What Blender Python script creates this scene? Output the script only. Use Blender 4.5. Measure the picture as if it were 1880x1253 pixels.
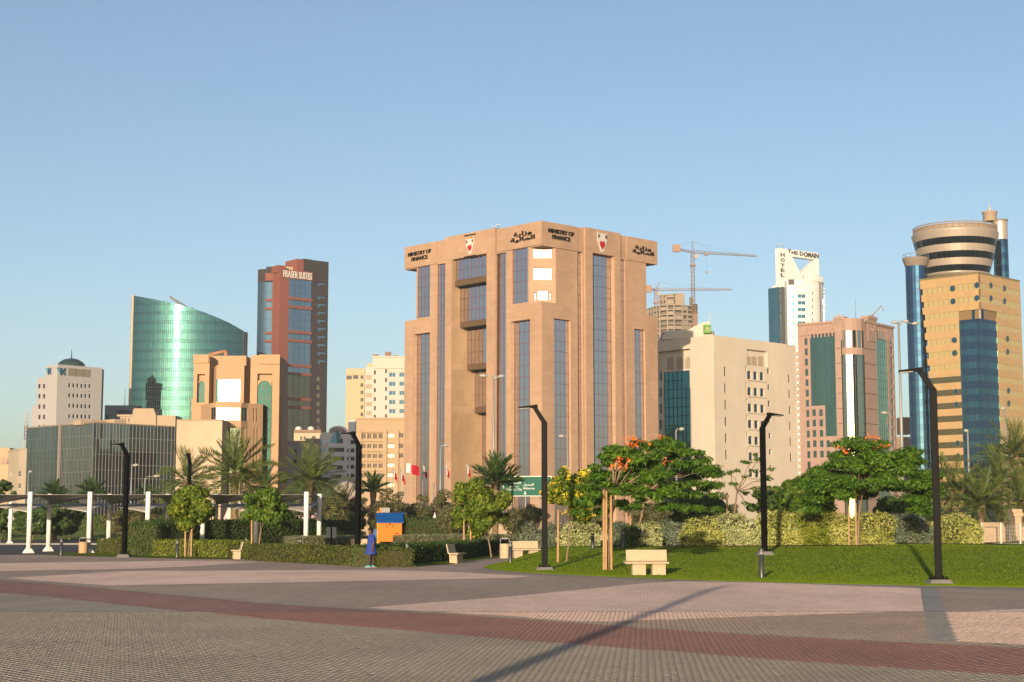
import bpy, math, random
import numpy as np
from math import sin, cos, tan, atan, atan2, radians, pi, sqrt, hypot
from mathutils import Vector, Matrix

SC = bpy.context.scene
COL = SC.collection
D = bpy.data
for _o in list(D.objects):
    D.objects.remove(_o)
RND = random.Random(11)
NR = np.random.RandomState(5)

# ------------------------------------------------------------------ camera
FPX, CX, CY, HOR, EYE = 2917.0, 940.0, 626.5, 963.0, 1.75      # photo is 1880 x 1253
PITCH = atan((HOR - CY) / FPX)
SP, CP = sin(PITCH), cos(PITCH)
cam = D.objects.new('camera', D.cameras.new('camera'))
COL.objects.link(cam)
cam.location = (0, 0, EYE)
cam.rotation_euler = (pi / 2 + PITCH, 0, 0)
cam.data.sensor_width = 36.0
cam.data.lens = FPX / 1880.0 * 36.0
cam.data.clip_start = 0.3
cam.data.clip_end = 12000
SC.camera = cam

# ------------------------------------------------------------------ light
SUN_EL, SUN_AZ = radians(8.5), radians(12.5)        # the sun stands behind the camera, a little to the left
TO_SUN = Vector((-sin(SUN_AZ) * cos(SUN_EL), -cos(SUN_AZ) * cos(SUN_EL), sin(SUN_EL)))
W = D.worlds.new('World')
SC.world = W
W.use_nodes = True
wn = W.node_tree
bg = wn.nodes['Background']
sky = wn.nodes.new('ShaderNodeTexSky')
sky.sky_type = 'NISHITA'
sky.sun_disc = False
sky.sun_elevation = SUN_EL
sky.sun_rotation = pi + SUN_AZ
sky.air_density = 0.82
sky.dust_density = 1.5
sky.ozone_density = 1.6
wn.links.new(sky.outputs[0], bg.inputs[0])
bg.inputs[1].default_value = 0.108
sun = D.objects.new('sun', D.lights.new('sun', 'SUN'))
COL.objects.link(sun)
sun.data.energy = 5.0
sun.data.angle = radians(0.53)
sun.data.color = (1.0, 0.80, 0.56)
sun.rotation_euler = (-TO_SUN).to_track_quat('-Z', 'Y').to_euler()
SC.view_settings.view_transform = 'Standard'
SC.view_settings.look = 'None'
SC.view_settings.gamma = 1
SC.view_settings.use_curve_mapping = False
SC.view_settings.exposure = 0.8
SC.cycles.use_denoising = True
SC.cycles.max_bounces = 6
SC.cycles.diffuse_bounces = 3
SC.cycles.glossy_bounces = 4
SC.cycles.transparent_max_bounces = 6
SC.cycles.sample_clamp_indirect = 6

# ------------------------------------------------------------------ picture -> place
def ray(u, v):
    a, b = (u - CX) / FPX, (CY - v) / FPX
    return Vector((a, CP - SP * b, SP + CP * b))
def gnd(u, v, z=0.0):
    r = ray(u, v)
    t = (z - EYE) / r.z
    return Vector((r.x * t, r.y * t, z))
def at(u, v, Y):
    r = ray(u, v)
    t = Y / r.y
    return Vector((r.x * t, Y, EYE + r.z * t))
def spot(u, Y, z=0.0):
    p = at(u, HOR, Y)
    return Vector((p.x, Y, z))
def vpdir(u1, v1, u2, v2):
    """horizontal direction (pointing right) of a level edge seen through two picture points"""
    s = (v2 - v1) / (u2 - u1)
    uv = u1 + (HOR - v1) / s
    r = ray(uv, HOR)
    d = Vector((r.x, r.y, 0)).normalized()
    return d if uv > u1 else -d
def perp_left(d):
    """direction (pointing right) of the facade that meets one of direction d at its left end"""
    return Vector((d.y, -d.x, 0))

# ------------------------------------------------------------------ materials
MATS = {}
def mat(name, col, rough=0.8, metal=0.0, var=0.0, scale=0.5, bump=0.0, bscale=8.0, spec=0.12, island=0.0, col2=None, stretch=None, alb=0.56):
    if name in MATS: return MATS[name]
    if metal >= .5: alb = 1.0
    col = tuple(x * alb for x in col); col2 = tuple(x * alb for x in col2) if col2 else None
    m = D.materials.new(name); m.use_nodes = True
    nt = m.node_tree; N = nt.nodes; L = nt.links
    b = N['Principled BSDF']
    b.inputs['Roughness'].default_value = rough
    b.inputs['Metallic'].default_value = metal
    b.inputs['Specular IOR Level'].default_value = spec
    c = (*col, 1)
    b.inputs['Base Color'].default_value = c
    out = None
    if var or bump or stretch:
        geo = N.new('ShaderNodeNewGeometry')
        pos = geo.outputs['Position']
        if stretch:
            mp = N.new('ShaderNodeMapping'); mp.inputs['Scale'].default_value = stretch
            L.new(pos, mp.inputs[0]); pos = mp.outputs[0]
    if var:
        n1 = N.new('ShaderNodeTexNoise'); n1.inputs['Scale'].default_value = scale; n1.inputs['Detail'].default_value = 5
        n1.inputs['Roughness'].default_value = 0.6
        L.new(pos, n1.inputs['Vector'])
        rp = N.new('ShaderNodeValToRGB')
        lo = col2 if col2 else tuple(x * (1 - var) for x in col)
        hi = tuple(min(1, x * (1 + var)) for x in col)
        rp.color_ramp.elements[0].color = (*lo, 1); rp.color_ramp.elements[1].color = (*hi, 1)
        rp.color_ramp.elements[0].position = 0.3; rp.color_ramp.elements[1].position = 0.7
        L.new(n1.outputs['Fac'], rp.inputs[0]); out = rp.outputs[0]
    if island:
        g2 = N.new('ShaderNodeNewGeometry')
        mr = N.new('ShaderNodeMapRange'); mr.inputs[3].default_value = 1 - island; mr.inputs[4].default_value = 1 + island
        L.new(g2.outputs['Random Per Island'], mr.inputs[0])
        mx = N.new('ShaderNodeMix'); mx.data_type = 'RGBA'; mx.blend_type = 'MULTIPLY'; mx.inputs[0].default_value = 1
        if out: L.new(out, mx.inputs[6])
        else: mx.inputs[6].default_value = c
        L.new(mr.outputs[0], mx.inputs[7]); out = mx.outputs[2]
    if out: L.new(out, b.inputs['Base Color'])
    if bump:
        n2 = N.new('ShaderNodeTexNoise'); n2.inputs['Scale'].default_value = bscale; n2.inputs['Detail'].default_value = 4
        L.new(pos, n2.inputs['Vector'])
        bp = N.new('ShaderNodeBump'); bp.inputs['Strength'].default_value = bump; bp.inputs['Distance'].default_value = 0.05
        L.new(n2.outputs['Fac'], bp.inputs['Height']); L.new(bp.outputs[0], b.inputs['Normal'])
    MATS[name] = m
    return m

def rough_normal(m, amp=2.0, scale=70):
    """fine relief of a rough mineral surface, as a normal that wanders from grain to grain"""
    nt = m.node_tree; N = nt.nodes; L = nt.links; b = N['Principled BSDF']
    g = N.new('ShaderNodeNewGeometry'); n = N.new('ShaderNodeTexNoise'); n.inputs['Scale'].default_value = scale; n.inputs['Detail'].default_value = 3; n.inputs['Roughness'].default_value = .7
    L.new(g.outputs['Position'], n.inputs['Vector'])
    s = N.new('ShaderNodeVectorMath'); s.operation = 'SUBTRACT'; s.inputs[1].default_value = (.5, .5, .5); L.new(n.outputs['Color'], s.inputs[0])
    k = N.new('ShaderNodeVectorMath'); k.operation = 'MULTIPLY'; k.inputs[1].default_value = (2 * amp, 2 * amp, 0); L.new(s.outputs[0], k.inputs[0])
    a = N.new('ShaderNodeVectorMath'); a.operation = 'ADD'; L.new(k.outputs[0], a.inputs[0]); L.new(g.outputs['Normal'], a.inputs[1])
    z = N.new('ShaderNodeVectorMath'); z.operation = 'NORMALIZE'; L.new(a.outputs[0], z.inputs[0])
    L.new(z.outputs[0], b.inputs['Normal'])
    return m

def glass(name, col, rough=0.12, wav=0.06, island=0.18, wscale=0.35, metal=1.0):
    """coated facade glass: a tinted mirror, a little uneven from pane to pane"""
    if name in MATS: return MATS[name]
    m = mat(name, col, rough=rough, metal=metal, island=island)
    nt = m.node_tree; N = nt.nodes; L = nt.links
    geo = N.new('ShaderNodeNewGeometry')
    n2 = N.new('ShaderNodeTexNoise'); n2.inputs['Scale'].default_value = wscale; n2.inputs['Detail'].default_value = 2
    L.new(geo.outputs['Position'], n2.inputs['Vector'])
    bp = N.new('ShaderNodeBump'); bp.inputs['Strength'].default_value = wav; bp.inputs['Distance'].default_value = 0.3
    L.new(n2.outputs['Fac'], bp.inputs['Height']); L.new(bp.outputs[0], N['Principled BSDF'].inputs['Normal'])
    return m

def stone(name, col, var=0.08, bw=1.2, bh=0.6, mortar=0.85, rough=0.75, dz=(1, 1, 1), streak=0.1):
    col = tuple(x * 0.57 for x in col)
    """cladding: panel tone variation with thin joints, in the facade's own plane (uses normal to pick the axis)"""
    if name in MATS: return MATS[name]
    m = D.materials.new(name); m.use_nodes = True
    nt = m.node_tree; N = nt.nodes; L = nt.links
    b = N['Principled BSDF']; b.inputs['Roughness'].default_value = rough; b.inputs['Specular IOR Level'].default_value = 0.25
    geo = N.new('ShaderNodeNewGeometry')
    sx = N.new('ShaderNodeSeparateXYZ'); L.new(geo.outputs['Position'], sx.inputs[0])
    sn = N.new('ShaderNodeSeparateXYZ'); L.new(geo.outputs['True Normal'], sn.inputs[0])
    # horizontal coordinate along the wall = x*(-ny) + y*nx
    m1 = N.new('ShaderNodeMath'); m1.operation = 'MULTIPLY'; L.new(sx.outputs[0], m1.inputs[0]); L.new(sn.outputs[1], m1.inputs[1])
    m2 = N.new('ShaderNodeMath'); m2.operation = 'MULTIPLY'; L.new(sx.outputs[1], m2.inputs[0]); L.new(sn.outputs[0], m2.inputs[1])
    m3 = N.new('ShaderNodeMath'); m3.operation = 'SUBTRACT'; L.new(m2.outputs[0], m3.inputs[0]); L.new(m1.outputs[0], m3.inputs[1])
    cb = N.new('ShaderNodeCombineXYZ'); L.new(m3.outputs[0], cb.inputs[0]); L.new(sx.outputs[2], cb.inputs[1])
    br = N.new('ShaderNodeTexBrick'); L.new(cb.outputs[0], br.inputs['Vector'])
    br.inputs['Scale'].default_value = 1.0
    br.inputs['Brick Width'].default_value = bw; br.inputs['Row Height'].default_value = bh
    br.inputs['Mortar Size'].default_value = 0.012; br.inputs['Bias'].default_value = 0.0
    br.inputs['Color1'].default_value = (*[x * (1 - var) for x in col], 1)
    br.inputs['Color2'].default_value = (*[min(1, x * (1 + var)) for x in col], 1)
    br.inputs['Mortar'].default_value = (*[x * mortar for x in col], 1)
    n1 = N.new('ShaderNodeTexNoise'); n1.inputs['Scale'].default_value = 0.25; n1.inputs['Detail'].default_value = 6
    mp = N.new('ShaderNodeMapping'); mp.inputs['Scale'].default_value = (1, 1, 0.35)
    L.new(geo.outputs['Position'], mp.inputs[0]); L.new(mp.outputs[0], n1.inputs['Vector'])
    mr = N.new('ShaderNodeMapRange'); mr.inputs[1].default_value = 0.3; mr.inputs[2].default_value = 0.7
    mr.inputs[3].default_value = 1 - streak; mr.inputs[4].default_value = 1 + streak
    L.new(n1.outputs['Fac'], mr.inputs[0])
    mx = N.new('ShaderNodeMix'); mx.data_type = 'RGBA'; mx.blend_type = 'MULTIPLY'; mx.inputs[0].default_value = 1
    L.new(br.outputs['Color'], mx.inputs[6]); L.new(mr.outputs[0], mx.inputs[7])
    L.new(mx.outputs[2], b.inputs['Base Color'])
    MATS[name] = m
    return m

def leafmat(name, cols, trans=0.25, rough=0.55, alb=0.95):
    cols = [tuple(x * alb for x in c) for c in cols]
    """foliage: a colour per leaf out of a ramp, some light let through"""
    if name in MATS: return MATS[name]
    m = D.materials.new(name); m.use_nodes = True
    nt = m.node_tree; N = nt.nodes; L = nt.links
    b = N['Principled BSDF']; b.inputs['Roughness'].default_value = rough; b.inputs['Specular IOR Level'].default_value = 0.2
    g = N.new('ShaderNodeNewGeometry'); rp = N.new('ShaderNodeValToRGB')
    el = rp.color_ramp.elements
    while len(el) < len(cols): el.new(0.5)
    for i, c in enumerate(cols):
        el[i].position = i / (len(cols) - 1); el[i].color = (*c, 1)
    n1 = N.new('ShaderNodeTexNoise'); n1.inputs['Scale'].default_value = 0.9; n1.inputs['Detail'].default_value = 3
    L.new(g.outputs['Position'], n1.inputs['Vector'])
    ad = N.new('ShaderNodeMath'); ad.operation = 'ADD'; L.new(g.outputs['Random Per Island'], ad.inputs[0]); L.new(n1.outputs['Fac'], ad.inputs[1])
    hv = N.new('ShaderNodeMapRange'); hv.inputs[1].default_value = 0.35; hv.inputs[2].default_value = 1.65
    L.new(ad.outputs[0], hv.inputs[0]); L.new(hv.outputs[0], rp.inputs[0])
    L.new(rp.outputs[0], b.inputs['Base Color'])
    t = N.new('ShaderNodeBsdfTranslucent'); L.new(rp.outputs[0], t.inputs[0])
    mx = N.new('ShaderNodeMixShader'); mx.inputs[0].default_value = trans
    L.new(b.outputs[0], mx.inputs[1]); L.new(t.outputs[0], mx.inputs[2])
    L.new(mx.outputs[0], N['Material Output'].inputs[0])
    MATS[name] = m
    return m

# ------------------------------------------------------------------ objects
ORG = {}
def tag(o, label=None, cat=None, group=None, kind=None):
    if label: o['label'] = label
    if cat: o['category'] = cat
    if group: o['group'] = group
    if kind: o['kind'] = kind
    return o
def thing(name, label, cat, loc=(0, 0, 0), group=None):
    o = D.objects.new(name, None); COL.objects.link(o)
    o.location = loc; o.empty_display_size = 0.5
    ORG[o.name] = Vector(loc)
    return tag(o, label, cat, group)
def link(name, mesh, parent=None):
    o = D.objects.new(name, mesh); COL.objects.link(o)
    if parent is not None:
        o.parent = parent
    ORG[o.name] = ORG.get(parent.name, Vector()) if parent is not None else Vector()
    return o
def dup(root, loc=None, rotz=None, scale=None, label=None, group=None):
    def cp(o, par):
        c = o.copy(); COL.objects.link(c)
        ORG[c.name] = Vector()
        if par is not None: c.parent = par
        for ch in kids(o): cp(ch, c)
        return c
    r = cp(root, None)
    if loc is not None: r.location = loc
    if rotz is not None: r.rotation_euler = (0, 0, rotz)
    if scale is not None: r.scale = (scale,) * 3 if not hasattr(scale, '__len__') else scale
    if label: r['label'] = label
    if group: r['group'] = group
    return r
KIDS = {}
def kids(o):
    return [c for c in o.children]

def np_mesh(name, verts, faces, m=None, smooth=False):
    """verts (N,3), faces (M,k) all of one size"""
    me = D.meshes.new(name)
    verts = np.asarray(verts, dtype=np.float32); faces = np.asarray(faces, dtype=np.int32)
    k = faces.shape[1]
    me.vertices.add(len(verts)); me.vertices.foreach_set('co', verts.ravel())
    me.loops.add(faces.size); me.loops.foreach_set('vertex_index', faces.ravel())
    me.polygons.add(len(faces))
    me.polygons.foreach_set('loop_start', np.arange(0, faces.size, k, dtype=np.int32))
    me.polygons.foreach_set('loop_total', np.full(len(faces), k, dtype=np.int32))
    if smooth: me.polygons.foreach_set('use_smooth', np.ones(len(faces), dtype=bool))
    me.update(calc_edges=True)
    if m: me.materials.append(m)
    return me

class MB:
    def __init__(s): s.v = []; s.f = []; s.sm = set()
    def add(s, vs, fs, smooth=False):
        n = len(s.v)
        s.v.extend([tuple(p) for p in vs])
        for f in fs:
            if smooth: s.sm.add(len(s.f))
            s.f.append([i + n for i in f])
        return s
    def quad(s, a, b, c, d): return s.add([a, b, c, d], [(0, 1, 2, 3)])
    def hexa(s, p):   # p[0..3] bottom ccw, p[4..7] top
        return s.add(p, [(3, 2, 1, 0), (4, 5, 6, 7), (0, 1, 5, 4), (1, 2, 6, 5), (2, 3, 7, 6), (3, 0, 4, 7)])
    def box(s, x0, x1, y0, y1, z0, z1):
        return s.hexa([(x0, y0, z0), (x1, y0, z0), (x1, y1, z0), (x0, y1, z0), (x0, y0, z1), (x1, y0, z1), (x1, y1, z1), (x0, y1, z1)])
    def obox(s, c, d, lx, ly, z0, z1):
        """box centred at c (xy), long axis along d"""
        n = Vector((-d[1], d[0], 0)); d = Vector((d[0], d[1], 0)); c = Vector((c[0], c[1], 0))
        q = [c - d * lx / 2 - n * ly / 2, c + d * lx / 2 - n * ly / 2, c + d * lx / 2 + n * ly / 2, c - d * lx / 2 + n * ly / 2]
        return s.hexa([(p.x, p.y, z0) for p in q] + [(p.x, p.y, z1) for p in q])
    def prism(s, poly, z0, z1):
        n = len(poly)
        vs = [(p[0], p[1], z0) for p in poly] + [(p[0], p[1], z1) for p in poly]
        fs = [tuple(range(n - 1, -1, -1)), tuple(range(n, 2 * n))]
        fs += [(i, (i + 1) % n, n + (i + 1) % n, n + i) for i in range(n)]
        return s.add(vs, fs)
    def path(s, pts, rad, n=8, smooth=True, caps=True):
        pts = [Vector(p) for p in pts]
        if not hasattr(rad, '__len__'): rad = [rad] * len(pts)
        vs, fs = [], []
        up = Vector((0, 0, 1))
        t0 = (pts[1] - pts[0]).normalized()
        x = t0.cross(up)
        if x.length < 0.05: x = t0.cross(Vector((0, 1, 0)))
        x.normalize()
        for i, p in enumerate(pts):
            t = (pts[min(i + 1, len(pts) - 1)] - pts[max(i - 1, 0)]).normalized()
            x = (x - t * x.dot(t)).normalized(); y = t.cross(x)
            for k in range(n):
                a = 2 * pi * k / n
                vs.append(p + (x * cos(a) + y * sin(a)) * rad[i])
        for i in range(len(pts) - 1):
            for k in range(n):
                fs.append((i * n + k, i * n + (k + 1) % n, (i + 1) * n + (k + 1) % n, (i + 1) * n + k))
        s.add(vs, fs, smooth)
        if caps:
            m = len(s.v) - len(vs)
            s.f.append([m + k for k in range(n - 1, -1, -1)]); s.f.append([m + (len(pts) - 1) * n + k for k in range(n)])
        return s
    def tube(s, p0, p1, r0, r1=None, n=8, smooth=True):
        return s.path([p0, p1], [r0, r0 if r1 is None else r1], n, smooth)
    def lathe(s, c, prof, n=24, smooth=True, a0=0, a1=2 * pi, sq=1.0):
        """prof: (r, z) from bottom to top, around (cx, cy)"""
        full = abs(a1 - a0 - 2 * pi) < 1e-6
        m = n if full else n + 1
        vs = []; fs = []
        for r, z in prof:
            for k in range(m):
                a = a0 + (a1 - a0) * k / n
                vs.append((c[0] + r * cos(a), c[1] + r * sin(a) * sq, z))
        for i in range(len(prof) - 1):
            for k in range(n):
                k2 = (k + 1) % m
                fs.append((i * m + k, i * m + k2, (i + 1) * m + k2, (i + 1) * m + k))
        s.add(vs, fs, smooth)
        return s
    def mesh(s, name, m=None, off=Vector()):
        me = D.meshes.new(name)
        me.from_pydata([(v[0] - off[0], v[1] - off[1], v[2] - off[2]) for v in s.v], [], s.f)
        if s.sm:
            me.polygons.foreach_set('use_smooth', [i in s.sm for i in range(len(s.f))])
        if m: me.materials.append(m)
        me.update()
        return me
    def obj(s, name, m, parent=None, kind=None, bevel=0.0, label=None):
        off = ORG.get(parent.name, Vector()) if parent is not None else Vector()
        o = link(name, s.mesh(name, m, off), parent)
        if kind: o['kind'] = kind
        if label: o['label'] = label
        if bevel:
            b = o.modifiers.new('edge', 'BEVEL'); b.width = bevel; b.segments = 2; b.limit_method = 'ANGLE'
        return o

# ------------------------------------------------------------------ facades
class Fac:
    """a vertical wall plane: a runs to the right along it, z up, o outwards"""
    curved = False
    def __init__(s, P, d):
        s.P = Vector((P[0], P[1], 0)); s.d = Vector((d[0], d[1], 0)).normalized()
        s.n = Vector((s.d.y, -s.d.x, 0)); s.rz = atan2(s.d.y, s.d.x)
    def pt(s, a, z, o=0.0):
        p = s.P + s.d * a + s.n * o
        return Vector((p.x, p.y, z))
    def px(s, u, v, o=0.0):
        r = ray(u, v); e = Vector((0, 0, EYE))
        q = s.P + s.n * o
        t = (q - e).dot(s.n) / r.dot(s.n)
        h = e + r * t
        return (h - s.P).dot(s.d), h.z
    def r(s, u0, v0, u1, v1, o=0.0):
        um, vm = (u0 + u1) / 2, (v0 + v1) / 2
        return (s.px(u0, vm, o)[0], s.px(u1, vm, o)[0], s.px(um, v1, o)[1], s.px(um, v0, o)[1])
    def c(s, u, v, w, h, o=0.0): return s.r(u - w / 2, v - h / 2, u + w / 2, v + h / 2, o)
class Cyl(Fac):
    """a wall bent round a vertical axis; a = 0 where it faces the camera's -y"""
    curved = True
    def __init__(s, P, R):
        s.C = Vector((P[0], P[1] + R, 0)); s.R = R; s.P = Vector((P[0], P[1], 0)); s.rz = 0
    def pt(s, a, z, o=0.0):
        t = a / s.R; q = s.R + o
        return Vector((s.C.x + q * sin(t), s.C.y - q * cos(t), z))
    def px(s, u, v, o=0.0):
        r = ray(u, v); q = s.R + o
        A = r.x ** 2 + r.y ** 2; B = -2 * (r.x * s.C.x + r.y * s.C.y); Cc = s.C.x ** 2 + s.C.y ** 2 - q * q
        dd = max(0.0, B * B - 4 * A * Cc)
        t = (-B - sqrt(dd)) / (2 * A)
        h = Vector((r.x * t, r.y * t, EYE + r.z * t)) - s.C
        return atan2(h.x, -h.y) * s.R, h.z
def seg(fac, a0, a1, step=None):
    if not fac.curved: return [a0, a1]
    n = max(1, int(math.ceil((a1 - a0) / (fac.R * radians(5)))))
    return [a0 + (a1 - a0) * i / n for i in range(n + 1)]
def fbox(mb, fac, a0, a1, z0, z1, o0, o1):
    A = seg(fac, a0, a1)
    for i in range(len(A) - 1):
        b0, b1 = A[i], A[i + 1]
        mb.hexa([fac.pt(b0, z0, o1), fac.pt(b1, z0, o1), fac.pt(b1, z0, o0), fac.pt(b0, z0, o0),
                 fac.pt(b0, z1, o1), fac.pt(b1, z1, o1), fac.pt(b1, z1, o0), fac.pt(b0, z1, o0)])
def fprism(mb, fac, poly, o0, o1):
    n = len(poly)
    vs = [fac.pt(a, z, o1) for a, z in poly] + [fac.pt(a, z, o0) for a, z in poly]
    fs = [tuple(range(n)), tuple(range(2 * n - 1, n - 1, -1))] + [(i, n + i, n + (i + 1) % n, (i + 1) % n) for i in range(n)]
    mb.add(vs, fs)
def wall(mb, fac, a0, a1, z0, z1, holes=(), rev=0.25, o=0.0):
    """a wall sheet with real openings and their reveals"""
    H = []
    for h in holes:
        h = (max(h[0], a0), min(h[1], a1), max(h[2], z0), min(h[3], z1)) + tuple(h[4:])
        if h[1] - h[0] > 1e-3 and h[3] - h[2] > 1e-3: H.append(h)
    A = {a0, a1}; Z = {z0, z1}
    for h in H: A |= {h[0], h[1]}; Z |= {h[2], h[3]}
    A = sorted(A); Z = sorted(Z)
    if fac.curved:
        B = []
        for i in range(len(A) - 1): B += seg(fac, A[i], A[i + 1])[:-1]
        A = B + [A[-1]]
    for j in range(len(Z) - 1):
        zm = (Z[j] + Z[j + 1]) / 2
        row = [h for h in H if h[2] < zm < h[3]]
        i = 0
        while i < len(A) - 1:
            am = (A[i] + A[i + 1]) / 2
            if any(h[0] < am < h[1] for h in row): i += 1; continue
            k = i + 1
            if not fac.curved:
                while k < len(A) - 1 and not any(h[0] < (A[k] + A[k + 1]) / 2 < h[1] for h in row): k += 1
            mb.quad(fac.pt(A[i], Z[j], o), fac.pt(A[k], Z[j], o), fac.pt(A[k], Z[j + 1], o), fac.pt(A[i], Z[j + 1], o))
            i = k
    for h in H:
        r = h[4] if len(h) > 4 else rev
        if r <= 0: continue
        b0, b1, y0, y1 = h[:4]
        for p, q in (((b0, y0), (b0, y1)), ((b1, y1), (b1, y0)), ((b0, y1), (b1, y1)), ((b1, y0), (b0, y0))):
            mb.quad(fac.pt(*p, o), fac.pt(*p, o - r), fac.pt(*q, o - r), fac.pt(*q, o))
_PC = {}
def pane(root, fac, rc, m, o=-0.2, name='window', nx=0, nz=0, mm=None, bw=0.06, tilt=0.0):
    """one window: a pane of glass (shared mesh), with its bars as a sub-part"""
    a0, a1, z0, z1 = rc[:4]
    w, h = a1 - a0, z1 - z0
    if fac.curved:
        mb = MB(); fbox(mb, fac, a0, a1, z0, z1, o - 0.06, o)
        ob = mb.obj(name, m, root)
        if nx or nz:
            b = MB()
            for i in range(nx + 1): x = a0 + w * i / max(nx, 1); fbox(b, fac, x - bw / 2, x + bw / 2, z0, z1, o, o + 0.06)
            for i in range(nz + 1): z = z0 + h * i / max(nz, 1); fbox(b, fac, a0, a1, z - bw / 2, z + bw / 2, o, o + 0.05)
            b.obj('window_bars', mm, ob)
        return ob
    key = (name, round(w, 2), round(h, 2), m.name)
    if key not in _PC:
        mb = MB(); mb.box(-w / 2, w / 2, 0, 0.06, -h / 2, h / 2)
        _PC[key] = mb.mesh(name, m)
    ob = D.objects.new(name, _PC[key]); COL.objects.link(ob); ob.parent = root
    ob.location = fac.pt((a0 + a1) / 2, (z0 + z1) / 2, o) - ORG[root.name]
    ob.rotation_euler = (RND.uniform(-tilt, tilt), 0, fac.rz + RND.uniform(-tilt, tilt))
    ORG[ob.name] = Vector()
    if nx or nz:
        kb = ('bars', round(w, 2), round(h, 2), nx, nz, mm.name, bw)
        if kb not in _PC:
            b = MB()
            for i in range(nx + 1):
                x = -w / 2 + w * i / max(nx, 1); x = min(max(x, -w / 2 + bw / 2), w / 2 - bw / 2)
                b.box(x - bw / 2, x + bw / 2, -0.07, 0.0, -h / 2, h / 2)
            for i in range(nz + 1):
                z = -h / 2 + h * i / max(nz, 1); z = min(max(z, -h / 2 + bw / 2), h / 2 - bw / 2)
                b.box(-w / 2, w / 2, -0.066, 0.0, z - bw / 2, z + bw / 2)
            _PC[kb] = b.mesh('window_bars', mm)
        bo = D.objects.new('window_bars', _PC[kb]); COL.objects.link(bo); bo.parent = ob
    return ob
def curtain(root, fac, a0, a1, z0, z1, cols, rows, ms, mm, o=0.0, bw=0.08, hb=0.08, top=None, single=False, jit=0.012, vb=True, bo=0.08):
    """curtain wall: every pane its own sheet; rows become parts (or every pane does)"""
    if not hasattr(ms, '__len__'): ms = [ms]
    b = MB()
    ca = [a0 + (a1 - a0) * i / cols for i in range(cols + 1)]
    cz = rows if hasattr(rows, '__len__') else [z0 + (z1 - z0) * i / rows for i in range(rows + 1)]
    for j in range(len(cz) - 1):
        m = ms[j % len(ms)]
        mb = MB()
        for i in range(cols):
            p = [(ca[i], cz[j]), (ca[i + 1], cz[j]), (ca[i + 1], cz[j + 1]), (ca[i], cz[j + 1])]
            if top:
                tl, tr = top(ca[i]), top(ca[i + 1])
                if min(tl, tr) <= cz[j] + 0.05: continue
                p[2] = (ca[i + 1], min(cz[j + 1], tr)); p[3] = (ca[i], min(cz[j + 1], tl))
            if single:
                pane(root, fac, (ca[i] + bw / 2, ca[i + 1] - bw / 2, cz[j] + hb / 2, cz[j + 1] - hb / 2), m, o=o, name='pane', tilt=jit * 0.4)
            else:
                ts = [RND.uniform(-jit, jit) for _ in range(3)]
                mb.quad(fac.pt(*p[0], o + ts[0]), fac.pt(*p[1], o + ts[1]), fac.pt(*p[2], o + ts[2]), fac.pt(*p[3], o + ts[0] + ts[2] - ts[1]))
        if not single and mb.f: mb.obj('glass_band', m, root, kind='stuff')
    for i in range(cols + 1):
        if not vb: break
        zt = top(ca[i]) if top else cz[-1]
        fbox(b, fac, ca[i] - bw / 2, ca[i] + bw / 2, cz[0], zt, o - 0.05, o + bo)
    for j, z in enumerate(cz):
        e0, e1 = a0, a1
        if top:
            ok = [a for a in ca if top(a) > z]
            if len(ok) < 2: continue
            e0, e1 = min(ok), max(ok)
        fbox(b, fac, e0, e1, z - hb / 2, z + hb / 2, o - 0.05, o + bo * 0.7)
    if single: b.box(0, 0, 0, 0, 0, 0) if not b.f else None
    b.obj('mullions', mm, root, kind='stuff')
def closer(mb, Lp, C, Rp, z1, z0=0.0, roof=True):
    """the two far walls and the roof of a block whose near corner is C"""
    Bk = Lp + Rp - C
    for p, q in ((Rp, Bk), (Bk, Lp)):
        mb.quad((p.x, p.y, z0), (q.x, q.y, z0), (q.x, q.y, z1), (p.x, p.y, z1))
    if roof: mb.quad((Lp.x, Lp.y, z1 - .05), (C.x, C.y, z1 - .05), (Rp.x, Rp.y, z1 - .05), (Bk.x, Bk.y, z1 - .05))

def text(root, fac, s, u0, v0, u1, v1, m, o=0.12, depth=0.12, bold=0.0, name='lettering', space=1.0):
    cu = D.curves.new('txt', 'FONT'); cu.body = s; cu.size = 1.0; cu.extrude = 0.0; cu.offset = bold; cu.align_x = 'CENTER'; cu.space_line = space
    cu.resolution_u = 3
    t = D.objects.new('txt', cu); COL.objects.link(t)
    bpy.context.view_layer.update()
    me = D.meshes.new_from_object(t.evaluated_get(bpy.context.evaluated_depsgraph_get()))
    D.objects.remove(t); D.curves.remove(cu)
    n = len(me.vertices); co = np.empty(n * 3, dtype=np.float32); me.vertices.foreach_get('co', co); co = co.reshape(-1, 3)
    x0, x1, y0, y1 = co[:, 0].min(), co[:, 0].max(), co[:, 1].min(), co[:, 1].max()
    ra = fac.r(u0, v0, u1, v1)
    mb = MB()
    P = []
    for c in co:
        a = ra[0] + (c[0] - x0) / (x1 - x0) * (ra[1] - ra[0]); z = ra[2] + (c[1] - y0) / (y1 - y0) * (ra[3] - ra[2])
        P.append(fac.pt(a, z, o))
    fs = [list(p.vertices) for p in me.polygons]
    mb.add(P, fs)
    # sides: give the letters thickness
    cnt = {}
    for f in fs:
        for i in range(len(f)):
            e = (f[i], f[(i + 1) % len(f)]); cnt[tuple(sorted(e))] = cnt.get(tuple(sorted(e)), []) + [e]
    nv = len(P)
    back = [p - (fac.n if not fac.curved else Vector((0, -1, 0))) * depth for p in P]
    mb.v.extend([tuple(p) for p in back])
    for es in cnt.values():
        if len(es) == 1:
            i, j = es[0]; mb.f.append([j, i, i + nv, j + nv])
    D.meshes.remove(me)
    return mb.obj(name, m, root)
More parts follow.
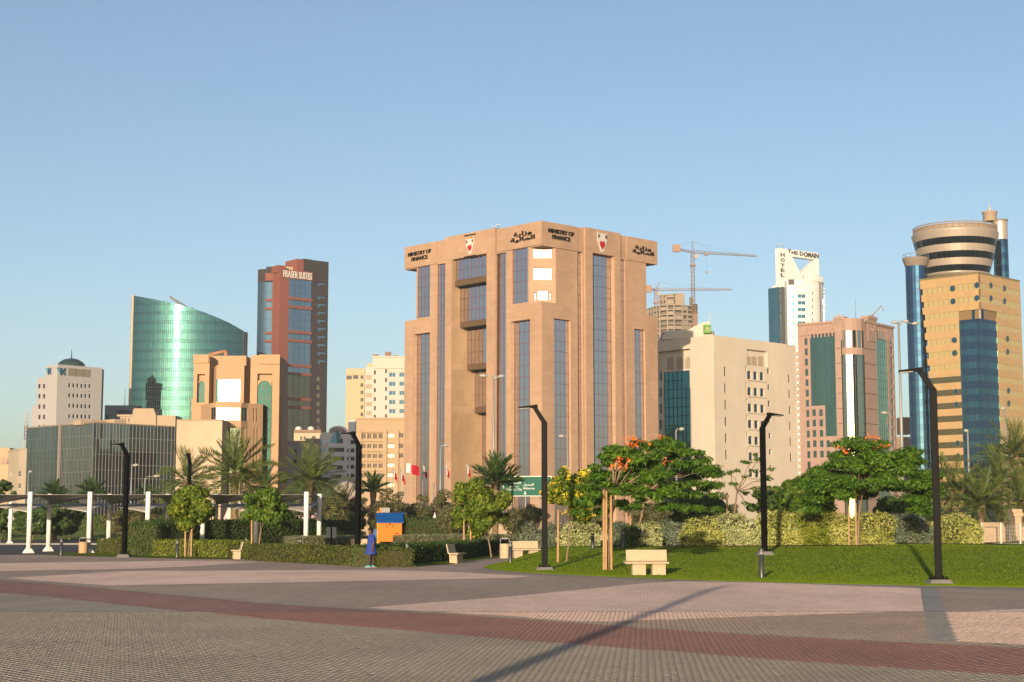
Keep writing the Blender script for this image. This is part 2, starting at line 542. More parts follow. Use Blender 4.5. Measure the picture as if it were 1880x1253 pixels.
# =================================================================== GROUND
def paved(name, col, jo, var=.10, rot=4.7, rough=.85):
    """small block paving laid in courses (far field of the same blocks that stand as pieces in front)"""
    m = D.materials.new(name); m.use_nodes = True
    nt = m.node_tree; N = nt.nodes; L = nt.links; b = N['Principled BSDF']; b.inputs['Roughness'].default_value = rough; b.inputs['Specular IOR Level'].default_value = .25
    g = N.new('ShaderNodeNewGeometry'); mp = N.new('ShaderNodeMapping'); mp.inputs['Rotation'].default_value = (0, 0, radians(90 + rot))
    L.new(g.outputs['Position'], mp.inputs[0])
    br = N.new('ShaderNodeTexBrick'); L.new(mp.outputs[0], br.inputs['Vector']); br.inputs['Scale'].default_value = 1
    br.inputs['Brick Width'].default_value = .17; br.inputs['Row Height'].default_value = .085; br.inputs['Mortar Size'].default_value = .004
    br.inputs['Color1'].default_value = (*[x * (1 - var) for x in col], 1); br.inputs['Color2'].default_value = (*[x * (1 + var) for x in col], 1); br.inputs['Mortar'].default_value = (*[x * jo for x in col], 1)
    o = br.outputs[0]
    for sc, lo, st in ((.16, .82, (1, .45, 1)), (.9, .90, (1, .3, 1)), (4.5, .93, (1, .5, 1))):
        m2 = N.new('ShaderNodeMapping'); m2.inputs['Scale'].default_value = st; L.new(g.outputs['Position'], m2.inputs[0])
        n1 = N.new('ShaderNodeTexNoise'); n1.inputs['Scale'].default_value = sc; n1.inputs['Detail'].default_value = 6; n1.inputs['Roughness'].default_value = .65; L.new(m2.outputs[0], n1.inputs['Vector'])
        mr = N.new('ShaderNodeMapRange'); mr.inputs[1].default_value = .3; mr.inputs[2].default_value = .7; mr.inputs[3].default_value = lo; mr.inputs[4].default_value = 2 - lo; L.new(n1.outputs['Fac'], mr.inputs[0])
        mx = N.new('ShaderNodeMix'); mx.data_type = 'RGBA'; mx.blend_type = 'MULTIPLY'; mx.inputs[0].default_value = 1; L.new(o, mx.inputs[6]); L.new(mr.outputs[0], mx.inputs[7]); o = mx.outputs[2]
    L.new(o, b.inputs['Base Color'])
    rough_normal(m)
    MATS[name] = m
    return m
CG, CPK, CRD, CBT, CST = (.335, .250, .200), (.690, .485, .385), (.265, .140, .112), (.310, .262, .208), (.255, .240, .225)
PV_G = paved('grey brown paving', CG, .72); PV_P = paved('pink paving', CPK, .74, .07); PV_R = paved('brick red paving', CRD, .7, .12, 4.7)
PV_B = paved('buff grey paving', CBT, .55); PV_S = paved('blue grey slab paving', CST, .7)
def sheet(name, poly, z, m):
    s = MB(); s.add([(p[0], p[1], z) for p in poly], [tuple(range(len(poly)))]); o = s.obj(name, m); o['kind'] = 'structure'
    me = o.data; 
    if me.polygons[0].normal.z < 0: me.flip_normals()
    return o
def gp(px): return [gnd(u, v) for u, v in px]
sheet('ground', [(-700, -310), (700, -310), (700, 1540), (-700, 1540)], -.10, mat('dry ground', (.33, .26, .19), .95, var=.12, scale=.05))
sheet('road', [(-400, 140), (400, 140), (400, 175), (-400, 175)], -.05, mat('asphalt', (.055, .053, .05), .9, var=.15, scale=.6))
PLAZA = sheet('plaza', [(-160, -40), (160, -40), (160, 138), (-160, 138)], 0, PV_G)
k = MB(); k.box(-160, 160, 138, 138.4, -.1, .12); k.obj('kerb', mat('kerb stone', (.40, .37, .33), .85))['kind'] = 'structure'
redU = [(-330, 1051), (0, 1066), (150, 1077.5), (300, 1092), (500, 1110.5), (750, 1126), (940, 1138.5), (1190, 1157), (1440, 1171.5), (1640, 1182), (1880, 1193.5), (2160, 1205)]
redL = [(2160, 1262), (1880, 1245), (1640, 1231), (1440, 1217), (1190, 1197), (940, 1178), (750, 1162), (500, 1140), (300, 1119), (75, 1095), (0, 1089), (-330, 1066)]
RED = gp(redU + redL)
bot = gp(redL[::-1]); 
BOT = [Vector((-30, -25, 0))] + bot + [Vector((30, -25, 0))]
PA = gp([(675, 1116.5), (940, 1095.5), (1100, 1080), (1190, 1071), (1250, 1067.5), (1400, 1070.5), (1690, 1080.5), (1696.5, 1124), (1440, 1133), (1110, 1144.5), (1050, 1143.5), (940, 1135.5), (800, 1126.5)])
PB = gp([(1736.5, 1125), (1880, 1119), (2160, 1108), (2160, 1201), (1880, 1188), (1757, 1181)])
PC = gp([(10, 1062.5), (225, 1049.5), (500, 1047.5), (700, 1047), (860, 1052), (975, 1058.5), (940, 1062), (600, 1069), (200, 1076)])
PD = gp([(-330, 1035), (0, 1035), (300, 1030.5), (400, 1030), (482, 1032.5), (360, 1040), (250, 1045), (0, 1049.5), (-330, 1056)])
ST = gp([(1691.5, 1081), (1721, 1082), (1757, 1181.5), (1704.5, 1179)])
ED = gp([(-330, 1047.5), (0, 1062.5), (150, 1074.5), (300, 1089.3), (500, 1107.5), (750, 1122), (940, 1134.8), (1190, 1153), (1440, 1167), (1640, 1177.5), (1880, 1189), (2160, 1200)] + redU[::-1])
sheet('paving_buff', BOT, .004, PV_B); sheet('paving_red_band', RED, .008, PV_R)
sheet('paving_edge_band', ED, .012, PV_B)
for i, z in enumerate((PA, PB, PC, PD)): sheet('paving_pink', z, .006 + .0005 * i, PV_P)
sheet('paving_strip', ST, .016, PV_S)
sheet('paving_border', gp([(1003, 1057), (1250, 1066), (1690, 1079.5), (1880, 1083), (2160, 1088), (2160, 1082), (1880, 1078), (1500, 1071), (1150, 1060), (890, 1043), (860, 1046)]), .0045, PV_S if False else paved('warm grey border', (.27, .225, .20), .75))

# ---- the near field: every block its own piece
def inside(poly, x, y):
    c = False; n = len(poly); j = n - 1
    for i in range(n):
        a, b = poly[i], poly[j]
        if (a[1] > y) != (b[1] > y) and x < (b[0] - a[0]) * (y - a[1]) / (b[1] - a[1]) + a[0]: c = not c
        j = i
    return c
def near_pavers():
    y0, y1 = 15.6, 32.0
    rot = radians(-4.7); ex = Vector((cos(rot), sin(rot))); ey = Vector((-sin(rot), cos(rot)))
    cols = {'b': CBT, 'r': CRD, 'p': CPK, 's': CST, 'g': CG, 'e': CBT}
    M = {}
    for kx, c in cols.items():
        M[kx] = mat('paver ' + {'b': 'buff', 'r': 'brick red', 'p': 'pink', 's': 'blue grey', 'g': 'grey brown', 'e': 'buff edge'}[kx], tuple(x * .92 for x in c), .82, island=.06, var=.13, scale=.35, alb=1)
        rough_normal(M[kx])
    bed = sheet('paving_bed', [(-16, y0), (16, y0), (16, y1), (-16, y1)], .0288, mat('joint sand', (.235, .195, .155), .95, var=.2, scale=3, alb=1)); 
    L, Wd, J = .17, .085, .004
    hx, hy = Wd / 2 - J / 2, L / 2 - J / 2
    cnt = {}; each = []
    n0, n1 = int(-16 / Wd), int(16 / Wd)
    for i in range(n0, n1):
        for j in range(int(13.5 / L), int(33.5 / L)):
            px = i * Wd; py = j * L + (L / 2 if i % 2 else 0)
            c = ex * px + ey * py
            if not (y0 + .1 < c.y < y1 - .1) or abs(c.x) > .335 * c.y + 1.6: continue
            x, y = c.x, c.y
            t = 's' if inside(ST, x, y) else 'e' if inside(ED, x, y) else 'r' if inside(RED, x, y) else 'p' if inside(PA, x, y) or inside(PB, x, y) else 'b' if inside(BOT, x, y) else 'g'
            d = abs(y - 17.95) * 1.0 + abs(x) * .35
            cnt.setdefault(t, []).append((x, y)); each.append((d, t, len(cnt[t]) - 1))
    each.sort(); near = set((t, k) for d, t, k in each[:295])
    base = np.array([(-hx, -hy, .016), (hx, -hy, .016), (hx, hy, .016), (-hx, hy, .016), (-hx + .002, -hy + .002, .030), (hx - .002, -hy + .002, .030), (hx - .002, hy - .002, .030), (-hx + .002, hy - .002, .030)])
    R2 = np.array([[cos(rot), -sin(rot)], [sin(rot), cos(rot)]])
    base[:, :2] = base[:, :2] @ R2.T
    fc = np.array([(4, 5, 6, 7), (0, 1, 5, 4), (1, 2, 6, 5), (2, 3, 7, 6), (3, 0, 4, 7)])
    one = {}
    for t, pts in cnt.items():
        rest = [p for k, p in enumerate(pts) if (t, k) not in near]
        if rest:
            P = np.array(rest); n = len(P)
            V = np.zeros((n, 8, 3)); V += base[None]; V[:, :, 0] += P[:, None, 0]; V[:, :, 1] += P[:, None, 1]
            V[:, 4:, 2] += NR.normal(0, .0004, (n, 1)); 
            F = (fc[None] + (np.arange(n) * 8)[:, None, None]).reshape(-1, 4)
            o = link('paver_field', np_mesh('paver_field', V.reshape(-1, 3), F, M[t]), PLAZA); o['kind'] = 'stuff'
        for k, p in enumerate(pts):
            if (t, k) in near:
                v = t
                if v not in one: one[v] = np_mesh('paver', base, fc, M[t])
                o = D.objects.new('paver', one[v]); COL.objects.link(o); o.parent = PLAZA; o.location = (p[0], p[1], RND.gauss(0, .0004)); o.rotation_euler = (RND.gauss(0, .002), RND.gauss(0, .002), RND.gauss(0, .01))
near_pavers()

# ---- lawns
def grassmat(name, lo, hi):
    m = mat(name, hi, .9, var=.2, scale=.35, col2=lo, bump=.5, bscale=25, spec=.1, alb=.85); return m
LAWN = grassmat('lawn green', (.062, .105, .001), (.120, .168, .002))
FU = [889, 905, 936, 970, 1003, 1080, 1150, 1300, 1500, 1725, 1880, 2150]
FV = [1043, 1046.5, 1050, 1052.3, 1054, 1058, 1060.5, 1066.5, 1072, 1076.5, 1079, 1084]
BU = [889, 905, 936, 970, 1003, 1006]; BV = [1043, 1038, 1032, 1025.5, 1021.5, 1010]
def lerp1(x, X, Y): return float(np.interp(x, X, Y))
def dfront(u): return gnd(u, lerp1(u, FU, FV)).y
def smooth(t): t = min(1, max(0, t)); return t * t * (3 - 2 * t)
def lawn_h(x, y):
    u = 940 + x / (y * CP) * FPX            # column of a ground point
    u = CX + FPX * x / (y * CP - EYE * SP)
    s = y - dfront(min(max(u, 889), 2150))
    k = smooth((u - 900) / 160)
    return .03 + .66 * smooth(s / 36.0) * k + .05 * sin(x * .35 + 1) * smooth(s / 12) * k
def hit(u, v):
    """where the line of sight meets the lawn"""
    r = ray(u, v)
    y = dfront(u) - 1
    while y < 120:
        z = EYE + r.z * y / r.y; x = r.x * y / r.y
        if z <= lawn_h(x, y): return Vector((x, y, lawn_h(x, y)))
        y += .05
    return spot(u, 84, .68)
def lawn_at(u, Y):
    p = spot(u, Y); p.z = lawn_h(p.x, Y); return p
def right_lawn():
    us = list(np.linspace(889, 1003, 16)) + list(np.linspace(1010, 2150, 70)); rows = 34
    V, F = [], []
    for u in us:
        d0 = dfront(u); d1 = gnd(u, lerp1(u, BU, BV)).y if u < 1004 else 100.0
        for j in range(rows + 1):
            y = d0 + (d1 - d0) * (j / rows) ** 1.3; p = spot(u, y); V.append((p.x, y, lawn_h(p.x, y)))
    for i in range(len(us) - 1):
        for j in range(rows): a = i * (rows + 1) + j; F.append((a, a + rows + 1, a + rows + 2, a + 1))
    # front lip down to the paving
    n = len(V)
    for i, u in enumerate(us): p = V[i * (rows + 1)]; V.append((p[0], p[1] - .02, 0))
    for i in range(len(us) - 1): F.append((n + i, n + i + 1, (i + 1) * (rows + 1), i * (rows + 1)))
    o = link('lawn', np_mesh('lawn', np.array(V), np.array(F), LAWN, True)); o['kind'] = 'structure'
right_lawn()
sheet('garden_lawn', gp([(425, 1025), (560, 1032), (697, 1041), (745, 1041.5), (780, 1039), (822, 1037), (854, 1031.5), (887, 1027), (925, 1024.3), (1003, 1021.2), (1012, 1016), (1020, 990), (200, 992), (215, 1008)]), .022, LAWN)
sheet('grass_strip', gp([(76, 1019), (150, 1021.5), (230, 1023.5), (345, 1026.5), (428, 1027.5), (424, 1016), (220, 1008), (165, 1014)]), .027, LAWN)
sheet('forecourt', gp([(-400, 1020), (80, 1019), (175, 1013), (235, 1008), (235, 990), (-400, 990)]), .010, mat('dark forecourt paving', (.135, .125, .125), .85, var=.12, scale=.3))
def back_bank():
    V, F = [], []; us = np.linspace(-260, 330, 24); rows = 8
    for u in us:
        for j in range(rows + 1):
            y = 172 + 22 * j / rows; p = spot(u, y); V.append((p.x, y, .05 + 1.15 * smooth(j / rows)))
    for i in range(len(us) - 1):
        for j in range(rows): a = i * (rows + 1) + j; F.append((a, a + rows + 1, a + rows + 2, a + 1))
    o = link('grass_bank', np_mesh('grass_bank', np.array(V), np.array(F), grassmat('bank green', (.10, .13, .02), (.15, .17, .03)), True)); o['kind'] = 'structure'
back_bank()
def blades():
    """short grass on the lawns, denser near their front edge"""
    n = 150000
    uu = NR.uniform(892, 2060, n); t = NR.uniform(0, 1, n) ** 1.5
    C = np.zeros((n, 3)); keep = np.ones(n, bool)
    for i in range(n):
        u = uu[i]; d0 = dfront(u); 
        if u < 1004:
            d1 = gnd(u, lerp1(u, BU, BV)).y
        else: d1 = 82
        y = d0 + .03 + (d1 - d0) * t[i]; x = (u - CX) / FPX * (y * CP - EYE * SP)
        C[i] = (x, y, lawn_h(x, y) - .004)
    a = NR.uniform(0, 2 * pi, n); h = NR.uniform(.018, .045, n); w = .012 + .006 * t
    dx, dy = np.cos(a) * w, np.sin(a) * w
    lean = NR.normal(0, .016, (n, 2))
    V = np.zeros((n, 3, 3)); V[:, 0] = C + np.stack([dx, dy, 0 * h], 1); V[:, 1] = C - np.stack([dx, dy, 0 * h], 1); V[:, 2] = C + np.stack([lean[:, 0], lean[:, 1], h], 1)
    o = link('grass_blades', np_mesh('grass_blades', V.reshape(-1, 3), np.arange(3 * n).reshape(-1, 3), leafmat('grass blade', [(.055, .098, .001), (.098, .152, .002), (.15, .195, .005)], .3)))
    o['kind'] = 'stuff'; o['label'] = 'short mown grass covering the lawn beside the plaza'
blades()
# bare soil edge along the shrub bed
mb = MB(); pts = [lawn_at(u, y) for u, y in ((1010, 79.5), (1080, 81), (1180, 81.3), (1300, 81), (1420, 80.5), (1520, 79), (1600, 78.5), (1640, 82), (1720, 85), (1815, 86), (1850, 88))]
for p, q in zip(pts, pts[1:]):
    mb.quad(p + Vector((0, 0, .03)), q + Vector((0, 0, .03)), q + Vector((0, 5, .05)), p + Vector((0, 5, .05)))
    mb.quad(p + Vector((0, 0, -.05)), q + Vector((0, 0, -.05)), q + Vector((0, 0, .03)), p + Vector((0, 0, .03)))
mb.obj('planting_bed', mat('dark soil', (.060, .038, .025), .95, var=.3, scale=4))['kind'] = 'structure'
# =================================================================== BUILDINGS
SANDST = stone('sandstone cladding', (0.545, 0.355, 0.235), 0.06, 1.5, 0.75, 0.74)
RED_BAR = mat('red window bars', (0.25, 0.09, 0.075), 0.5)
SLATE_GL = glass('slate glass', (0.57, 0.58, 0.60), 0.10)
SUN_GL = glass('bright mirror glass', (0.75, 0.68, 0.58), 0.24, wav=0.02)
BLACK = mat('black lettering', (0.012, 0.012, 0.012), 0.5)
DARK = mat('dark recess', (0.03, 0.028, 0.025), 0.8)
WHITE = mat('white paint', (0.78, 0.75, 0.70), 0.6)
ROOFM = mat('roof gravel', (0.34, 0.30, 0.25), 0.95, var=0.15)
STEEL = mat('grey steel', (0.34, 0.34, 0.33), 0.45, 0.4)

# ---- the big sandstone ministry block
def build_ministry():
    C = spot(995.6, 230)
    dL = vpdir(744, 455, 995.5, 405.5); dR = Vector((-dL.y, dL.x, 0))
    L = Fac(C, dL); Rf = Fac(C, dR)
    T = thing('ministry_building', 'tall sandstone office block with black MINISTRY OF FINANCE lettering and a red and white crest', 'office building', C)
    Z = lambda X, Y: (720 + X / 3.686, 380 + Y / 3.686)
    def lr(X0, X1, Yt, Yb=None):
        u0, v = Z(X0, Yt); u1, _ = Z(X1, Yt)
        a0, a1 = L.px(u0, v)[0], L.px(u1, v)[0]; z1 = L.px((u0 + u1) / 2, v)[1]
        z0 = 0.0 if Yb is None else L.px((u0 + u1) / 2, Z(0, Yb)[1])[1]
        return (a0, a1, z0, z1)
    def rr(X0, X1, Yt, Yb=None):
        u0, v = Z(X0, Yt); u1, _ = Z(X1, Yt)
        a0, a1 = Rf.px(u0, v)[0], Rf.px(u1, v)[0]; z1 = Rf.px((u0 + u1) / 2, v)[1]
        z0 = 0.0 if Yb is None else Rf.px((u0 + u1) / 2, Z(0, Yb)[1])[1]
        return (a0, a1, z0, z1)
    aL = L.px(744.3, 455)[0]; aR = Rf.px(1205.3, 443)[0]
    zt = L.px(995.6, 405.5)[1]
    zn1 = L.px(995.6, 380 + 262 / 3.686)[1]; zn0 = L.px(995.6, 380 + 640 / 3.686)[1]
    nL = L.px(*Z(930, 290))[0]; nR = Rf.px(*Z(1106, 290))[0]
    eL = L.px(*Z(166, 430))[0]; eR = Rf.px(*Z(1718, 390))[0]
    W1 = lr(170, 258, 403, 748); W1b = lr(150, 255, 856); W2 = lr(311, 366, 385); AT = lr(415, 650, 338)
    W3 = lr(712, 770, 313); W4 = lr(820, 918, 283, 652); W4b = lr(830, 932, 767)
    R1b = rr(1095, 1207, 762); R2 = rr(1254, 1288, 305); R3 = rr(1346, 1493, 325); R4 = rr(1541, 1577, 357); R5b = rr(1638, 1712, 830)
    w = MB()
    dN, dB, dRt = 0.3, 0.85, 0.5
    W1b = (W1b[0] - .15,) + W1b[1:]; W2 = (W2[0] - .3,) + W2[1:]; W3 = (W3[0] - .3,) + W3[1:]; W4 = (W4[0] - .3,) + W4[1:]; W4b = (W4b[0] - .9,) + W4b[1:]
    lh = [h + (dN,) for h in (W2, W3, W4)] + [h + (dB,) for h in (W1b, W4b)] + [W1 + (0.3,)] + [AT + (9.5,)] + [(nL, 0, zn0, zn1, 0), (aL, eL, zn0, zn1, 0)]
    rh = [h + (dRt,) for h in (R1b, R2, R3, R4, R5b)] + [(0, nR, zn0, zn1, 0), (eR, aR, zn0, zn1, 0)]
    wall(w, L, aL, 0, 0, zt, lh); wall(w, Rf, 0, aR, 0, zt, rh)
    # cut corners: soffit, ledge and the slanting face behind
    for (f1, a1, f2, a2) in ((L, nL, Rf, nR),):
        p, q = f1.pt(a1, 0), f2.pt(a2, 0)
        for z in (zn0, zn1):
            w.add([(p.x, p.y, z), (C.x, C.y, z), (q.x, q.y, z)], [(0, 1, 2)])
    P0 = L.pt(aL, 0); Q0 = Rf.pt(aR, 0)
    lpt = L.pt(eL, 0); lin = P0 + dR * (eL - aL)
    rpt = Rf.pt(eR, 0); rin = Q0 - dL * (aR - eR)
    for a, b, c in ((lpt, P0, lin), (Q0, rpt, rin)):
        for z in (zn0, zn1): w.add([(a.x, a.y, z), (b.x, b.y, z), (c.x, c.y, z)], [(0, 1, 2)])
    w.quad((lin.x, lin.y, zn0), (lpt.x, lpt.y, zn0), (lpt.x, lpt.y, zn1), (lin.x, lin.y, zn1))
    w.quad((rpt.x, rpt.y, zn0), (rin.x, rin.y, zn0), (rin.x, rin.y, zn1), (rpt.x, rpt.y, zn1))
    closer(w, P0, C, Q0, zn0, 0, roof=False); 
    Bk = P0 + Q0 - C
    for p, q in ((Q0, Bk), (Bk, P0)): w.quad((p.x, p.y, zn1), (q.x, q.y, zn1), (q.x, q.y, zt), (p.x, p.y, zt))
    for p, q in ((rin, Bk), (Bk, lin)): w.quad((p.x, p.y, zn0), (q.x, q.y, zn0), (q.x, q.y, zn1), (p.x, p.y, zn1))
    w.obj('wall', SANDST, T)
    r = MB(); i = 0.8
    r.quad(*[(p.x, p.y, zt - 0.9) for p in (P0, C, Q0, Bk)])
    r.obj('roof', ROOFM, T)
    # raised middle bays of both fronts
    def bay(f, x0, x1, hole, zt2, name='raised_bay'):
        b = MB(); pr = 0.35
        for s0, s1 in ((x0, hole[0]), (hole[1], x1)): fbox(b, f, s0, s1, 0, hole[3], 0.003, pr)
        fbox(b, f, x0, x1, hole[3] + .002, zt2, 0.003, pr)
        fbox(b, f, x0, x1, zt, zt2, -4, 0.0)
        b.obj(name, SANDST, T)
    bl0, bl1 = L.px(*Z(372, 203))[0], L.px(*Z(709, 143))[0]
    bay(L, bl0, bl1, AT, L.px(*Z(540, 172), 0.35)[1])
    br0, br1 = Rf.px(*Z(1297, 400))[0], Rf.px(*Z(1536, 400))[0]
    bay(Rf, br0, br1, R3, Rf.px(*Z(1410, 156), 0.35)[1])
    # flanking strips set a little back and corner wings proud
    f0 = L.px(*Z(305, 300))[0]; f1 = Rf.px(*Z(1250, 143))[0]; f2 = Rf.px(*Z(1582, 205))[0]; f3 = W4[3]
    for f, x0, x1, z0 in ((L, aL, f0, W1[3] + .05), (L, L.px(*Z(716, 200))[0], .16, f3 + .05), (Rf, 0.004, f1, zn1 + .003), (Rf, f2, aR, zn1 + .003)):
        b = MB(); fbox(b, f, x0, x1, z0, zt + .004, .004, .16); b.obj('fascia', SANDST, T)
    # windows: tall strips of glass crossed by red bars
    def strip(f, rc, nx, o, dz=1.63):
        nz = max(1, int(round((rc[3] - rc[2]) / dz)))
        return pane(T, f, rc, SLATE_GL, o=o, nx=nx, nz=nz, mm=RED_BAR, bw=0.038, tilt=0.004)
    for rc, nx, o in ((W1, 4, -.25), (W1b, 4, -.8), (W2, 3, -.25), (W3, 3, -.25), (W4, 4, -.25), (W4b, 4, -.8)): strip(L, rc, nx, o)
    for rc, nx, o in ((R1b, 4, -.45), (R2, 2, -.45), (R3, 5, -.45), (R4, 2, -.45), (R5b, 3, -.45)): strip(Rf, rc, nx, o)
    # the stepped glass hall in the left front
    D1 = [0.35, 1.5, 3.0, 4.6, 6.2]
    zs = [AT[3]] + [L.px(720 + 560 / 3.686, 380 + y / 3.686, -d)[1] for y, d in ((480, .3), (770, 1.5), (1065, 3.0))] + [L.px(720 + 610 / 3.686, 650 + 360 / 3.686, -4.6)[1], 0]
    for k in range(5):
        top = zs[k] - (0 if k == 0 else 0.9)
        rc = (AT[0] + (0.35 if k == 0 else 0.0), AT[1], zs[k + 1], top)
        pane(T, L, rc, SLATE_GL, o=-D1[k], nx=9, nz=max(2, int((rc[3] - rc[2]) / 1.63)), mm=RED_BAR, bw=0.045)
        if k < 4:
            s = MB(); fbox(s, L, AT[0] + .01, AT[1] - .01, zs[k + 1] - 0.9, zs[k + 1] - .003, -D1[k + 1] - .2, -D1[k] + .12)
            s.obj('soffit_beam', mat('bronze soffit', (0.16, 0.105, 0.06), .6), T, bevel=0.12)
            q = MB()
            for i in range(9):
                a = AT[0] + .6 + (AT[1] - AT[0] - 1) * i / 8.0
                fbox(q, L, a - .12, a + .12, zs[k + 1] - 1.02, zs[k + 1] - .9, -D1[k + 1] + .1, -D1[k] - .1)
            q.obj('soffit_ribs', DARK, T, kind='stuff')
    GS = stone('sunlit side stone', (.49, .325, .185), .07, 1.5, 1.6, .74)  # hall reveal: its golden sunlit tone is put into the stone colour
    for k in range(5):
        s = MB(); z1 = zs[k] - (0 if k == 0 else .95); a = AT[0] + .004
        s.quad(L.pt(a, zs[k + 1], -9.4), L.pt(a, z1, -9.4), L.pt(a, z1, .3), L.pt(a, zs[k + 1], .3)); s.obj('hall_side_wall', GS, T)
    # slanting corner with its blinding windows
    p, q = L.pt(nL, 0), Rf.pt(nR, 0)
    ch = Fac(p, q - p); wd = (q - p).length
    def crow(X0, X1, Y0, Y1):
        z1 = ch.px(*Z(1016, Y0))[1]; z0 = ch.px(*Z(1016, Y1))[1]
        return (ch.px(*Z(X0, 400))[0], ch.px(*Z(X1, 400))[0], z0, z1)
    rows = [crow(951, 1083, 285, 350), crow(951, 1083, 414, 498), crow(980, 1055, 566, 634)]
    cw = MB(); wall(cw, ch, 0, wd, zn0, zn1, [r + (.25,) for r in rows] + [crow(958, 976, 580, 634) + (.25,), crow(1059, 1077, 580, 634) + (.25,)])
    cw.obj('corner_wall', SANDST, T)
    for i, rc in enumerate(rows):
        pane(T, ch, rc, SUN_GL, o=-.12, nx=4 if i < 2 else 2, nz=1 if i < 2 else 2, mm=RED_BAR, bw=.07)
    for x0, x1 in ((958, 976), (1059, 1077)): pane(T, ch, crow(x0, x1, 580, 634), SUN_GL, o=-.2, nx=1, nz=2, mm=RED_BAR, bw=.08)
    # writing and crests
    MIN = 'MINISTRY OF\nFINANCE'
    AR = '\uFE93\uFEAD\uFE8D\uFEAF\uFEED\n\uFE94\uFEF4\uFEDF\uFE8E\uFEE4\uFEDF\uFE8D'
    text(T, L, MIN, *Z(116, 300), *Z(270, 362), BLACK, o=.3, depth=.13, bold=.02)
    text(T, L, AR, *Z(808, 165), *Z(973, 238), BLACK, o=.3, depth=.13, bold=.025)
    text(T, Rf, MIN, *Z(1050, 160), *Z(1223, 228), BLACK, o=.3, depth=.13, bold=.02)
    text(T, Rf, AR, *Z(1618, 268), *Z(1763, 328), BLACK, o=.3, depth=.13, bold=.025)
    CW = mat('crest white', (.75, .72, .68), .6); CR = mat('crest red', (.55, .025, .03), .6)
    def crest(f, X, Y, sc, bars):
        a, z = f.px(*Z(X, Y), .35)
        g = MB()
        outl = [(-.95, 1.35), (-.6, 1.05), (0, 1.25), (.6, 1.05), (.95, 1.35), (1.0, .2), (.62, -.75), (.25, -1.55), (-.25, -1.55), (-.62, -.75), (-1.0, .2)]
        fprism(g, f, [(a + x * sc, z + y * sc) for x, y in outl][::-1], .36, .46)
        cr = g.obj('crest', CW, T)
        h = MB()
        pts = [(-.55, .1), (-.37, -.15), (-.18, .1), (0, -.15), (.18, .1), (.37, -.15), (.55, .1), (.5, -.55), (0, -1.15), (-.5, -.55)]
        fprism(h, f, [(a + x * sc, z + y * sc) for x, y in pts][::-1], .465, .52)
        h.obj('crest_shield', CR, cr)
        for sx in (-1, 1):
            k = MB(); fprism(k, f, [(a + sx * x * sc, z + y * sc) for x, y in ((.5, .75), (.85, 1.05), (.9, .45), (.7, .5))], .465, .52)
            k.obj('crest_plume', mat('crest brown', (.12, .05, .03), .6), cr)
        if bars:
            e = MB()
            for y in (1.9, -1.95): fbox(e, f, a - 1.5 * sc, a + 1.5 * sc, z + (y - .09) * sc, z + (y + .09) * sc, .36, .46)
            e.obj('crest_lettering_bar', BLACK, T, kind='stuff')
    crest(L, 528, 262, .86, True); crest(Rf, 1419, 236, 1.08, False)
    # roof clutter
    for X, Y, h in ((555, 150, 1.9), (590, 140, 1.9)):
        f = L; a, z = L.px(*Z(X, Y + 30)); m = MB(); b0 = L.pt(a, z, -4)
        m.tube(b0 - Vector((0, 0, 3)), b0 + Vector((0, 0, h)), .05, n=5)
        m.box(b0.x - .3, b0.x + .3, b0.y - .05, b0.y + .05, b0.z + h - .3, b0.z + h - .2)
        m.obj('roof_antenna', STEEL, T)
    return T, dL, dR
MIN_T, DL, DR = build_ministry()

# ---- far left: cream house fronts
def build_left_house():
    C = spot(30, 268); d = Vector((0.88, 0.47, 0)).normalized(); f = Fac(C, d); g = Fac(C, perp_left(d))
    T = thing('cream_house', 'low cream house with arched window beside the dark glass block', 'house', C)
    CR = mat('cream render', (.60, .50, .38), .85, var=.06, scale=.4)
    zt = f.px(30, 826)[1]; aR = f.px(49, 840)[0]; aL = g.px(15, 850)[0]
    wins = [f.c(37, 870, 5.5, 10), f.c(37, 892, 5.5, 9)]; wl = [g.c(22, 870, 4.5, 10), g.c(22, 892, 4.5, 9)]
    w = MB(); wall(w, f, 0, aR, 0, zt, wins, .2); wall(w, g, aL, 0, 0, zt, wl, .2); closer(w, g.pt(aL, 0), C, f.pt(aR, 0), zt - .4)
    w.obj('wall', CR, T)
    p = MB(); fbox(p, f, -.1, aR, zt, zt + .25, -.3, .12); fbox(p, g, aL, -.1, zt + .002, zt + .252, -.3, .12); p.obj('parapet', CR, T)
    DW = glass('dark window', (.035, .036, .042), .1)
    for rc in wins: pane(T, f, rc, DW, o=-.15, nx=2, nz=2, mm=WHITE, bw=.05)
    for rc in wl: pane(T, g, rc, DW, o=-.15, nx=2, nz=2, mm=WHITE, bw=.05)
    C2 = spot(-6, 285); T2 = thing('sandy_house', 'sunlit sandy house wall with a roof sign at the far left edge', 'house', C2)
    f = Fac(C2, (1, 0.02)); a1 = f.px(20, 850)[0]; z1 = f.px(8, 822)[1]; z2 = f.px(8, 838)[1]
    w = MB(); fbox(w, f, -4, a1, 0, z2, -9, 0); w.obj('wall', mat('sand render', (.62, .45, .28), .85, var=.08), T2)
    w = MB(); fbox(w, f, -4, a1 - .6, z2 + .002, z1, -6, -1.2); w.obj('upper_storey', MATS['sand render'], T2)
    q = MB(); fbox(q, f, f.px(2, 845)[0], f.px(15, 845)[0], f.px(5, 852)[1], f.px(5, 843)[1], .02, .3); q.obj('sign_board', mat('faded sign', (.5, .35, .27), .7), T2)
    q = MB(); fbox(q, f, -4, a1, z2 - .3, z2 - .003, .0, .25); q.obj('cornice', MATS['sand render'], T2)
build_left_house()

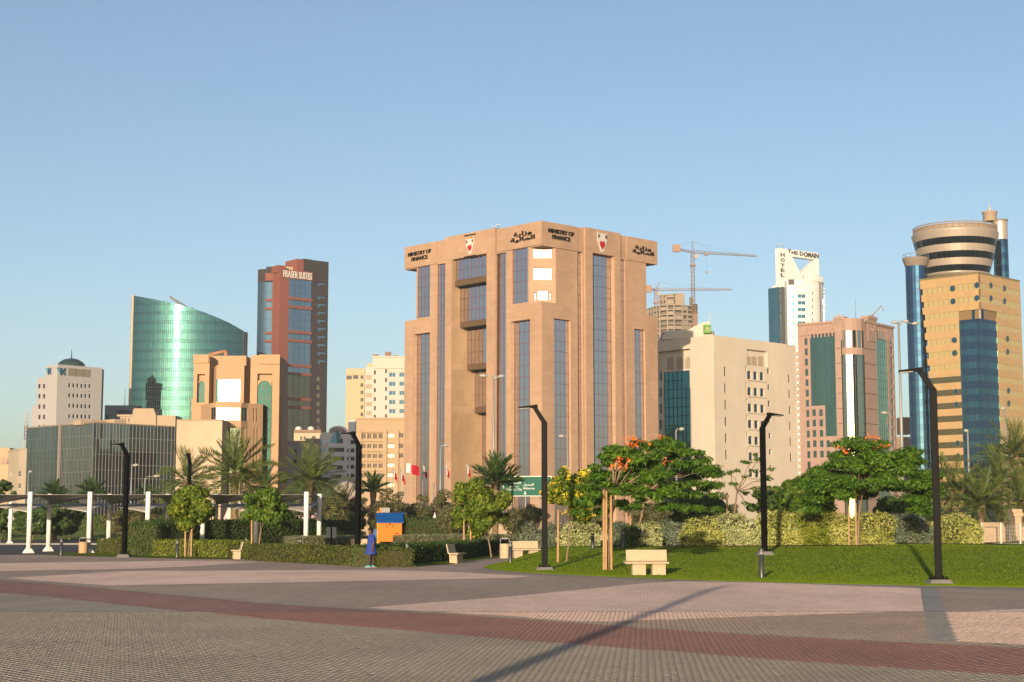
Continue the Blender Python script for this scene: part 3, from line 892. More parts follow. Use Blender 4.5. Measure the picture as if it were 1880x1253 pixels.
# ---- white block with a dome and blue-green VK logo
def build_vk():
    C = spot(96.6, 520); d = vpdir(97, 668, 186.5, 675.3); R_ = Fac(C, d); L_ = Fac(C, perp_left(d))
    T = thing('domed_office_block', 'pale office block with a dark dome and a teal VK logo', 'office building', C)
    PW = mat('pale render', (.53, .505, .50), .8, var=.03, scale=.1)
    zt = R_.px(97, 668.5)[1]; aR = R_.px(186.5, 720)[0]; a2 = R_.px(191.5, 720)[0]
    zl = L_.px(80, 692.5)[1]; al = L_.px(68, 720)[0]; al2 = L_.px(58, 760)[0]; zl2 = L_.px(63, 744)[1]; au = L_.px(84, 680)[0]
    hs = [R_.c(x, y + (x - 146) * .067 * .5, 3.9, 7) for x in (127.5, 135, 142.5, 150, 157, 164.6) for y in (708.5, 727, 746, 765)]
    hl = [L_.c(x, y, 4.2, 8) for x in (72, 80.5) for y in (709.5, 728, 747, 766, 785)]
    sl = [R_.c(x, y, 2.4, 1.3) for x in (157, 164.6) for y in (701, 719.6, 738.4, 757)]
    lv = R_.r(126, 678, 168, 692)
    w = MB()
    wall(w, R_, 0, aR, 0, zt, [h for h in hs] + sl + [lv], .35); wall(w, L_, al, 0, 0, zl, hl, .35); wall(w, L_, au, 0, zl, zt)
    wall(w, L_, al2, al, 0, zl2)
    closer(w, L_.pt(al2, 0), C, R_.pt(aR, 0), zl2); closer(w, L_.pt(al, 0), C, R_.pt(aR, 0), zl, zl2); closer(w, L_.pt(au, 0), C, R_.pt(aR, 0), zt, zl)
    w.obj('wall', PW, T)
    DW = glass('dark window', (.035, .036, .042), .1)
    for h in hs: pane(T, R_, h, DW, o=-.3)
    for h in hl: pane(T, L_, h, DW, o=-.3)
    for h in sl: pane(T, R_, h, DW, o=-.3, name='vent_slit')
    LB = mat('louvre brown', (.30, .25, .19), .7)
    for i in range(3):
        x0 = lv[0] + (lv[1] - lv[0]) * i / 3; pane(T, R_, (x0 + .1, lv[1] if i == 2 else x0 + (lv[1] - lv[0]) / 3 - .1, lv[2], lv[3]), LB, o=-.15, name='louvre_panel')
    b = MB(); fbox(b, R_, aR + .02, a2, 0, zt - .4, -14, -.6); b.obj('side_wing', mat('shadowed end wall', (.13, .16, .20), .6), T)  # end wall in shadow, the shade put into a dark blue colour
    TE = mat('logo teal', (.12, .42, .47), .5); NV = mat('logo navy', (.02, .09, .20), .5)
    for f, x0, x1, y0, y1 in ((R_, 103, 120.5, 676, 689), (L_, 84.5, 95, 676, 688.5)):
        r = f.r(x0, y0, x1, y1); A = lambda t: r[0] + (r[1] - r[0]) * t
        Zf = lambda t: r[2] + (r[3] - r[2]) * t
        g = MB(); fprism(g, f, [(A(0), Zf(1)), (A(.42), Zf(0)), (A(.55), Zf(0)), (A(.25), Zf(1))][::1], .05, .2)
        g.obj('logo', TE, T)
        g = MB(); fprism(g, f, [(A(.4), Zf(0)), (A(.62), Zf(0)), (A(.62), Zf(1)), (A(.4), Zf(1))], .05, .2)
        fprism(g, f, [(A(.62), Zf(.5)), (A(.85), Zf(0)), (A(1), Zf(0)), (A(.86), Zf(.5)), (A(1), Zf(1)), (A(.85), Zf(1))], .05, .22)
        g.obj('logo', NV, T)
    cx = spot(121.5, 533); rr = 25.5 * (cx.y / FPX)
    dm = MB(); dm.lathe((cx.x, cx.y), [(rr, zt - 1), (rr, zt + .4), (rr * .97, zt + 1.2), (rr * .8, zt + 2.1), (rr * .5, zt + 2.9), (rr * .2, zt + 3.25), (.01, zt + 3.3)], 28)
    dm.obj('dome', mat('dome green', (.035, .07, .065), .35), T)
    sp = MB(); sp.path([(cx.x, cx.y, zt + 3), (cx.x, cx.y, zt + 4), (cx.x, cx.y, zt + 6.6)], [.28, .18, .05], 6); sp.obj('spire', MATS['dome green'], T)
    # flat dark block between this tower and the green one
    p = spot(186, 560); f = Fac(p, (1, .05)); T2 = thing('blue_grey_block', 'low blue grey block in shade behind the domed office block', 'building', p)
    a = f.px(252, 750)[0]; z = f.px(215, 744.5)[1]
    m = MB(); wall(m, f, 0, a, 0, z, [f.r(214, 754, 246, 759), f.r(193, 762, 200, 768)], .4); fbox(m, f, 0, a, 0, z - .05, -14, -.5); m.obj('wall', mat('blue grey render', (.16, .20, .26), .8, var=.05), T2)
    for rc in (f.r(214, 754, 246, 759), f.r(193, 762, 200, 768)): pane(T2, f, rc, MATS['dark window'], o=-.3)
    mm = MB(); q = f.pt(f.px(226, 745)[0], z, -3); mm.tube(q, q + Vector((0, 0, 6.5)), .12, .05, 5); mm.obj('mast', STEEL, T2)
build_vk()

# ---- dark glass low block
def build_dark_glass():
    C = spot(166, 345); dl = vpdir(48, 786.5, 166, 777); dr = perp_left(dl) * -1; dr = Vector((-dl.y, dl.x, 0))
    L_ = Fac(C, dl); R_ = Fac(C, dr)
    T = thing('dark_glass_block', 'low dark glass office block with close pale mullions behind the shade sails', 'office building', C)
    G = glass('smoke glass', (.26, .30, .29), .09); G2 = glass('smoke glass dark', (.10, .125, .13), .08)
    MU = mat('pale mullion', (.34, .30, .26), .5); MT = mat('teal mullion', (.16, .19, .19), .5)
    zt = L_.px(166, 777.5)[1]; al = L_.px(48, 830)[0]; am = L_.px(110, 830)[0]; a1 = R_.px(236, 830)[0]; a2 = R_.px(320, 830)[0]; a3 = R_.px(336, 830)[0]
    curtain(T, L_, al, am - .5, 0, zt, 9, 9, G, MT, bw=.05, hb=.05)
    curtain(T, L_, am + .3, 0, 0, zt, 22, 9, G, MU, bw=.05, hb=.04, bo=.02)
    curtain(T, R_, 0, a1, 0, zt, 11, 7, G, MU, bw=.075, hb=.06)
    curtain(T, R_, a1, a2, 0, zt, 13, 8, G2, MU, bw=.11, hb=.08)
    b = MB(); p = L_.pt(am - .1, 0, .3); fbox(b, L_, am - .4, am + .2, 0, zt + .3, -.3, .35); b.obj('mast_pier', MU, T)
    w = MB(); closer(w, L_.pt(al, 0), C, R_.pt(a3, 0), zt - .2); fbox(w, L_, al, 0, zt, zt + .25, -1, .12); fbox(w, R_, .0, a2, zt + .002, zt + .252, -1, .12)
    w.obj('roof_edge', mat('roof edge', (.33, .27, .21), .8), T)
    r = MB(); fbox(r, R_, a2, a3, 0, zt - .5, -6, -.15)
    r.obj('side_panel', mat('brown red panel', (.22, .085, .06), .7, var=.1), T)
    for i in range(5): 
        z = zt * (i + .6) / 5.6; pane(T, R_, (a2 + .4, a3 - .3, z, z + 1.1), G2, o=-.05)
    for u, ww, hh, dd in ((100, 4, .7, 6), (120, 3, .5, 4), (140, 6, .6, 5), (155, 5, .9, 7), (185, 5, .5, 5), (205, 4, .8, 6)):
        f = L_ if u < 166 else R_; a = f.px(u, 780)[0]
        k = MB(); fbox(k, f, a - ww / 2, a + ww / 2, zt - .2, zt + hh + .3, -dd - 2, -dd + 1); k.obj('roof_unit', mat('sandy render', (.55, .42, .29), .85), T)
    # sandy flat-roofed building peeping over it
    p = spot(215, 425); f = Fac(p, (1, .02)); T2 = thing('sandy_flat_block', 'sandy flat roofed block with tapered top behind the dark glass block', 'building', p)
    S = MATS['sandy render']; a = [f.px(u, 770)[0] for u in (215, 243, 247, 282, 287, 322)]; z1 = f.px(230, 765)[1]; z2 = f.px(260, 750.5)[1]; z3 = f.px(310, 763)[1]
    m = MB(); wall(m, f, 0, a[1], 0, z1, [f.r(u, 768, u + 1.6, 775) for u in (219, 224, 229, 236)], .4); fbox(m, f, 0, a[1], 0, z1 - .05, -10, -.5); fbox(m, f, a[4], a[5], 0, z3, -10, -.1)
    fprism(m, f, [(a[1], 0), (a[4] + .3, 0), (a[4], z3), (a[3], z2), (a[2] - .2, z2), (a[1], z1 - .3)], -9, .5)
    m.obj('wall', S, T2)
    q = MB(); fbox(q, f, a[0], a[1], z1, z1 + .5, -1, .3); q.obj('parapet', S, T2)
build_dark_glass()

# ---- curved green glass tower with a slanting top
def build_green_tower():
    fr = spot(318, 560); R = 43.0; f = Cyl(fr, R)
    T = thing('green_glass_tower', 'curved green glass tower with a sloping roof line and a bright sun streak', 'office tower', fr)
    G = glass('sea green glass', (.065, .175, .18), .05, wav=.03, island=.10); G2 = glass('sea green spandrel', (.053, .14, .148), .05, wav=.03, island=.08)
    MM = mat('green mullion', (.05, .10, .09), .5)
    prof = [(246, 543), (265, 546.5), (290, 551), (318, 557), (347, 564.5), (372, 572.5), (390, 579.5), (420, 592.5), (448, 608.5)]
    pa = [f.px(u, v) for u, v in prof]
    def top(a):
        for (a0, z0), (a1, z1) in zip(pa, pa[1:]):
            if a <= a1: return z0 + (z1 - z0) * (a - a0) / (a1 - a0)
        return pa[-1][1]
    a0, a1 = pa[0][0], pa[-1][0]; zt = pa[0][1]
    rows = []; z = 8.0
    while z < zt + 2: rows += [z, z + 1.1]; z += 3.4
    curtain(T, f, a0, a1, 8, zt, 56, rows, [G2, G], MM, bw=.07, hb=.10, top=top, jit=.006, bo=.05)
    w = MB()
    n = 40
    pts = [(f.pt(a0 + (a1 - a0) * i / n, 0, -.3), top(a0 + (a1 - a0) * i / n)) for i in range(n + 1)]
    back = Vector((0, 22, 0))
    for (p, z), (q, y) in zip(pts, pts[1:]):
        w.quad((p.x, p.y, z - .3), (q.x, q.y, y - .3), (q.x, q.y + 14, y - .3), (p.x, p.y + 14, z - .3))
    w.obj('roof', mat('dark roof', (.10, .12, .12), .8), T)
    s = MB(); p = f.pt(a0 - .05, 0); d = Vector((cos(radians(104)), sin(radians(104)), 0)); 
    s.obox((p.x - .38 + d.x * 7, p.y + d.y * 7), d, 14, .75, 0, zt + .3); s.obj('side_fin', mat('cream fin', (.62, .52, .38), .8), T)
    e = MB(); p = f.pt(a1 + .3, 0); e.obox((p.x - .1, p.y + .9), (0.5, 1), 2.2, .7, 0, top(a1) - .2); e.obj('end_fin', MATS['dark roof'], T)
    c = MB(); A = f.pt(f.px(347, 566)[0], top(f.px(347, 566)[0]), -4); B = at(311, 543.5, A.y - 3); 
    for k in range(2):
        o = Vector((0, k * .8, 0)); c.tube(A + o, B + o, .16, n=4); c.tube(A + o + Vector((-.2, 0, -.9)), B + o + Vector((0, 0, -.5)), .14, n=4)
    for i in range(10):
        t0, t1 = i / 10, (i + 1) / 10
        c.tube(A.lerp(B, t0), (A + Vector((-.2, .4, -.9))).lerp(B + Vector((0, .4, -.5)), t1), .1, n=4); c.tube((A + Vector((-.2, .8, -.9))).lerp(B + Vector((0, .8, -.5)), t0), A.lerp(B, t1) + Vector((0, .4, 0)), .1, n=4)
    c.box(A.x - 1, A.x + 1, A.y - 1, A.y + 1, A.z - 1.5, A.z + .3)
    c.obj('cleaning_crane', mat('crane rust', (.33, .24, .17), .7), T)
build_green_tower()

# ---- tan building with arched windows
def build_arched():
    base = spot(430, 300)
    T = thing('arched_tan_building', 'warm tan building with tall arched windows and glaring square panes', 'office building', base)
    TAN = mat('tan render', (.60, .385, .225), .85, var=.04, scale=.3); CRM = mat('cream cladding', (.66, .50, .34), .8)
    CRM = stone('cream cladding panels', (.66, .50, .345), .03, 2.4, 1.2, .9)
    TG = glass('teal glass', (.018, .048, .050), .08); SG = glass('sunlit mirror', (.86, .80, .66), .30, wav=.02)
    MM = mat('thin bronze bar', (.25, .20, .14), .5)
    Z = lambda X, Y: (340 + X / 5.01, 630 + Y / 5.01)
    def arch(f, rc, rise, w, m, nx, nz):
        """arched pane standing in a rectangular recess"""
        a0, a1, z0, z1 = rc; n = 10; c = (a0 + a1) / 2; hw = (a1 - a0) / 2
        cur = [(c - hw * cos(pi * i / n), z1 - rise + rise * sin(pi * i / n)) for i in range(n + 1)]
        g = MB(); fprism(g, f, [(a0, z0), (a1, z0)] + cur[::-1], -.62, -.55)
        o = g.obj('arched_window', m, T)
        b = MB()
        for i in range(1, nx): x = a0 + (a1 - a0) * i / nx; fbox(b, f, x - .04, x + .04, z0, z1 - rise * .3, -.55, -.5)
        for i in range(1, nz): z = z0 + (z1 - z0 - rise) * i / nz; fbox(b, f, a0, a1, z - .04, z + .04, -.55, -.505)
        b.obj('window_bars', MM, o)
        fprism(w, f, [(a0, z1 + .02), (a0, z1 - rise)] + cur[1:-1] + [(a1, z1 - rise), (a1, z1 + .02)], -.5, -.25)
    # right pylon
    f = Fac(spot(452, 300), (1, .03)); aa = lambda X, Y=600: f.px(*Z(X, Y))[0]; zz = lambda X, Y: f.px(*Z(X, Y))[1]
    w = MB()
    rec = (aa(663, 400), aa(800, 400), 0, zz(730, 282))
    wall(w, f, aa(600, 300), aa(868, 300), 0, zz(780, 113), [rec + (.9,)])
    fbox(w, f, aa(685, 110), aa(873, 110), zz(780, 195), zz(780, 108), .003, .3)
    fbox(w, f, aa(600), aa(868), 0, zz(780, 120), -12, -1.0)
    arch(f, (rec[0] + .05, aa(793, 400), 0, zz(730, 345)), 1.5, w, TG, 3, 14)
    w.obj('pylon', TAN, T)
    w = MB(); f2 = Fac(spot(513, 303), (1, 0.03)); sl = [f2.r(*Z(868, 535), *Z(882, 585)), f2.r(*Z(866, 625), *Z(880, 1300))]
    z1 = f2.px(*Z(876, 460))[1]; z2 = f2.px(*Z(876, 510))[1]
    wall(w, f2, f2.px(513, 760)[0], f2.px(*Z(880, 600))[0], 0, z1, sl, .4); wall(w, f2, f2.px(*Z(880, 600))[0], f2.px(*Z(893, 600))[0], 0, z2, sl, .4)
    fbox(w, f2, f2.px(513, 760)[0], f2.px(*Z(893, 600))[0], 0, z2 - .3, -10, -.6); w.obj('side_wing', TAN, T)
    for s in sl: pane(T, f2, s, TG, o=-.35, name='slit_window')
    # left pylon
    f = Fac(spot(370, 302), (1, -.06)); w = MB()
    rec = (f.px(*Z(108, 420))[0], f.px(*Z(180, 420))[0], f.px(*Z(140, 548))[1], f.px(*Z(140, 286))[1])
    wall(w, f, f.px(*Z(77, 300))[0], f.px(*Z(222, 300))[0], 0, f.px(*Z(150, 112))[1], [rec + (.9,)])
    fbox(w, f, f.px(*Z(74, 300))[0], f.px(*Z(215, 300))[0], f.px(*Z(150, 185))[1], f.px(*Z(150, 108))[1], .003, .3)
    fbox(w, f, f.px(*Z(77, 300))[0], f.px(*Z(222, 300))[0], 0, f.px(*Z(150, 120))[1], -12, -1.0)
    arch(f, (f.px(*Z(120, 420))[0], f.px(*Z(176, 420))[0], rec[2], f.px(*Z(148, 350))[1]), .7, w, TG, 2, 5)
    fbox(w, f, f.px(*Z(40, 600))[0], f.px(*Z(77, 600))[0], 0, f.px(*Z(60, 505))[1], -9, -1.2); fbox(w, f, f.px(*Z(55, 600))[0], f.px(*Z(77, 600))[0], 0, f.px(*Z(66, 460))[1], -9, -1.25)
    w.obj('pylon', TAN, T)
    for y0, y1 in ((535, 582), (625, 710)): pane(T, f, f.r(*Z(46, y0), *Z(56, y1), -1.2), TG, o=-1.12, name='slit_window')
    # upper parapet wall between the pylons, and the three-sided bay before it
    w = MB(); g = Fac(spot(420, 306), (1, 0)); a0, a1 = g.px(*Z(205, 150))[0], g.px(*Z(600, 150))[0]
    fbox(w, g, a0, g.px(*Z(562, 150))[0], 0, g.px(*Z(400, 118))[1], -10, 0); fbox(w, g, g.px(*Z(562, 150))[0], a1 + 4, 0, g.px(*Z(620, 128))[1], -12, -3); w.obj('parapet_wall', TAN, T)
    pl = [spot(386, 304.5), spot(391.5, 300), spot(443, 300), spot(457.5, 305)]
    w = MB(); zt = Fac(pl[1], (1, 0)).px(*Z(400, 205))[1]
    cen = Fac(pl[1], pl[2] - pl[1])
    big = cen.r(*Z(305, 337), *Z(503, 539)); sd = [cen.r(*Z(285, 337), *Z(303, 539)), cen.r(*Z(505, 337), *Z(512, 539))]
    wall(w, cen, 0, (pl[2] - pl[1]).length, 0, zt, [big] + sd, .4)
    for p, q in ((pl[0], pl[1]), (pl[2], pl[3])): h = Fac(p, q - p); wall(w, h, 0, (q - p).length, 0, zt)
    w.add([(p.x, p.y, zt) for p in pl], [(0, 1, 2, 3)]); w.obj('bay', TAN, T)
    pane(T, cen, big, SG, o=-.12, nx=8, nz=8, mm=MM, bw=.035)
    for s in sd: pane(T, cen, s, TG, o=-.3)
    # lower bay
    pl = [spot(364, 300), spot(382, 294), spot(391, 292.5), spot(418.5, 292), spot(439, 292.4), spot(451, 294.2), spot(479, 297)]
    zt = at(420, 739, 292).z; w = MB(); zb1, zb0 = at(420, 748, 292).z, at(420, 772.5, 292).z
    lz1, lz0 = at(425, 785.5, 292).z, 0.0
    for i in range(6):
        h = Fac(pl[i], pl[i + 1] - pl[i]); ln = (pl[i + 1] - pl[i]).length; hs = []
        if 1 <= i <= 4: hs.append((.0 if i > 1 else .15, ln if i < 4 else ln - .1, zb0, zb1, .3))
        if 2 <= i <= 4: hs.append((ln * .62 if i == 2 else 0, ln if i < 4 else ln * .7, lz0, lz1, .3))
        if i == 5: hs += [h.r(*Z(x0, y0), *Z(x1, y1)) + (.3,) for x0, x1 in ((627, 640), (655, 668)) for y0, y1 in ((600, 720), (782, 1300))]
        if i == 0: hs += [h.r(*Z(x0, 603), *Z(x0 + 7, 700)) + (.3,) for x0 in (138, 154)]
        wall(w, h, 0, ln, 0, zt, hs)
        for k, s in enumerate(hs):
            bright = i in (2, 3) and k == 0
            if i in (1, 2, 3, 4) and k == 0: pane(T, h, s, SG if bright else TG, o=-.15, nx=4 if bright else 2, nz=3, mm=MM, bw=.035)
            elif i in (2, 3, 4): pane(T, h, s, glass('pale green glass', (.34, .40, .31), .16), o=-.2, nx=3, nz=10, mm=MM, bw=.04)
            else: pane(T, h, s, TG, o=-.25, name='slit_window')
    w.add([(p.x, p.y, zt) for p in pl] + [(pl[-1].x, 306, zt), (pl[0].x, 306, zt)], [tuple(range(8))]); w.obj('lower_bay', TAN, T)
    # front wing
    f = Fac(spot(320, 286), (1, 0)); a = f.px(407, 830)[0]; z = f.px(360, 773)[1]; w = MB(); fbox(w, f, 0, a, 0, z, -9, 0); w.obj('front_wing', CRM, T)
    q = MB(); fbox(q, f, 0, a + .05, z + .002, z + .25, -9, .1); q.obj('coping', mat('tan coping', (.5, .36, .23), .8), T)
    # roof gear
    g = Fac(spot(400, 312), (1, 0)); m = MB(); A = g.pt(g.px(384, 650)[0], g.px(384, 652)[1]); B = g.pt(g.px(415, 645)[0], g.px(415, 645)[1])
    m.tube(A, B, .35, n=6); m.tube(B, B - Vector((0, 0, 3)), .4, n=6); m.tube(A, A - Vector((0, 0, 2)), .3, n=6); m.obj('roof_crane', mat('crane orange', (.55, .26, .15), .7), T)
build_arched()

# ---- brown red suites tower
def build_suites():
    C = spot(520, 620); dr = vpdir(529, 548, 570, 552.2); R_ = Fac(C, dr); L_ = Fac(C, perp_left(dr))
    T = thing('suites_tower', 'brown and red tower with FRASER SUITES lettering and blue grey glass', 'hotel tower', C)
    RED = mat('terracotta cladding', (.29, .095, .065), .75, var=.05, scale=.1); BRN = mat('dark brown cladding', (.050, .037, .036), .7, var=.08, scale=.1)
    GB = glass('blue grey glass', (.27, .36, .43), .12, wav=.03); GD = glass('yellow reflection glass', (.20, .17, .11), .10, wav=.05)  # GD: reflection of a yellowish building put into the lower glass colour
    a = lambda u, v=600: R_.px(u, v)[0]; z = lambda v, u=550: R_.px(u, v)[1]
    zg = z(514); zmid = z(691)
    # pillar
    w = MB(); fbox(w, R_, a(512), a(529), 0, z(502, 520), -6, .3); w.obj('corner_pillar', RED, T)
    w = MB(); fbox(w, R_, a(512) + .02, a(572), zg, z(497.5, 545), -5, .45); w.obj('sign_band', RED, T)
    curtain(T, R_, a(529), a(570.5), zmid, zg, 4, 14, GB, BRN, bw=.06, hb=.06)
    curtain(T, R_, a(529), a(570.5), 0, zmid, 4, 10, GD, BRN, bw=.06, hb=.06)
    for v in (550, 565.5, 611, 627, 672.5, 687.5, 733.5, 749): 
        b = MB(); zz_ = z(v); fbox(b, R_, a(528), a(571.5), zz_ - .55, zz_ + .55, .1, .8); b.obj('red_ledge', RED, T)
    w = MB(); ze = z(481, 600); hs = [R_.r(583.5, 460 + y / 5.22, 600.6, 460 + (y + 36) / 5.22) for y in (312, 440, 512, 588, 666, 742, 820, 897, 975, 1052)] + [R_.r(581.5, v - 4.5, 588.5, v + 4.5) for v in (696, 711.5, 726.5, 741.5, 756.5, 771.5, 786.5)] 
    wall(w, R_, a(571), a(601.8), 0, ze, hs, .7); w.quad(R_.pt(a(601.8), 0), R_.pt(a(601.8), 0, -20), R_.pt(a(601.8), ze, -20), R_.pt(a(601.8), ze))
    fbox(w, R_, a(571), a(601.8), 0, ze - .1, -19, -1); w.obj('wall', BRN, T)
    for i, h in enumerate(hs): 
        o = pane(T, R_, h, GB if i < 10 else glass('yellowish lower pane', (.62, .52, .30), .35), o=-.6)  # lower panes yellowish, upper ones blue grey
        if i < 10:
            b = MB(); fbox(b, R_, h[0] + (h[1] - h[0]) * .36, h[1], h[2], h[2] + (h[3] - h[2]) * .5, -.55, .04); b.obj('balcony_front', BRN, T)
    w = MB(); fbox(w, R_, a(555.6), a(571) - .01, z(500, 560), z(475.5, 560), -14, .0); w.obj('roof_block', BRN, T)
    w = MB(); fbox(w, R_, a(543.5), a(555.6) - .02, z(499, 550), z(476, 550), -9, .15); w.obj('roof_block', RED, T)
    w = MB(); fbox(w, R_, a(523), a(543.4), z(500, 530), z(487.5, 530), -11, -3); w.obj('roof_house', mat('cream roof house', (.72, .56, .36), .8), T)
    w = MB(); fbox(w, R_, a(510), a(524), z(500, 515), z(487, 515), -7, -.5); w.obj('roof_block', RED, T)
    # left front
    cy = Cyl(spot(489, 622), 8.5); ac = lambda u, v=600: cy.px(u, v)[0]
    zlt = at(488, 518, 622).z
    curtain(T, cy, ac(472.3), ac(505), 0, zlt, 8, 26, glass('soft blue grey glass', (.055, .12, .19), .5, wav=.03, metal=.4), BRN, bw=.05, hb=.05)
    w = MB(); n = 8; a0, a1 = ac(472), ac(512.5)
    fbox(w, cy, a0, ac(487), zlt, at(480, 494, 622).z, -6, .1); fbox(w, cy, ac(487), a1, zlt + .4, at(495, 490, 622).z, -6, .12); w.obj('parapet', BRN, T)
    w = MB(); fbox(w, cy, ac(486.5), ac(512.5), at(495, 516, 622).z, at(495, 502, 622).z, -1, .5); w.obj('sign_band', RED, T)
    w = MB(); fbox(w, cy, ac(504.5), ac(512.5), 0, at(508, 503, 622).z, -3, .45); w.obj('red_pier', RED, T)
    for k in range(22): pane(T, Fac(cy.pt(ac(508), 0), (1, .8)), (-.5, .6, 12 + k * 4.2, 13.8 + k * 4.2), GB, o=.55)
    for v in (551.5, 567, 612, 627): 
        b = MB(); zz_ = at(496, v, 622).z; fbox(b, cy, ac(487.5), ac(505), zz_ - .5, zz_ + .5, .05, .8); b.obj('red_ledge', RED, T)
    w = MB(); g = Fac(spot(465.3, 632), (1, -.3)); fbox(w, g, 0, g.px(472.8, 600)[0], 0, at(468, 499, 630).z, -12, 0); w.obj('edge_wall', mat('navy panel', (.07, .085, .105), .5), T)
    text(T, R_, 'FRASER SUITES', 519, 499.5, 571, 512, WHITE, o=.75, depth=.3, bold=.012)
build_suites()

# ---- small grey houses, white arched block, tan hotel, cream tower
def build_middle():
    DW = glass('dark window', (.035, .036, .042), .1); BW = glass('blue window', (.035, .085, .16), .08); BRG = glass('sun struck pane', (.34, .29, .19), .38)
    # grey pair
    p = spot(516, 338); f = Fac(p, (1, .04)); T = thing('grey_house', 'grey flat roofed house with small paired windows beside the arched tan building', 'house', p)
    GR = mat('grey render', (.46, .40, .385), .85, var=.06, scale=.3)
    hs = [f.c(x, y, w_, h_) for x, y, w_, h_ in ((528, 827, 2, 6), (528, 844, 2, 6), (542, 831, 6, 10), (542, 847.5, 6, 8), (528, 879, 3, 6), (542, 881, 6, 6))]
    w = MB(); a = f.px(561, 830)[0]; z = f.px(540, 814)[1]; wall(w, f, 0, a, 0, z, hs, .25); fbox(w, f, 0, a, 0, z - .06, -10, -.4); w.obj('wall', GR, T)
    c = MB(); fbox(c, f, -.1, a + .1, z + .002, z + .5, -10, .25); c.obj('cornice', mat('pink coping', (.5, .36, .28), .8), T)
    for h in hs: pane(T, f, h, DW, o=-.2, nx=1, nz=1, mm=GR, bw=.08)
    p = spot(559, 340); f = Fac(p, (1, .1)); T = thing('grey_arched_house', 'narrow grey house with arched upper windows behind the middle palm', 'house', p)
    hs = [f.c(x, y, 4.6, 9) for x in (566.5, 580) for y in (818, 833.5, 849)]
    w = MB(); a = f.px(588.5, 830)[0]; z = f.px(570, 808.5)[1]; wall(w, f, 0, a, 0, z, hs, .25); fbox(w, f, 0, a, 0, z - .06, -10, -.4); w.obj('wall', GR, T)
    for h in hs:
        pane(T, f, h, DW, o=-.2, nx=1, nz=1, mm=GR, bw=.08); 
    c = MB(); 
    for z_ in (z, z - 4.3): fbox(c, f, -.1, a, z_ + .003, z_ + .35, -.3, .2)
    c.obj('cornice', GR, T)
    p = spot(537, 430); f = Fac(p, (1, .03)); T = thing('cream_rooftop_house', 'cream top storey with small dark windows and roof tanks above the grey houses', 'house', p)
    hs = [f.c(553, 805, 4, 6.5), f.c(559.5, 805, 4, 6.5), f.c(576, 804.5, 7.5, 7)]; CRX = mat('cream plaster', (.66, .54, .38), .85)
    w = MB(); a = f.px(589, 830)[0]; z = f.px(560, 795)[1]; wall(w, f, 0, a, 0, z, hs, .3); fbox(w, f, 0, a, 0, z - .06, -8, -.5); w.obj('wall', CRX, T)
    for h in hs: pane(T, f, h, DW, o=-.25)
    c = MB(); fbox(c, f, 0, a, z + .002, z + .8, -1, .3); c.obj('cornice', mat('brown coping', (.35, .22, .15), .8), T)
    t = MB(); q = f.pt(f.px(546, 790)[0], 0, -3)
    for du in (0, 3.4): t.lathe((q.x + du, q.y), [(.9, z), (.9, z + 1.6), (.3, z + 1.9)], 12)
    t.obj('roof_tank', WHITE, T, kind='stuff')
    # white block with an arched gable
    p = spot(588.5, 360); f = Fac(p, (1, .16)); T = thing('white_gabled_block', 'pale block with an arched gable, red sign letters and dark window bands', 'building', p)
    PW = mat('cool white render', (.86, .83, .82), .8, var=.04, scale=.3)
    Z = lambda X, Y: (580 + X / 4.472, 640 + Y / 4.472)
    bands = [f.r(*Z(103, 815), *Z(233, 850)), f.r(*Z(103, 887), *Z(233, 921)), f.r(*Z(113, 960), *Z(222, 994)), f.r(*Z(118, 1035), *Z(210, 1066))]
    sm = [f.c(*Z(x, y), w_, 7) for x, w_ in ((46, 3.2), (73, 2.2), (262, 2.6), (300, 7)) for y in (770, 838, 905, 972, 1045, 1110) if not (x in (73, 262) and y == 770)]
    zs = f.px(*Z(60, 690))[1]; zb = f.px(*Z(180, 636))[1]; a = f.px(*Z(332, 800))[0]; g0, g1 = f.px(*Z(105, 690))[0], f.px(*Z(262, 690))[0]
    gw = f.r(*Z(113, 738), *Z(222, 780))
    w = MB(); wall(w, f, 0, a, 0, zs, bands + sm + [gw], .3); fbox(w, f, 0, a, 0, zs - .06, -12, -.5)
    n = 14; fprism(w, f, [(g1, zs), ] + [((g0 + g1) / 2 + (g1 - g0) / 2 * cos(pi * i / n), zs + (zb - zs) * sin(pi * i / n) ** .8) for i in range(1, n)] + [(g0, zs)], -1.5, .003)
    w.obj('wall', PW, T)
    for h in bands: pane(T, f, h, DW, o=-.2, name='window_band', nx=4, nz=1, mm=MATS['grey render'], bw=.06)
    for h in sm: pane(T, f, h, BW, o=-.2)
    o = pane(T, f, gw, BW, o=-.2, name='arched_window'); c0, c1 = f.px(*Z(133, 740))[0], f.px(*Z(203, 740))[0]
    m = MB(); fprism(m, f, [((c0 + c1) / 2 + (c1 - c0) / 2 * cos(pi * i / 10), gw[3] + 1.9 * sin(pi * i / 10)) for i in range(11)], -.05, .03); m.obj('arched_window', BW, T)
    t = MB(); SR = mat('maroon sign', (.30, .05, .045), .6)
    for i in range(6):
        th = radians(128 - i * 19); ax = (g0 + g1) / 2 - .3 + 2.0 * cos(th) * 1.0; az = zs - .85 + 1.55 * sin(th)
        for dx, dz, ww, hh in ((-.16, 0, .12, .95), (.12, .1, .12, .75), (-.02, .32, .34, .14), (0, -.32, .3, .14)): fbox(t, f, ax + dx - ww / 2, ax + dx + ww / 2, az + dz - hh / 2, az + dz + hh / 2, .02, .14)
    t.obj('sign_letters', SR, T, kind='stuff')
    q = spot(636, 285); dm = MB(); dm.lathe((q.x, q.y), [(2.7, 7.0), (2.6, 7.6), (2.2, 8.4), (1.3, 9.1), (.05, 9.4)], 20); dm.lathe((q.x, q.y), [(2.5, 0), (2.5, 7)], 16)
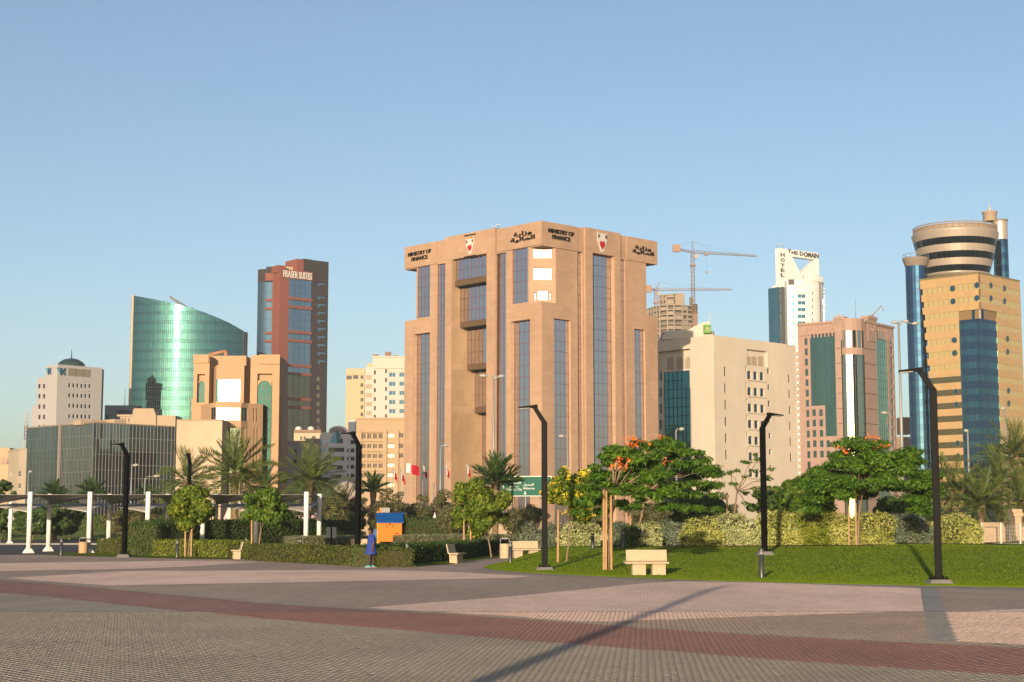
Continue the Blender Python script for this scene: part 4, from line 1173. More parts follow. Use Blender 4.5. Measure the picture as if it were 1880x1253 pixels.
    T3 = thing('tent_dome', 'small pale tent dome rising over bushes below the white gabled block', 'tent', (q.x, q.y, 0)); dm.obj('canopy', mat('tent cloth', (.62, .52, .46), .8), T3)
    # tan hotel
    C = spot(652, 305); f = Fac(C, (1, .05)); T = thing('tan_hotel_block', 'tan block with rows of dark square windows and one glowing window column', 'building', C)
    TN = mat('hotel tan', (.56, .405, .255), .85, var=.05, scale=.3)
    hs = []; bright = []
    for y in (720, 803, 884, 964, 1044, 1124): hs += [f.c(*Z(x, y), 7.6, 8 if y > 730 else 10) for x in (393, 439, 486, 533)]
    for y in (715, 801, 880, 960, 1040, 1120): bright.append(f.c(*Z(615, y), 14, 8.5)); 
    for y in (715, 801, 880): hs.append(f.c(*Z(699, y), 9, 8.5))
    zt = f.px(*Z(560, 585))[1]; a = f.px(746, 800)[0]
    w = MB(); wall(w, f, 0, a, 0, zt, hs + bright, .35); fbox(w, f, 0, a, 0, zt - .06, -14, -.5)
    w.obj('wall', TN, T)
    c = MB()
    for y in (684, 760, 842, 923, 1003, 1083): z = f.px(*Z(480, y))[1]; fbox(c, f, f.px(*Z(372, y))[0], f.px(*Z(556, y))[0], z - .12, z + .12, .0, .3)
    fbox(c, f, -.1, a, zt + .002, zt + .4, -1, .2)
    for x in (360, 568, 666): aa = f.px(*Z(x, 800))[0]; fbox(c, f, aa - .35, aa + .35, 0, f.px(*Z(x, 670))[1], .004, .35)
    c.obj('string_courses', TN, T, kind='stuff')
    for h in hs: pane(T, f, h, DW, o=-.3, nx=2, nz=1, mm=TN, bw=.08)
    for h in bright: pane(T, f, h, BRG, o=-.3, nx=3, nz=1, mm=TN, bw=.12)
    g = Fac(spot(637, 372), (1, .02)); m = MB(); fbox(m, g, 0, g.px(652, 800)[0], 0, g.px(645, 772)[1], -8, 0); m.obj('side_wall', PW, T)
    # cream and white tower
    C = spot(632, 560); f = Fac(C, (1, .03)); T = thing('cream_white_tower', 'cream and white apartment tower with blue windows behind the tan hotel', 'apartment tower', C)
    CM = mat('warm cream', (.66, .52, .33), .85); WH = mat('bright white render', (.70, .64, .56), .8)
    hs = [f.c(*Z(273, 240), 9.5, 7), f.c(*Z(327, 236), 9.5, 7)] + [f.c(*Z(378, y), 5, 6.5) for y in (237, 301, 362, 422, 482, 542, 603)]
    a1 = f.px(*Z(400, 300))[0]; z1 = f.px(*Z(310, 165))[1]
    w = MB(); wall(w, f, 0, a1, 0, z1, hs, .5); fbox(w, f, 0, a1, 0, z1 - .06, -16, -.7); fbox(w, f, f.px(*Z(415, 100))[0], f.px(*Z(470, 100))[0], z1 - 4, f.px(*Z(440, 112))[1], -10, -4); w.obj('wall', CM, T)
    for h in hs: pane(T, f, h, DW, o=-.4)
    g = Fac(spot(667.5, 556), (1, .06)); b0 = 0; b1 = g.px(*Z(465, 300))[0]; b2 = g.px(746, 700)[0]; zA = g.px(*Z(430, 152))[1]; zB = g.px(*Z(590, 74))[1]; zB2 = g.px(*Z(590, 160))[1]
    sm = [g.c(*Z(484, y), 3.8, 7.5) for y in (198, 270, 343, 417, 491, 563)] + [g.c(*Z(576, y), 3.4, 7.5) for y in (187, 260, 333, 408, 483, 556)]
    bg_ = [g.c(*Z(628, y), 12, 8) for y in (217, 292, 367, 441, 516)] + [g.c(*Z(706, y), 9, 8) for y in (216, 291, 366, 441, 515)]
    w = MB(); wall(w, g, b0, b1, 0, zA); wall(w, g, b1, b2, 0, zB, sm + bg_, .5); fbox(w, g, b0, b2, 0, zA - 1, -16, -.7); fbox(w, g, b1, b2, zA - 1, zB - .06, -12, -.7); w.obj('wall', WH, T)
    for h in sm: pane(T, g, h, DW, o=-.4)
    for h in bg_: pane(T, g, h, BW, o=-.4, nx=2, nz=1, mm=WH, bw=.1)
    for y in (238, 312, 385, 458, 533): pane(T, g, g.c(*Z(435, y), 10.5, 8), mat('beige shutter', (.52, .40, .30), .8), o=.06, name='shutter')
    c = MB(); fbox(c, g, b1 + .1, b2, zB2 - .2, zB2 + .2, .0, .4); fbox(c, g, b1, b2, zB + .002, zB + .5, -1, .3); c.obj('string_courses', WH, T, kind='stuff')
    for X, h in ((490, 1.5), (590, 2.4), (650, 1.2)):
        q = g.pt(g.px(*Z(X, 80))[0], zB, -5); m = MB(); m.box(q.x - 1, q.x + 1, q.y - 1, q.y + 1, zB - .5, zB + h); m.obj('roof_unit', mat('roof brown', (.34, .2, .14), .8), T)
build_middle()
# ---- buildings right of the ministry
def build_unfinished():
    base = spot(1242, 950)
    T = thing('unfinished_tower', 'bare concrete tower under construction with open floors beneath two cranes', 'construction site', base)
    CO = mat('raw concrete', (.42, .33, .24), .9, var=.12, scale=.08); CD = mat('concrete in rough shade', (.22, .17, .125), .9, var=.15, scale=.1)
    def floors(pts, zs, depth, thick=.55):
        # pts: front edge line, left to right
        P = [spot(u, y) for u, y in pts]
        Bk = [Vector((p.x * 1.0, p.y + depth, 0)) for p in P]
        for z in zs:
            s = MB(); s.prism([(p.x, p.y) for p in P] + [(p.x, p.y) for p in Bk[::-1]], z - thick, z); s.obj('floor_slab', CO, T)
        c = MB()
        for i in range(len(P) - 1):
            ln = (P[i + 1] - P[i]).length; n = max(1, int(round(ln / 3.9)))
            d = (P[i + 1] - P[i]).normalized()
            for k in range(n):
                p = P[i].lerp(P[i + 1], k / n) + Vector((0, .5, 0))
                c.obox((p.x, p.y), d, .75, .75, zs[0] - 3, zs[-1] - thick)
        c.obj('columns', CO, T, kind='stuff')
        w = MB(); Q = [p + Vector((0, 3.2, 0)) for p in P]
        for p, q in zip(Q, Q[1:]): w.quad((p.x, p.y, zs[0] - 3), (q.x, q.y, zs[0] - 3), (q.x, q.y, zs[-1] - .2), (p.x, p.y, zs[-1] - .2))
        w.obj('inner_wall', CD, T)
        k = MB()
        for j in range(len(zs) - 1):
            for i in range(len(P) - 1):
                ln = (P[i + 1] - P[i]).length; n = max(1, int(round(ln / 3.9)))
                for q in range(n):
                    if RND.random() < .55:
                        a = P[i].lerp(P[i + 1], (q + .1) / n) + Vector((0, 1.0, 0)); b = P[i].lerp(P[i + 1], (q + .9) / n) + Vector((0, 1.0, 0)); h = RND.choice((1.0, 1.0, 1.6, 2.2))
                        k.quad((a.x, a.y, zs[j]), (b.x, b.y, zs[j]), (b.x, b.y, zs[j] + h), (a.x, a.y, zs[j] + h))
        k.obj('infill_panels', CO, T, kind='stuff')
    ztop = at(1242, 559, 950).z
    zs = [ztop - 2.88 * k for k in range(16)][::-1]
    floors([(1180, 990), (1186, 978), (1194, 968), (1204, 960), (1216, 954), (1230, 951), (1242, 950), (1258, 952), (1276, 956)], zs, 22)
    z2 = at(1262, 538.5, 965).z
    floors([(1216, 972), (1228, 967), (1244, 964)], [ztop + 2.9, ztop + 5.6, z2 - 2.0, z2 - .4], 10)
    m = MB(); p = spot(1244.5, 964); q = spot(1262, 966); m.prism([(p.x, p.y), (q.x, q.y), (q.x, q.y + 9), (p.x, p.y + 9)], ztop - 1, z2); m.obj('lift_core', CO, T)
    m = MB(); p = spot(1276.3, 955.5); q = spot(1286, 957); m.prism([(p.x, p.y), (q.x, q.y), (q.x, q.y + 16), (p.x, p.y + 16)], zs[0] - 3, at(1280, 558, 956).z); m.obj('stair_core', mat('rust scaffold', (.36, .22, .13), .9, var=.2, scale=.3), T)
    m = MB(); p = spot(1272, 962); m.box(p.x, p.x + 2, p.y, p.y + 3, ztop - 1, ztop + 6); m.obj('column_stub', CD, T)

def tower_crane(name_label, u, Y, vbase, vtop, jib, cj, m_, w=1.9, apex=None, hook=None):
    b = spot(u, Y)
    zb, zt = at(u, vbase, Y).z, at(u, vtop, Y).z
    T = thing('tower_crane', name_label, 'crane', (b.x, b.y, zb))
    m = MB(); h = w / 2; n = int((zt - zb) / w / 1.25)
    cs = [(-h, -h), (h, -h), (h, h), (-h, h)]
    for x, y in cs: m.tube((b.x + x, b.y + y, zb), (b.x + x, b.y + y, zt), .14, n=4)
    for i in range(n):
        z0, z1 = zb + (zt - zb) * i / n, zb + (zt - zb) * (i + 1) / n
        for k in range(4):
            p, q = cs[k], cs[(k + 1) % 4]
            m.tube((b.x + p[0], b.y + p[1], z0), (b.x + q[0], b.y + q[1], z1), .1, n=4)
            m.tube((b.x + p[0], b.y + p[1], z1), (b.x + q[0], b.y + q[1], z1), .1, n=4)
    m.obj('mast', m_, T)
    def lattice(A, B, hh, ww, n, name, taper=1.0):
        k = MB(); d = (B - A); up = Vector((0, 0, 1)); sd = d.cross(up).normalized()
        for i in range(n):
            t0, t1 = i / n, (i + 1) / n
            p, q = A.lerp(B, t0), A.lerp(B, t1); s0 = 1 - (1 - taper) * t0; s1 = 1 - (1 - taper) * t1
            for sg in (-1, 1):
                k.tube(p + sd * sg * ww / 2, q + sd * sg * ww / 2, .11, n=4)
                k.tube(p + sd * sg * ww / 2, p.lerp(q, .5) + up * hh * (s0 + s1) / 2, .09, n=4); k.tube(p.lerp(q, .5) + up * hh * (s0 + s1) / 2, q + sd * sg * ww / 2, .09, n=4)
            k.tube(p + up * hh * s0, q + up * hh * s1, .11, n=4)
        return k.obj(name, m_, T)
    top = Vector((b.x, b.y, zt))
    J = at(*jib, Y + 26); K = at(*cj, Y - 12)
    J = Vector((J.x, J.y, J.z)); 
    lattice(top, J, 1.7, 1.5, 22, 'jib', .5); lattice(top, K, 1.2, 1.5, 8, 'counter_jib')
    m = MB(); m.box(K.x - .2, K.x + 4.2, K.y - 1, K.y + 1, K.z - 1.8, K.z + 2.6); m.obj('counterweight', mat('crane weight', (.42, .25, .17), .8), T)
    ap = Vector(at(*apex, Y)) if apex else top + Vector((0, 0, 9))
    m = MB(); m.tube(top + Vector((-.8, 0, 0)), ap, .2, .12, 4); m.tube(top + Vector((.8, 0, 0)), ap, .2, .12, 4); m.obj('apex_frame', m_, T)
    m = MB(); m.tube(ap, top.lerp(J, .72) + Vector((0, 0, 1.2)), .06, n=3); m.tube(ap, K + Vector((0, 0, 1)), .06, n=3); m.tube(ap, top.lerp(J, .35) + Vector((0, 0, 1.4)), .06, n=3); m.obj('stay_cables', m_, T)
    m = MB(); m.box(b.x + .9, b.x + 3, b.y - 1.6, b.y, zt - 3.4, zt - 1); m.obj('cab', mat('crane cab', (.45, .40, .36), .5), T)
    m = MB(); m.box(b.x - 1.7, b.x + 1.7, b.y - 1.7, b.y + 1.7, zt - 8, zt - 7.3); m.obj('platform', m_, T)
    if hook:
        p = top.lerp(J, hook[0]); m = MB(); m.tube(p, p - Vector((0, 0, hook[1])), .05, n=3); m.box(p.x - .5, p.x + .5, p.y - .4, p.y + .4, p.z - hook[1], p.z - hook[1] + 1.4); m.box(p.x - 1.2, p.x + 1.2, p.y - 1, p.y + 1, p.z - 1, p.z - .1); m.obj('hook_block', m_, T)
    return T

build_unfinished()
tower_crane('tall brown tower crane with a long jib over the unfinished tower', 1278, 945, 566, 465, (1389, 471.5), (1236, 457.5), mat('crane brown', (.36, .235, .17), .7), apex=(1271.5, 443), hook=(.21, 12))
tower_crane('smaller orange tower crane standing behind the unfinished tower', 1208.5, 1010, 575, 534, (1344, 533), (1184, 532), mat('crane orange red', (.50, .29, .19), .7), apex=(1211, 518))

def build_beige():
    C = spot(1315.7, 290); L_ = Fac(C, DL); R_ = Fac(C, DR)
    T = thing('beige_office_block', 'plain beige office block with teal glass curtain wall and a green roof sign', 'office building', C)
    BE = stone('beige cladding', (.78, .66, .53), .02, 3.0, 1.5, .93, streak=.06)
    TG = glass('deep teal glass', (.045, .17, .20), .08); DW = glass('navy window', (.05, .10, .15), .10); MM = mat('teal bar', (.03, .09, .11), .5)
    Z = lambda X, Y: (1200 + X / 4.321, 580 + Y / 4.321)
    zt = R_.px(1315.7, 616)[1]; aL = L_.px(1196, 640)[0]; aR = R_.px(*Z(1135, 600))[0]
    cw = L_.r(*Z(85, 448), *Z(291, 1200)); cw = (cw[0], cw[1], 0, L_.px(*Z(190, 441))[1])
    lw = [L_.c(*Z(56, y), 4.6, 16) for y in (480, 610, 738, 865, 993)]
    rec = (L_.px(*Z(40, 350))[0], L_.px(*Z(290, 350))[0], cw[3] + .3, L_.px(*Z(170, 275))[1])
    sl = [R_.r(*Z(559 + i * 2, 405 + i * 132), *Z(571 + i * 2, 480 + i * 132)) for i in range(6)] + [R_.r(*Z(1068 + i * 3, 466 + i * 125), *Z(1079 + i * 3, 532 + i * 125)) for i in range(6)]
    wn_ = [R_.r(*Z(x0 + i * 2.5, 440 + (x0 - 743) * .09 + i * 129), *Z(x0 + 33 + i * 2.5, 504 + (x0 - 743) * .09 + i * 129)) for x0 in (743, 792, 843) for i in range(7)]
    cr_ = [R_.r(*Z(901 + i * 3, 420 + i * 128), *Z(922 + i * 3, 462 + i * 128)) for i in range(7)]
    pl_ = [R_.r(*Z(728 + i * 2.2, 399 + i * 130), *Z(742 + i * 2.2, 442 + i * 130)) for i in range(6)]
    niche = R_.r(*Z(741, 275), *Z(905, 400))
    w = MB()
    wall(w, L_, aL, 0, 0, zt, [cw + (.25,), rec + (.5,)] + [h + (.3,) for h in lw])
    wall(w, R_, 0, aR, 0, zt, [h + (.12,) for h in sl] + [h + (.35,) for h in wn_ + cr_ + pl_] + [niche + (.6,)])
    closer(w, L_.pt(aL, 0), C, R_.pt(aR, 0), zt - .8)
    w.obj('wall', BE, T)
    q = MB(); fbox(q, L_, rec[0], rec[1], rec[2], rec[3], -.6, -.5); fbox(q, R_, niche[0], niche[1], niche[2], niche[3], -.7, -.6); q.obj('recess_wall', BE, T, kind='stuff')
    for x0 in (95, 170, 240):
        q = MB(); r = L_.r(*Z(x0, 325), *Z(x0 + 50, 425)); n = 8; c = (r[0] + r[1]) / 2; hw = (r[1] - r[0]) / 2
        fprism(q, L_, [(r[0], r[2]), (r[1], r[2])] + [(c + hw * cos(pi * i / n), r[3] - .6 + .6 * sin(pi * i / n)) for i in range(n + 1)], -.5, -.38); q.obj('blind_arch', mat('beige panel', (.50, .40, .30), .8), T)
    for x0 in (748, 793, 845):
        q = MB(); r = R_.r(*Z(x0, 322), *Z(x0 + 38, 396)); fbox(q, R_, r[0], r[1], r[2], r[3], -.6, -.45); q.obj('niche_panel', MATS['beige panel'], T)
    curtain(T, L_, cw[0], cw[1], 0, cw[3], 6, 18, TG, MM, o=-.15, bw=.10, hb=.14, single=True)
    for h in lw: pane(T, L_, h, DW, o=-.25)
    for h in sl: pane(T, R_, h, mat('slit shade', (.035, .028, .02), .6), o=-.10, name='slit_window')
    for h in wn_ + cr_: pane(T, R_, h, DW, o=-.3)
    for h in pl_: pane(T, R_, h, DW, o=-.3, name='corner_window')
    k = MB()
    for i in range(7):
        r = R_.r(*Z(742, 512 + i * 129), *Z(890, 520 + i * 129)); fbox(k, R_, r[0], r[1], r[2], r[3], .002, .25)
    k.obj('window_ledges', BE, T, kind='stuff')
    k = MB(); a = L_.px(*Z(437, 600))[0]; fbox(k, L_, a, 0.1, 0, zt - 3.2, .003, .22); k.obj('corner_pilaster', BE, T)
    k = MB(); fbox(k, L_, rec[0], rec[1], rec[3] + .003, rec[3] + .35, .003, .4); k.obj('cornice', BE, T)
    k = MB()
    for i in range(26): z = zt - 1.2 - i * 1.25; fbox(k, R_, aR - .1, aR + .85, z - .75, z, -1.6, .1)
    k.obj('edge_blocks', BE, T, kind='stuff')
    # white roof hull with the green sign
    f = Fac(C + Vector((-2, 9, 0)), (1, .05)); z = lambda u, v: f.px(u, v)
    p = [z(1216, 624), z(1316, 618), z(1303, 613), z(1303.5, 590), z(1290, 592.5), z(1276, 599), z(1262, 607), z(1245, 606.5), z(1225, 608), z(1217, 615)]
    k = MB(); fprism(k, f, [(a, b) for a, b in p], -4, 0); k.obj('roof_hull', mat('white plaster', (.74, .68, .58), .8), T)
    k = MB(); r = f.r(1291.3, 597.5, 1304, 613.3); fbox(k, f, r[0], r[1], r[2], r[3], .02, .8); s = k.obj('sign_box', mat('sign green', (.16, .36, .05), .45), T)
    k = MB(); fbox(k, f, r[0], r[1], r[2] + .3, r[2] + .55, .805, .83); k.obj('sign_bar', mat('sign pale green', (.30, .48, .22), .5), s)
    text(s, f, 'in', 1295, 600.5, 1301, 606.5, WHITE, o=.95, depth=.1, bold=.03) if False else None
    tx = text(T, f, 'in', 1294.6, 600.3, 1301.2, 607.5, mat('sign cream', (.62, .62, .35), .6), o=.93, depth=.12, bold=.02)
    k = MB(); q = f.pt(*z(1303.8, 592)); k.tube(q, q + Vector((0, 0, 1.6)), .08, n=6); k.obj('flag_pole', WHITE, T)
    for u, h in ((1307, .9), (1221, .7), (1236, .5), (1255, .8)):
        q = f.pt(*z(u, 616)); k = MB(); k.lathe((q.x, q.y + 1), [(.55, q.z - 1), (.6, q.z + .2), (.55, q.z + h)], 10); k.obj('roof_unit', mat('roof unit', (.40, .34, .28), .8), T)
build_beige()

def build_domain():
    base = spot(1430, 760); d = vpdir(1430, 455.4, 1504, 465); S = Fac(base, d)
    T = thing('hotel_slab_tower', 'white hotel tower with triangular hole and THE DOMAIN HOTEL lettering', 'hotel tower', base)
    WH = mat('hotel white', (.95, .93, .90), .75, var=.02, scale=.05); TG = glass('hotel teal glass', (.085, .28, .34), .09, wav=.02); MM = mat('teal bar', (.03, .09, .11), .5)
    Z = lambda X, Y: (1400 + X / 5.964, 440 + Y / 5.964)
    P = lambda X, Y: S.px(*Z(X, Y))
    a0 = P(178, 92)[0]; a1 = P(618, 300)[0]; zt = P(178, 93)[1]; zb = P(400, 520)[1]
    T1, T2, T3 = P(325, 190), P(572, 222), P(416, 372)
    T1 = (T1[0], T1[1]); T2 = (T2[0], T1[1])
    w = MB(); th = -2.6
    fprism(w, S, [(a0, zb), (T3[0], zb), T3, T1, (T1[0], zt), (a0, zt)], th, 0)
    fprism(w, S, [(T3[0], zb), (a1, zb), (a1, zt), (T2[0], zt), T2, T3], th, 0)
    fprism(w, S, [T1, T2, (T2[0], zt), (T1[0], zt)], th, 0)
    w.obj('crown_slab', WH, T)
    w = MB(); ap = P(210, 600)[0]; fbox(w, S, a0, P(203, 600)[0], 0, zb, -5, 0); fbox(w, S, P(203, 490)[0], P(264, 600)[0], P(230, 520)[1], zb, -5, -.1); w.obj('left_pillar', WH, T)
    curtain(T, S, P(204, 700)[0], P(264, 700)[0], 0, P(230, 520)[1], 2, 36, TG, MM, o=-.4, bw=.12, hb=.1)
    w = MB(); fbox(w, S, P(255, 700)[0], P(272, 700)[0], 0, P(270, 440)[1], -3, .05); w.obj('pier', WH, T)
    L_ = Fac(base + d * (a0 - .4), perp_left(d)); al = L_.px(*Z(66, 700))[0]
    curtain(T, L_, al, -.1, 0, L_.px(*Z(120, 531))[1], 6, 40, TG, MM, bw=.08, hb=.06)
    w = MB(); fbox(w, L_, al, 0, 0, L_.px(*Z(120, 533))[1], -14, -.3); w.obj('glass_wing_core', mat('dark roof', (.10, .12, .12), .8), T)
    # the rounded body in front
    cy = Cyl(spot(1470, 757), 16.0); q = lambda X, Y: cy.px(*Z(X, Y))
    aA, aB = q(268, 700)[0], 16 * 1.5; zr = q(470, 450)[1]; zcr = q(470, 385)[1]
    hs = [cy.r(*Z(280, 612 + i * 74), *Z(354, 648 + i * 74)) for i in range(10)] + [cy.r(*Z(385, 601 + i * 74), *Z(472, 640 + i * 74)) for i in range(8)]
    sm = [cy.c(*Z(548, y), 2.2, 6) for y in (590, 663, 738, 811, 885, 958)] + [cy.c(*Z(692, y), 1.4, 6) for y in (612, 685, 755, 828, 900)]
    lv = cy.r(*Z(282, 437), *Z(347, 497))
    w = MB(); wall(w, cy, aA, aB, 0, zr, [h + (.5,) for h in hs + sm + [lv]])
    A = seg(cy, aA, aB); w.add([cy.pt(a, zr - .05) for a in A], [tuple(range(len(A)))])
    w.quad(cy.pt(aA, 0), cy.pt(aA, zr), cy.pt(aA, zr) + Vector((0, 12, 0)), cy.pt(aA, 0) + Vector((0, 12, 0)))
    w.obj('round_body', WH, T)
    for h in hs: pane(T, cy, h, TG, o=-.35, nx=2, nz=0, mm=WH, bw=.15)
    for h in sm: pane(T, cy, h, glass('dark window', (.035, .036, .042), .1), o=-.35)
    pane(T, cy, lv, mat('louvre grey', (.13, .11, .11), .7), o=-.2, name='louvre_panel')
    c = MB(); fbox(c, cy, q(372, 600)[0], aB, zr, zr + .5, -1, .35)
    for y in (490, 525, 575): z = q(420, y)[1]; fbox(c, cy, q(368, y)[0], q(478, y)[0], z - .25, z + .25, .002, .5)
    c.obj('cornice', WH, T, kind='stuff')
    c = MB(); a = q(455, 420)[0]
    while a < aB - 1: fbox(c, cy, a, a + 1.15, zr + .5, zcr, -1.2, .3); a += 2.0
    fbox(c, cy, q(455, 420)[0], aB, zr + .5, zr + 3.5, -1.5, -.6); c.obj('crown_teeth', WH, T, kind='stuff')
    c = MB(); fbox(c, cy, q(626, 700)[0], q(637, 700)[0], 0, zr - .2, -.2, .06); c.obj('glass_slot', mat('slot grey', (.12, .15, .17), .4), T)
    c = MB()
    for y in (545, 578, 618): z = q(740, y)[1]; fbox(c, cy, q(752, y)[0], aB, z - .3, z + .3, .0, .9)
    for i in range(5): z = q(740, 645 + i * 72)[1]; fbox(c, cy, q(752, 700)[0], aB, z - .3, z + .3, .0, 1.0)
    c.obj('side_balconies', WH, T, kind='stuff')
    for i in range(5): z = q(740, 680 + i * 72)[1]; pane(T, cy, (q(748, 700)[0], aB - .5, z - 1.6, z + 1.6), TG, o=.04)
    LM = mat('dark brown letters', (.06, .045, .035), .6)
    text(T, S, 'T', *Z(277, 108), *Z(308, 150), LM, o=.3, depth=.25, bold=.02); text(T, S, 'HE', *Z(316, 128), *Z(384, 165), LM, o=.3, depth=.25, bold=.02)
    text(T, S, 'D', *Z(405, 133), *Z(443, 178), LM, o=.3, depth=.25, bold=.02); text(T, S, 'OMAIN', *Z(450, 147), *Z(610, 200), LM, o=.3, depth=.25, bold=.02)
    for ch_, y in zip('HOTEL', (150, 208, 265, 318, 372)): text(T, S, ch_, *Z(197, y), *Z(238, y + 38), LM, o=.3, depth=.25, bold=.015)
    m = MB(); p = S.pt(P(220, 90)[0], zt, -2); 
    for dx in (-1.5, 0, 1.5): m.tube(p + Vector((dx, 0, 0)), p + Vector((dx, 0, 2.4)), .12, n=4)
    m.box(p.x - 1.7, p.x + 1.7, p.y - .1, p.y + .1, p.z + 2.0, p.z + 2.3); m.obj('roof_rail', STEEL, T)
build_domain()

def build_pink():
    C = spot(1573, 480)
    r = ray(-2700, HOR); dl = -Vector((r.x, r.y, 0)).normalized(); r = ray(3277, HOR); dr = Vector((r.x, r.y, 0)).normalized()
    T = thing('pink_granite_tower', 'pink stone office tower with green glass sides and a rounded glass bay', 'office tower', C)
    PK = stone('pink granite', (.50, .325, .255), .04, 2.5, 1.25, .80, streak=.05); GG = glass('grey green glass', (.10, .20, .18), .10); GL = glass('lit green glass', (.30, .44, .31), .15, wav=.10); MM = mat('green bar', (.05, .09, .085), .5); GB = mat('granite dark joint', (.17, .095, .075), .7)
    Z = lambda X, Y: (1450 + X / 4.319, 570 + Y / 4.319)
    pL = spot(1552, 484); pR = spot(1594.7, 484)
    L_ = Fac(pL, dl); R_ = Fac(pR, dr)
    zt = L_.px(1540, 589.5)[1]; aL = L_.px(1466.5, 700)[0]; aR = R_.px(1643, 700)[0]
    l = lambda X, Y: L_.px(*Z(X, Y)); q = lambda X, Y: R_.px(*Z(X, Y))
    g0, g1 = l(165, 500)[0], l(363, 500)[0]; zg = l(264, 183)[1]; zs = l(230, 757)[1]; gm = l(282, 850)[0]; z0 = l(330, 998)[1]
    col = [L_.r(*Z(116 + i * 2, 222 + i * 81.5), *Z(140 + i * 2, 276 + i * 81.5)) for i in range(13)]
    sml = [L_.r(*Z(x + i * 2, 786 + i * 82), *Z(x + 28 + i * 2, 840 + i * 82)) for x in (178, 233) for i in range(5)] + [L_.r(*Z(290 + i * 2, 1032 + i * 82), *Z(318 + i * 2, 1086 + i * 82)) for i in range(2)]
    h0, h1 = q(692, 500)[0], q(778, 500)[0]; zh = q(735, 172)[1]
    colr = [R_.r(*Z(795 + i * 1.5, 212 + i * 81.5), *Z(817 + i * 1.5, 266 + i * 81.5)) for i in range(11)] + [R_.r(*Z(772, 862), *Z(790, 915))]
    w = MB()
    wall(w, L_, aL, 0, 0, zt, [(g0, g1, zs, zg, .35), (gm, g1, z0, zs, .35)] + [h + (.4,) for h in col + sml])
    wall(w, R_, 0, aR, 0, zt, [(h0, h1, 0, zh, .35)] + [h + (.4,) for h in colr])
    Bk = L_.pt(aL, 0) + R_.pt(aR, 0) - (pL + pR) / 2
    A_, B_ = L_.pt(aL, 0), R_.pt(aR, 0)
    for p, s in ((B_, Bk), (Bk, A_)): w.quad((p.x, p.y, 0), (s.x, s.y, 0), (s.x, s.y, zt), (p.x, p.y, zt))
    w.add([(p.x, p.y, zt - 1) for p in (A_, pL, pR, B_, Bk)], [(0, 1, 2, 3, 4)])
    w.obj('wall', PK, T)
    curtain(T, L_, g0, g1, zs, zg, 9, 14, GG, MM, o=-.2, bw=.06, hb=.05); curtain(T, L_, gm, g1, z0, zs, 5, 6, GG, MM, o=-.2, bw=.06, hb=.05)
    curtain(T, R_, h0, h1, 0, zh, 5, 24, GL, MM, o=-.2, bw=.06, hb=.06)
    for h in col + sml: pane(T, L_, h, GG, o=-.3, nx=1, nz=1, mm=GB, bw=.06)
    for h in colr: pane(T, R_, h, GG, o=-.3)
    # front bay of glass facets bulging between the two corner piers
    cx = (pL + pR) / 2
    f0 = Fac(pL, (pR - pL)); zb1 = f0.px(*Z(530, 164))[1]; zb0 = f0.px(*Z(530, 300))[1]; zc = f0.px(*Z(530, 355))[1]; ztb = f0.px(*Z(530, 68))[1]
    pts = [pL + Vector((.15, -.6, 0))]
    for ph, wd in ((-48, 6.5), (-9.2, 12.5), (9, 8.5), (27, 8.5), (52, 5.5)):
        ph = radians(ph); pts.append(pts[-1] + Vector((cos(ph), sin(ph), 0)) * (wd * 480 / FPX / cos(ph + radians(12))))
    n = len(pts) - 1
    w = MB()
    for i in range(n):
        f = Fac(pts[i], pts[i + 1] - pts[i]); ln = (pts[i + 1] - pts[i]).length
        wall(w, f, 0, ln, zc, ztb, [(.12 * ln, .88 * ln, zb0, zb1, .3)])
    w.add([(p.x, p.y, ztb - .02) for p in pts], [tuple(range(n + 1))]); w.obj('bay_head', PK, T)
    BG = glass('bay glass', (.40, .45, .36), .11, wav=.02)
    for i in range(n):
        f = Fac(pts[i], pts[i + 1] - pts[i]); ln = (pts[i + 1] - pts[i]).length
        pane(T, f, (.12 * ln, .88 * ln, zb0, zb1), BG, o=-.2, nx=1, nz=0, mm=MM, bw=.1)
        pane(T, f, (.02, ln - .02, 0, zc), BG, o=-.15, name='glass_facet', nx=2, nz=18, mm=MM, bw=.06)
    # corner piers and joints
    for p, dd, f, x0, x1 in ((pL, dl, L_, 368, 436), (pR, dr, R_, 622, 690)):
        a0, a1 = f.px(*Z(x0, 400))[0], f.px(*Z(x1, 400))[0]
        k = MB(); zz = f.px(*Z((x0 + x1) / 2, 52))[1]; fbox(k, f, a0 - .3, a1 + .3, zz - .9, zz, -2, .5); fbox(k, f, a0, a1, zt - 6, zz - .9, -1, .25); k.obj('pier_cap', mat('dark granite', (.22, .10, .07), .7) if False else PK, T)
        k = MB(); c, z = (a0 + a1) / 2, f.px(*Z((x0 + x1) / 2, 100))[1]
        for i in range(12):
            t = 2 * pi * i / 12; fbox(k, f, c + 2.0 * cos(t) - .3, c + 2.0 * cos(t) + .3, z + 2.4 * sin(t) - .3, z + 2.4 * sin(t) + .3, .25, .4)
        k.obj('carved_rosette', mat('pale granite', (.58, .42, .32), .8), T, kind='stuff')
    k = MB()
    for i in range(13):
        z = zg - 5 - i * 4.72 * 0.98
        for f, x0, x1 in ((L_, l(372, 500)[0], -.02), (R_, .02, q(688, 500)[0])): fbox(k, f, x0, x1, z - .1, z + .1, .003, .06)
    fbox(k, L_, aL, g1 + .5, l(200, 197)[1] - .12, l(200, 197)[1] + .12, .003, .1)
    k.obj('dark_joints', GB, T, kind='stuff')
    k = MB()
    for f, x0, x1 in ((L_, aL + .5, l(362, 100)[0]), (R_, q(700, 100)[0], aR - .5)):
        a = x0
        while a < x1 - .6: fbox(k, f, a, a + .45, zt - 4.6, zt - 1.2, .003, .14); a += 1.25
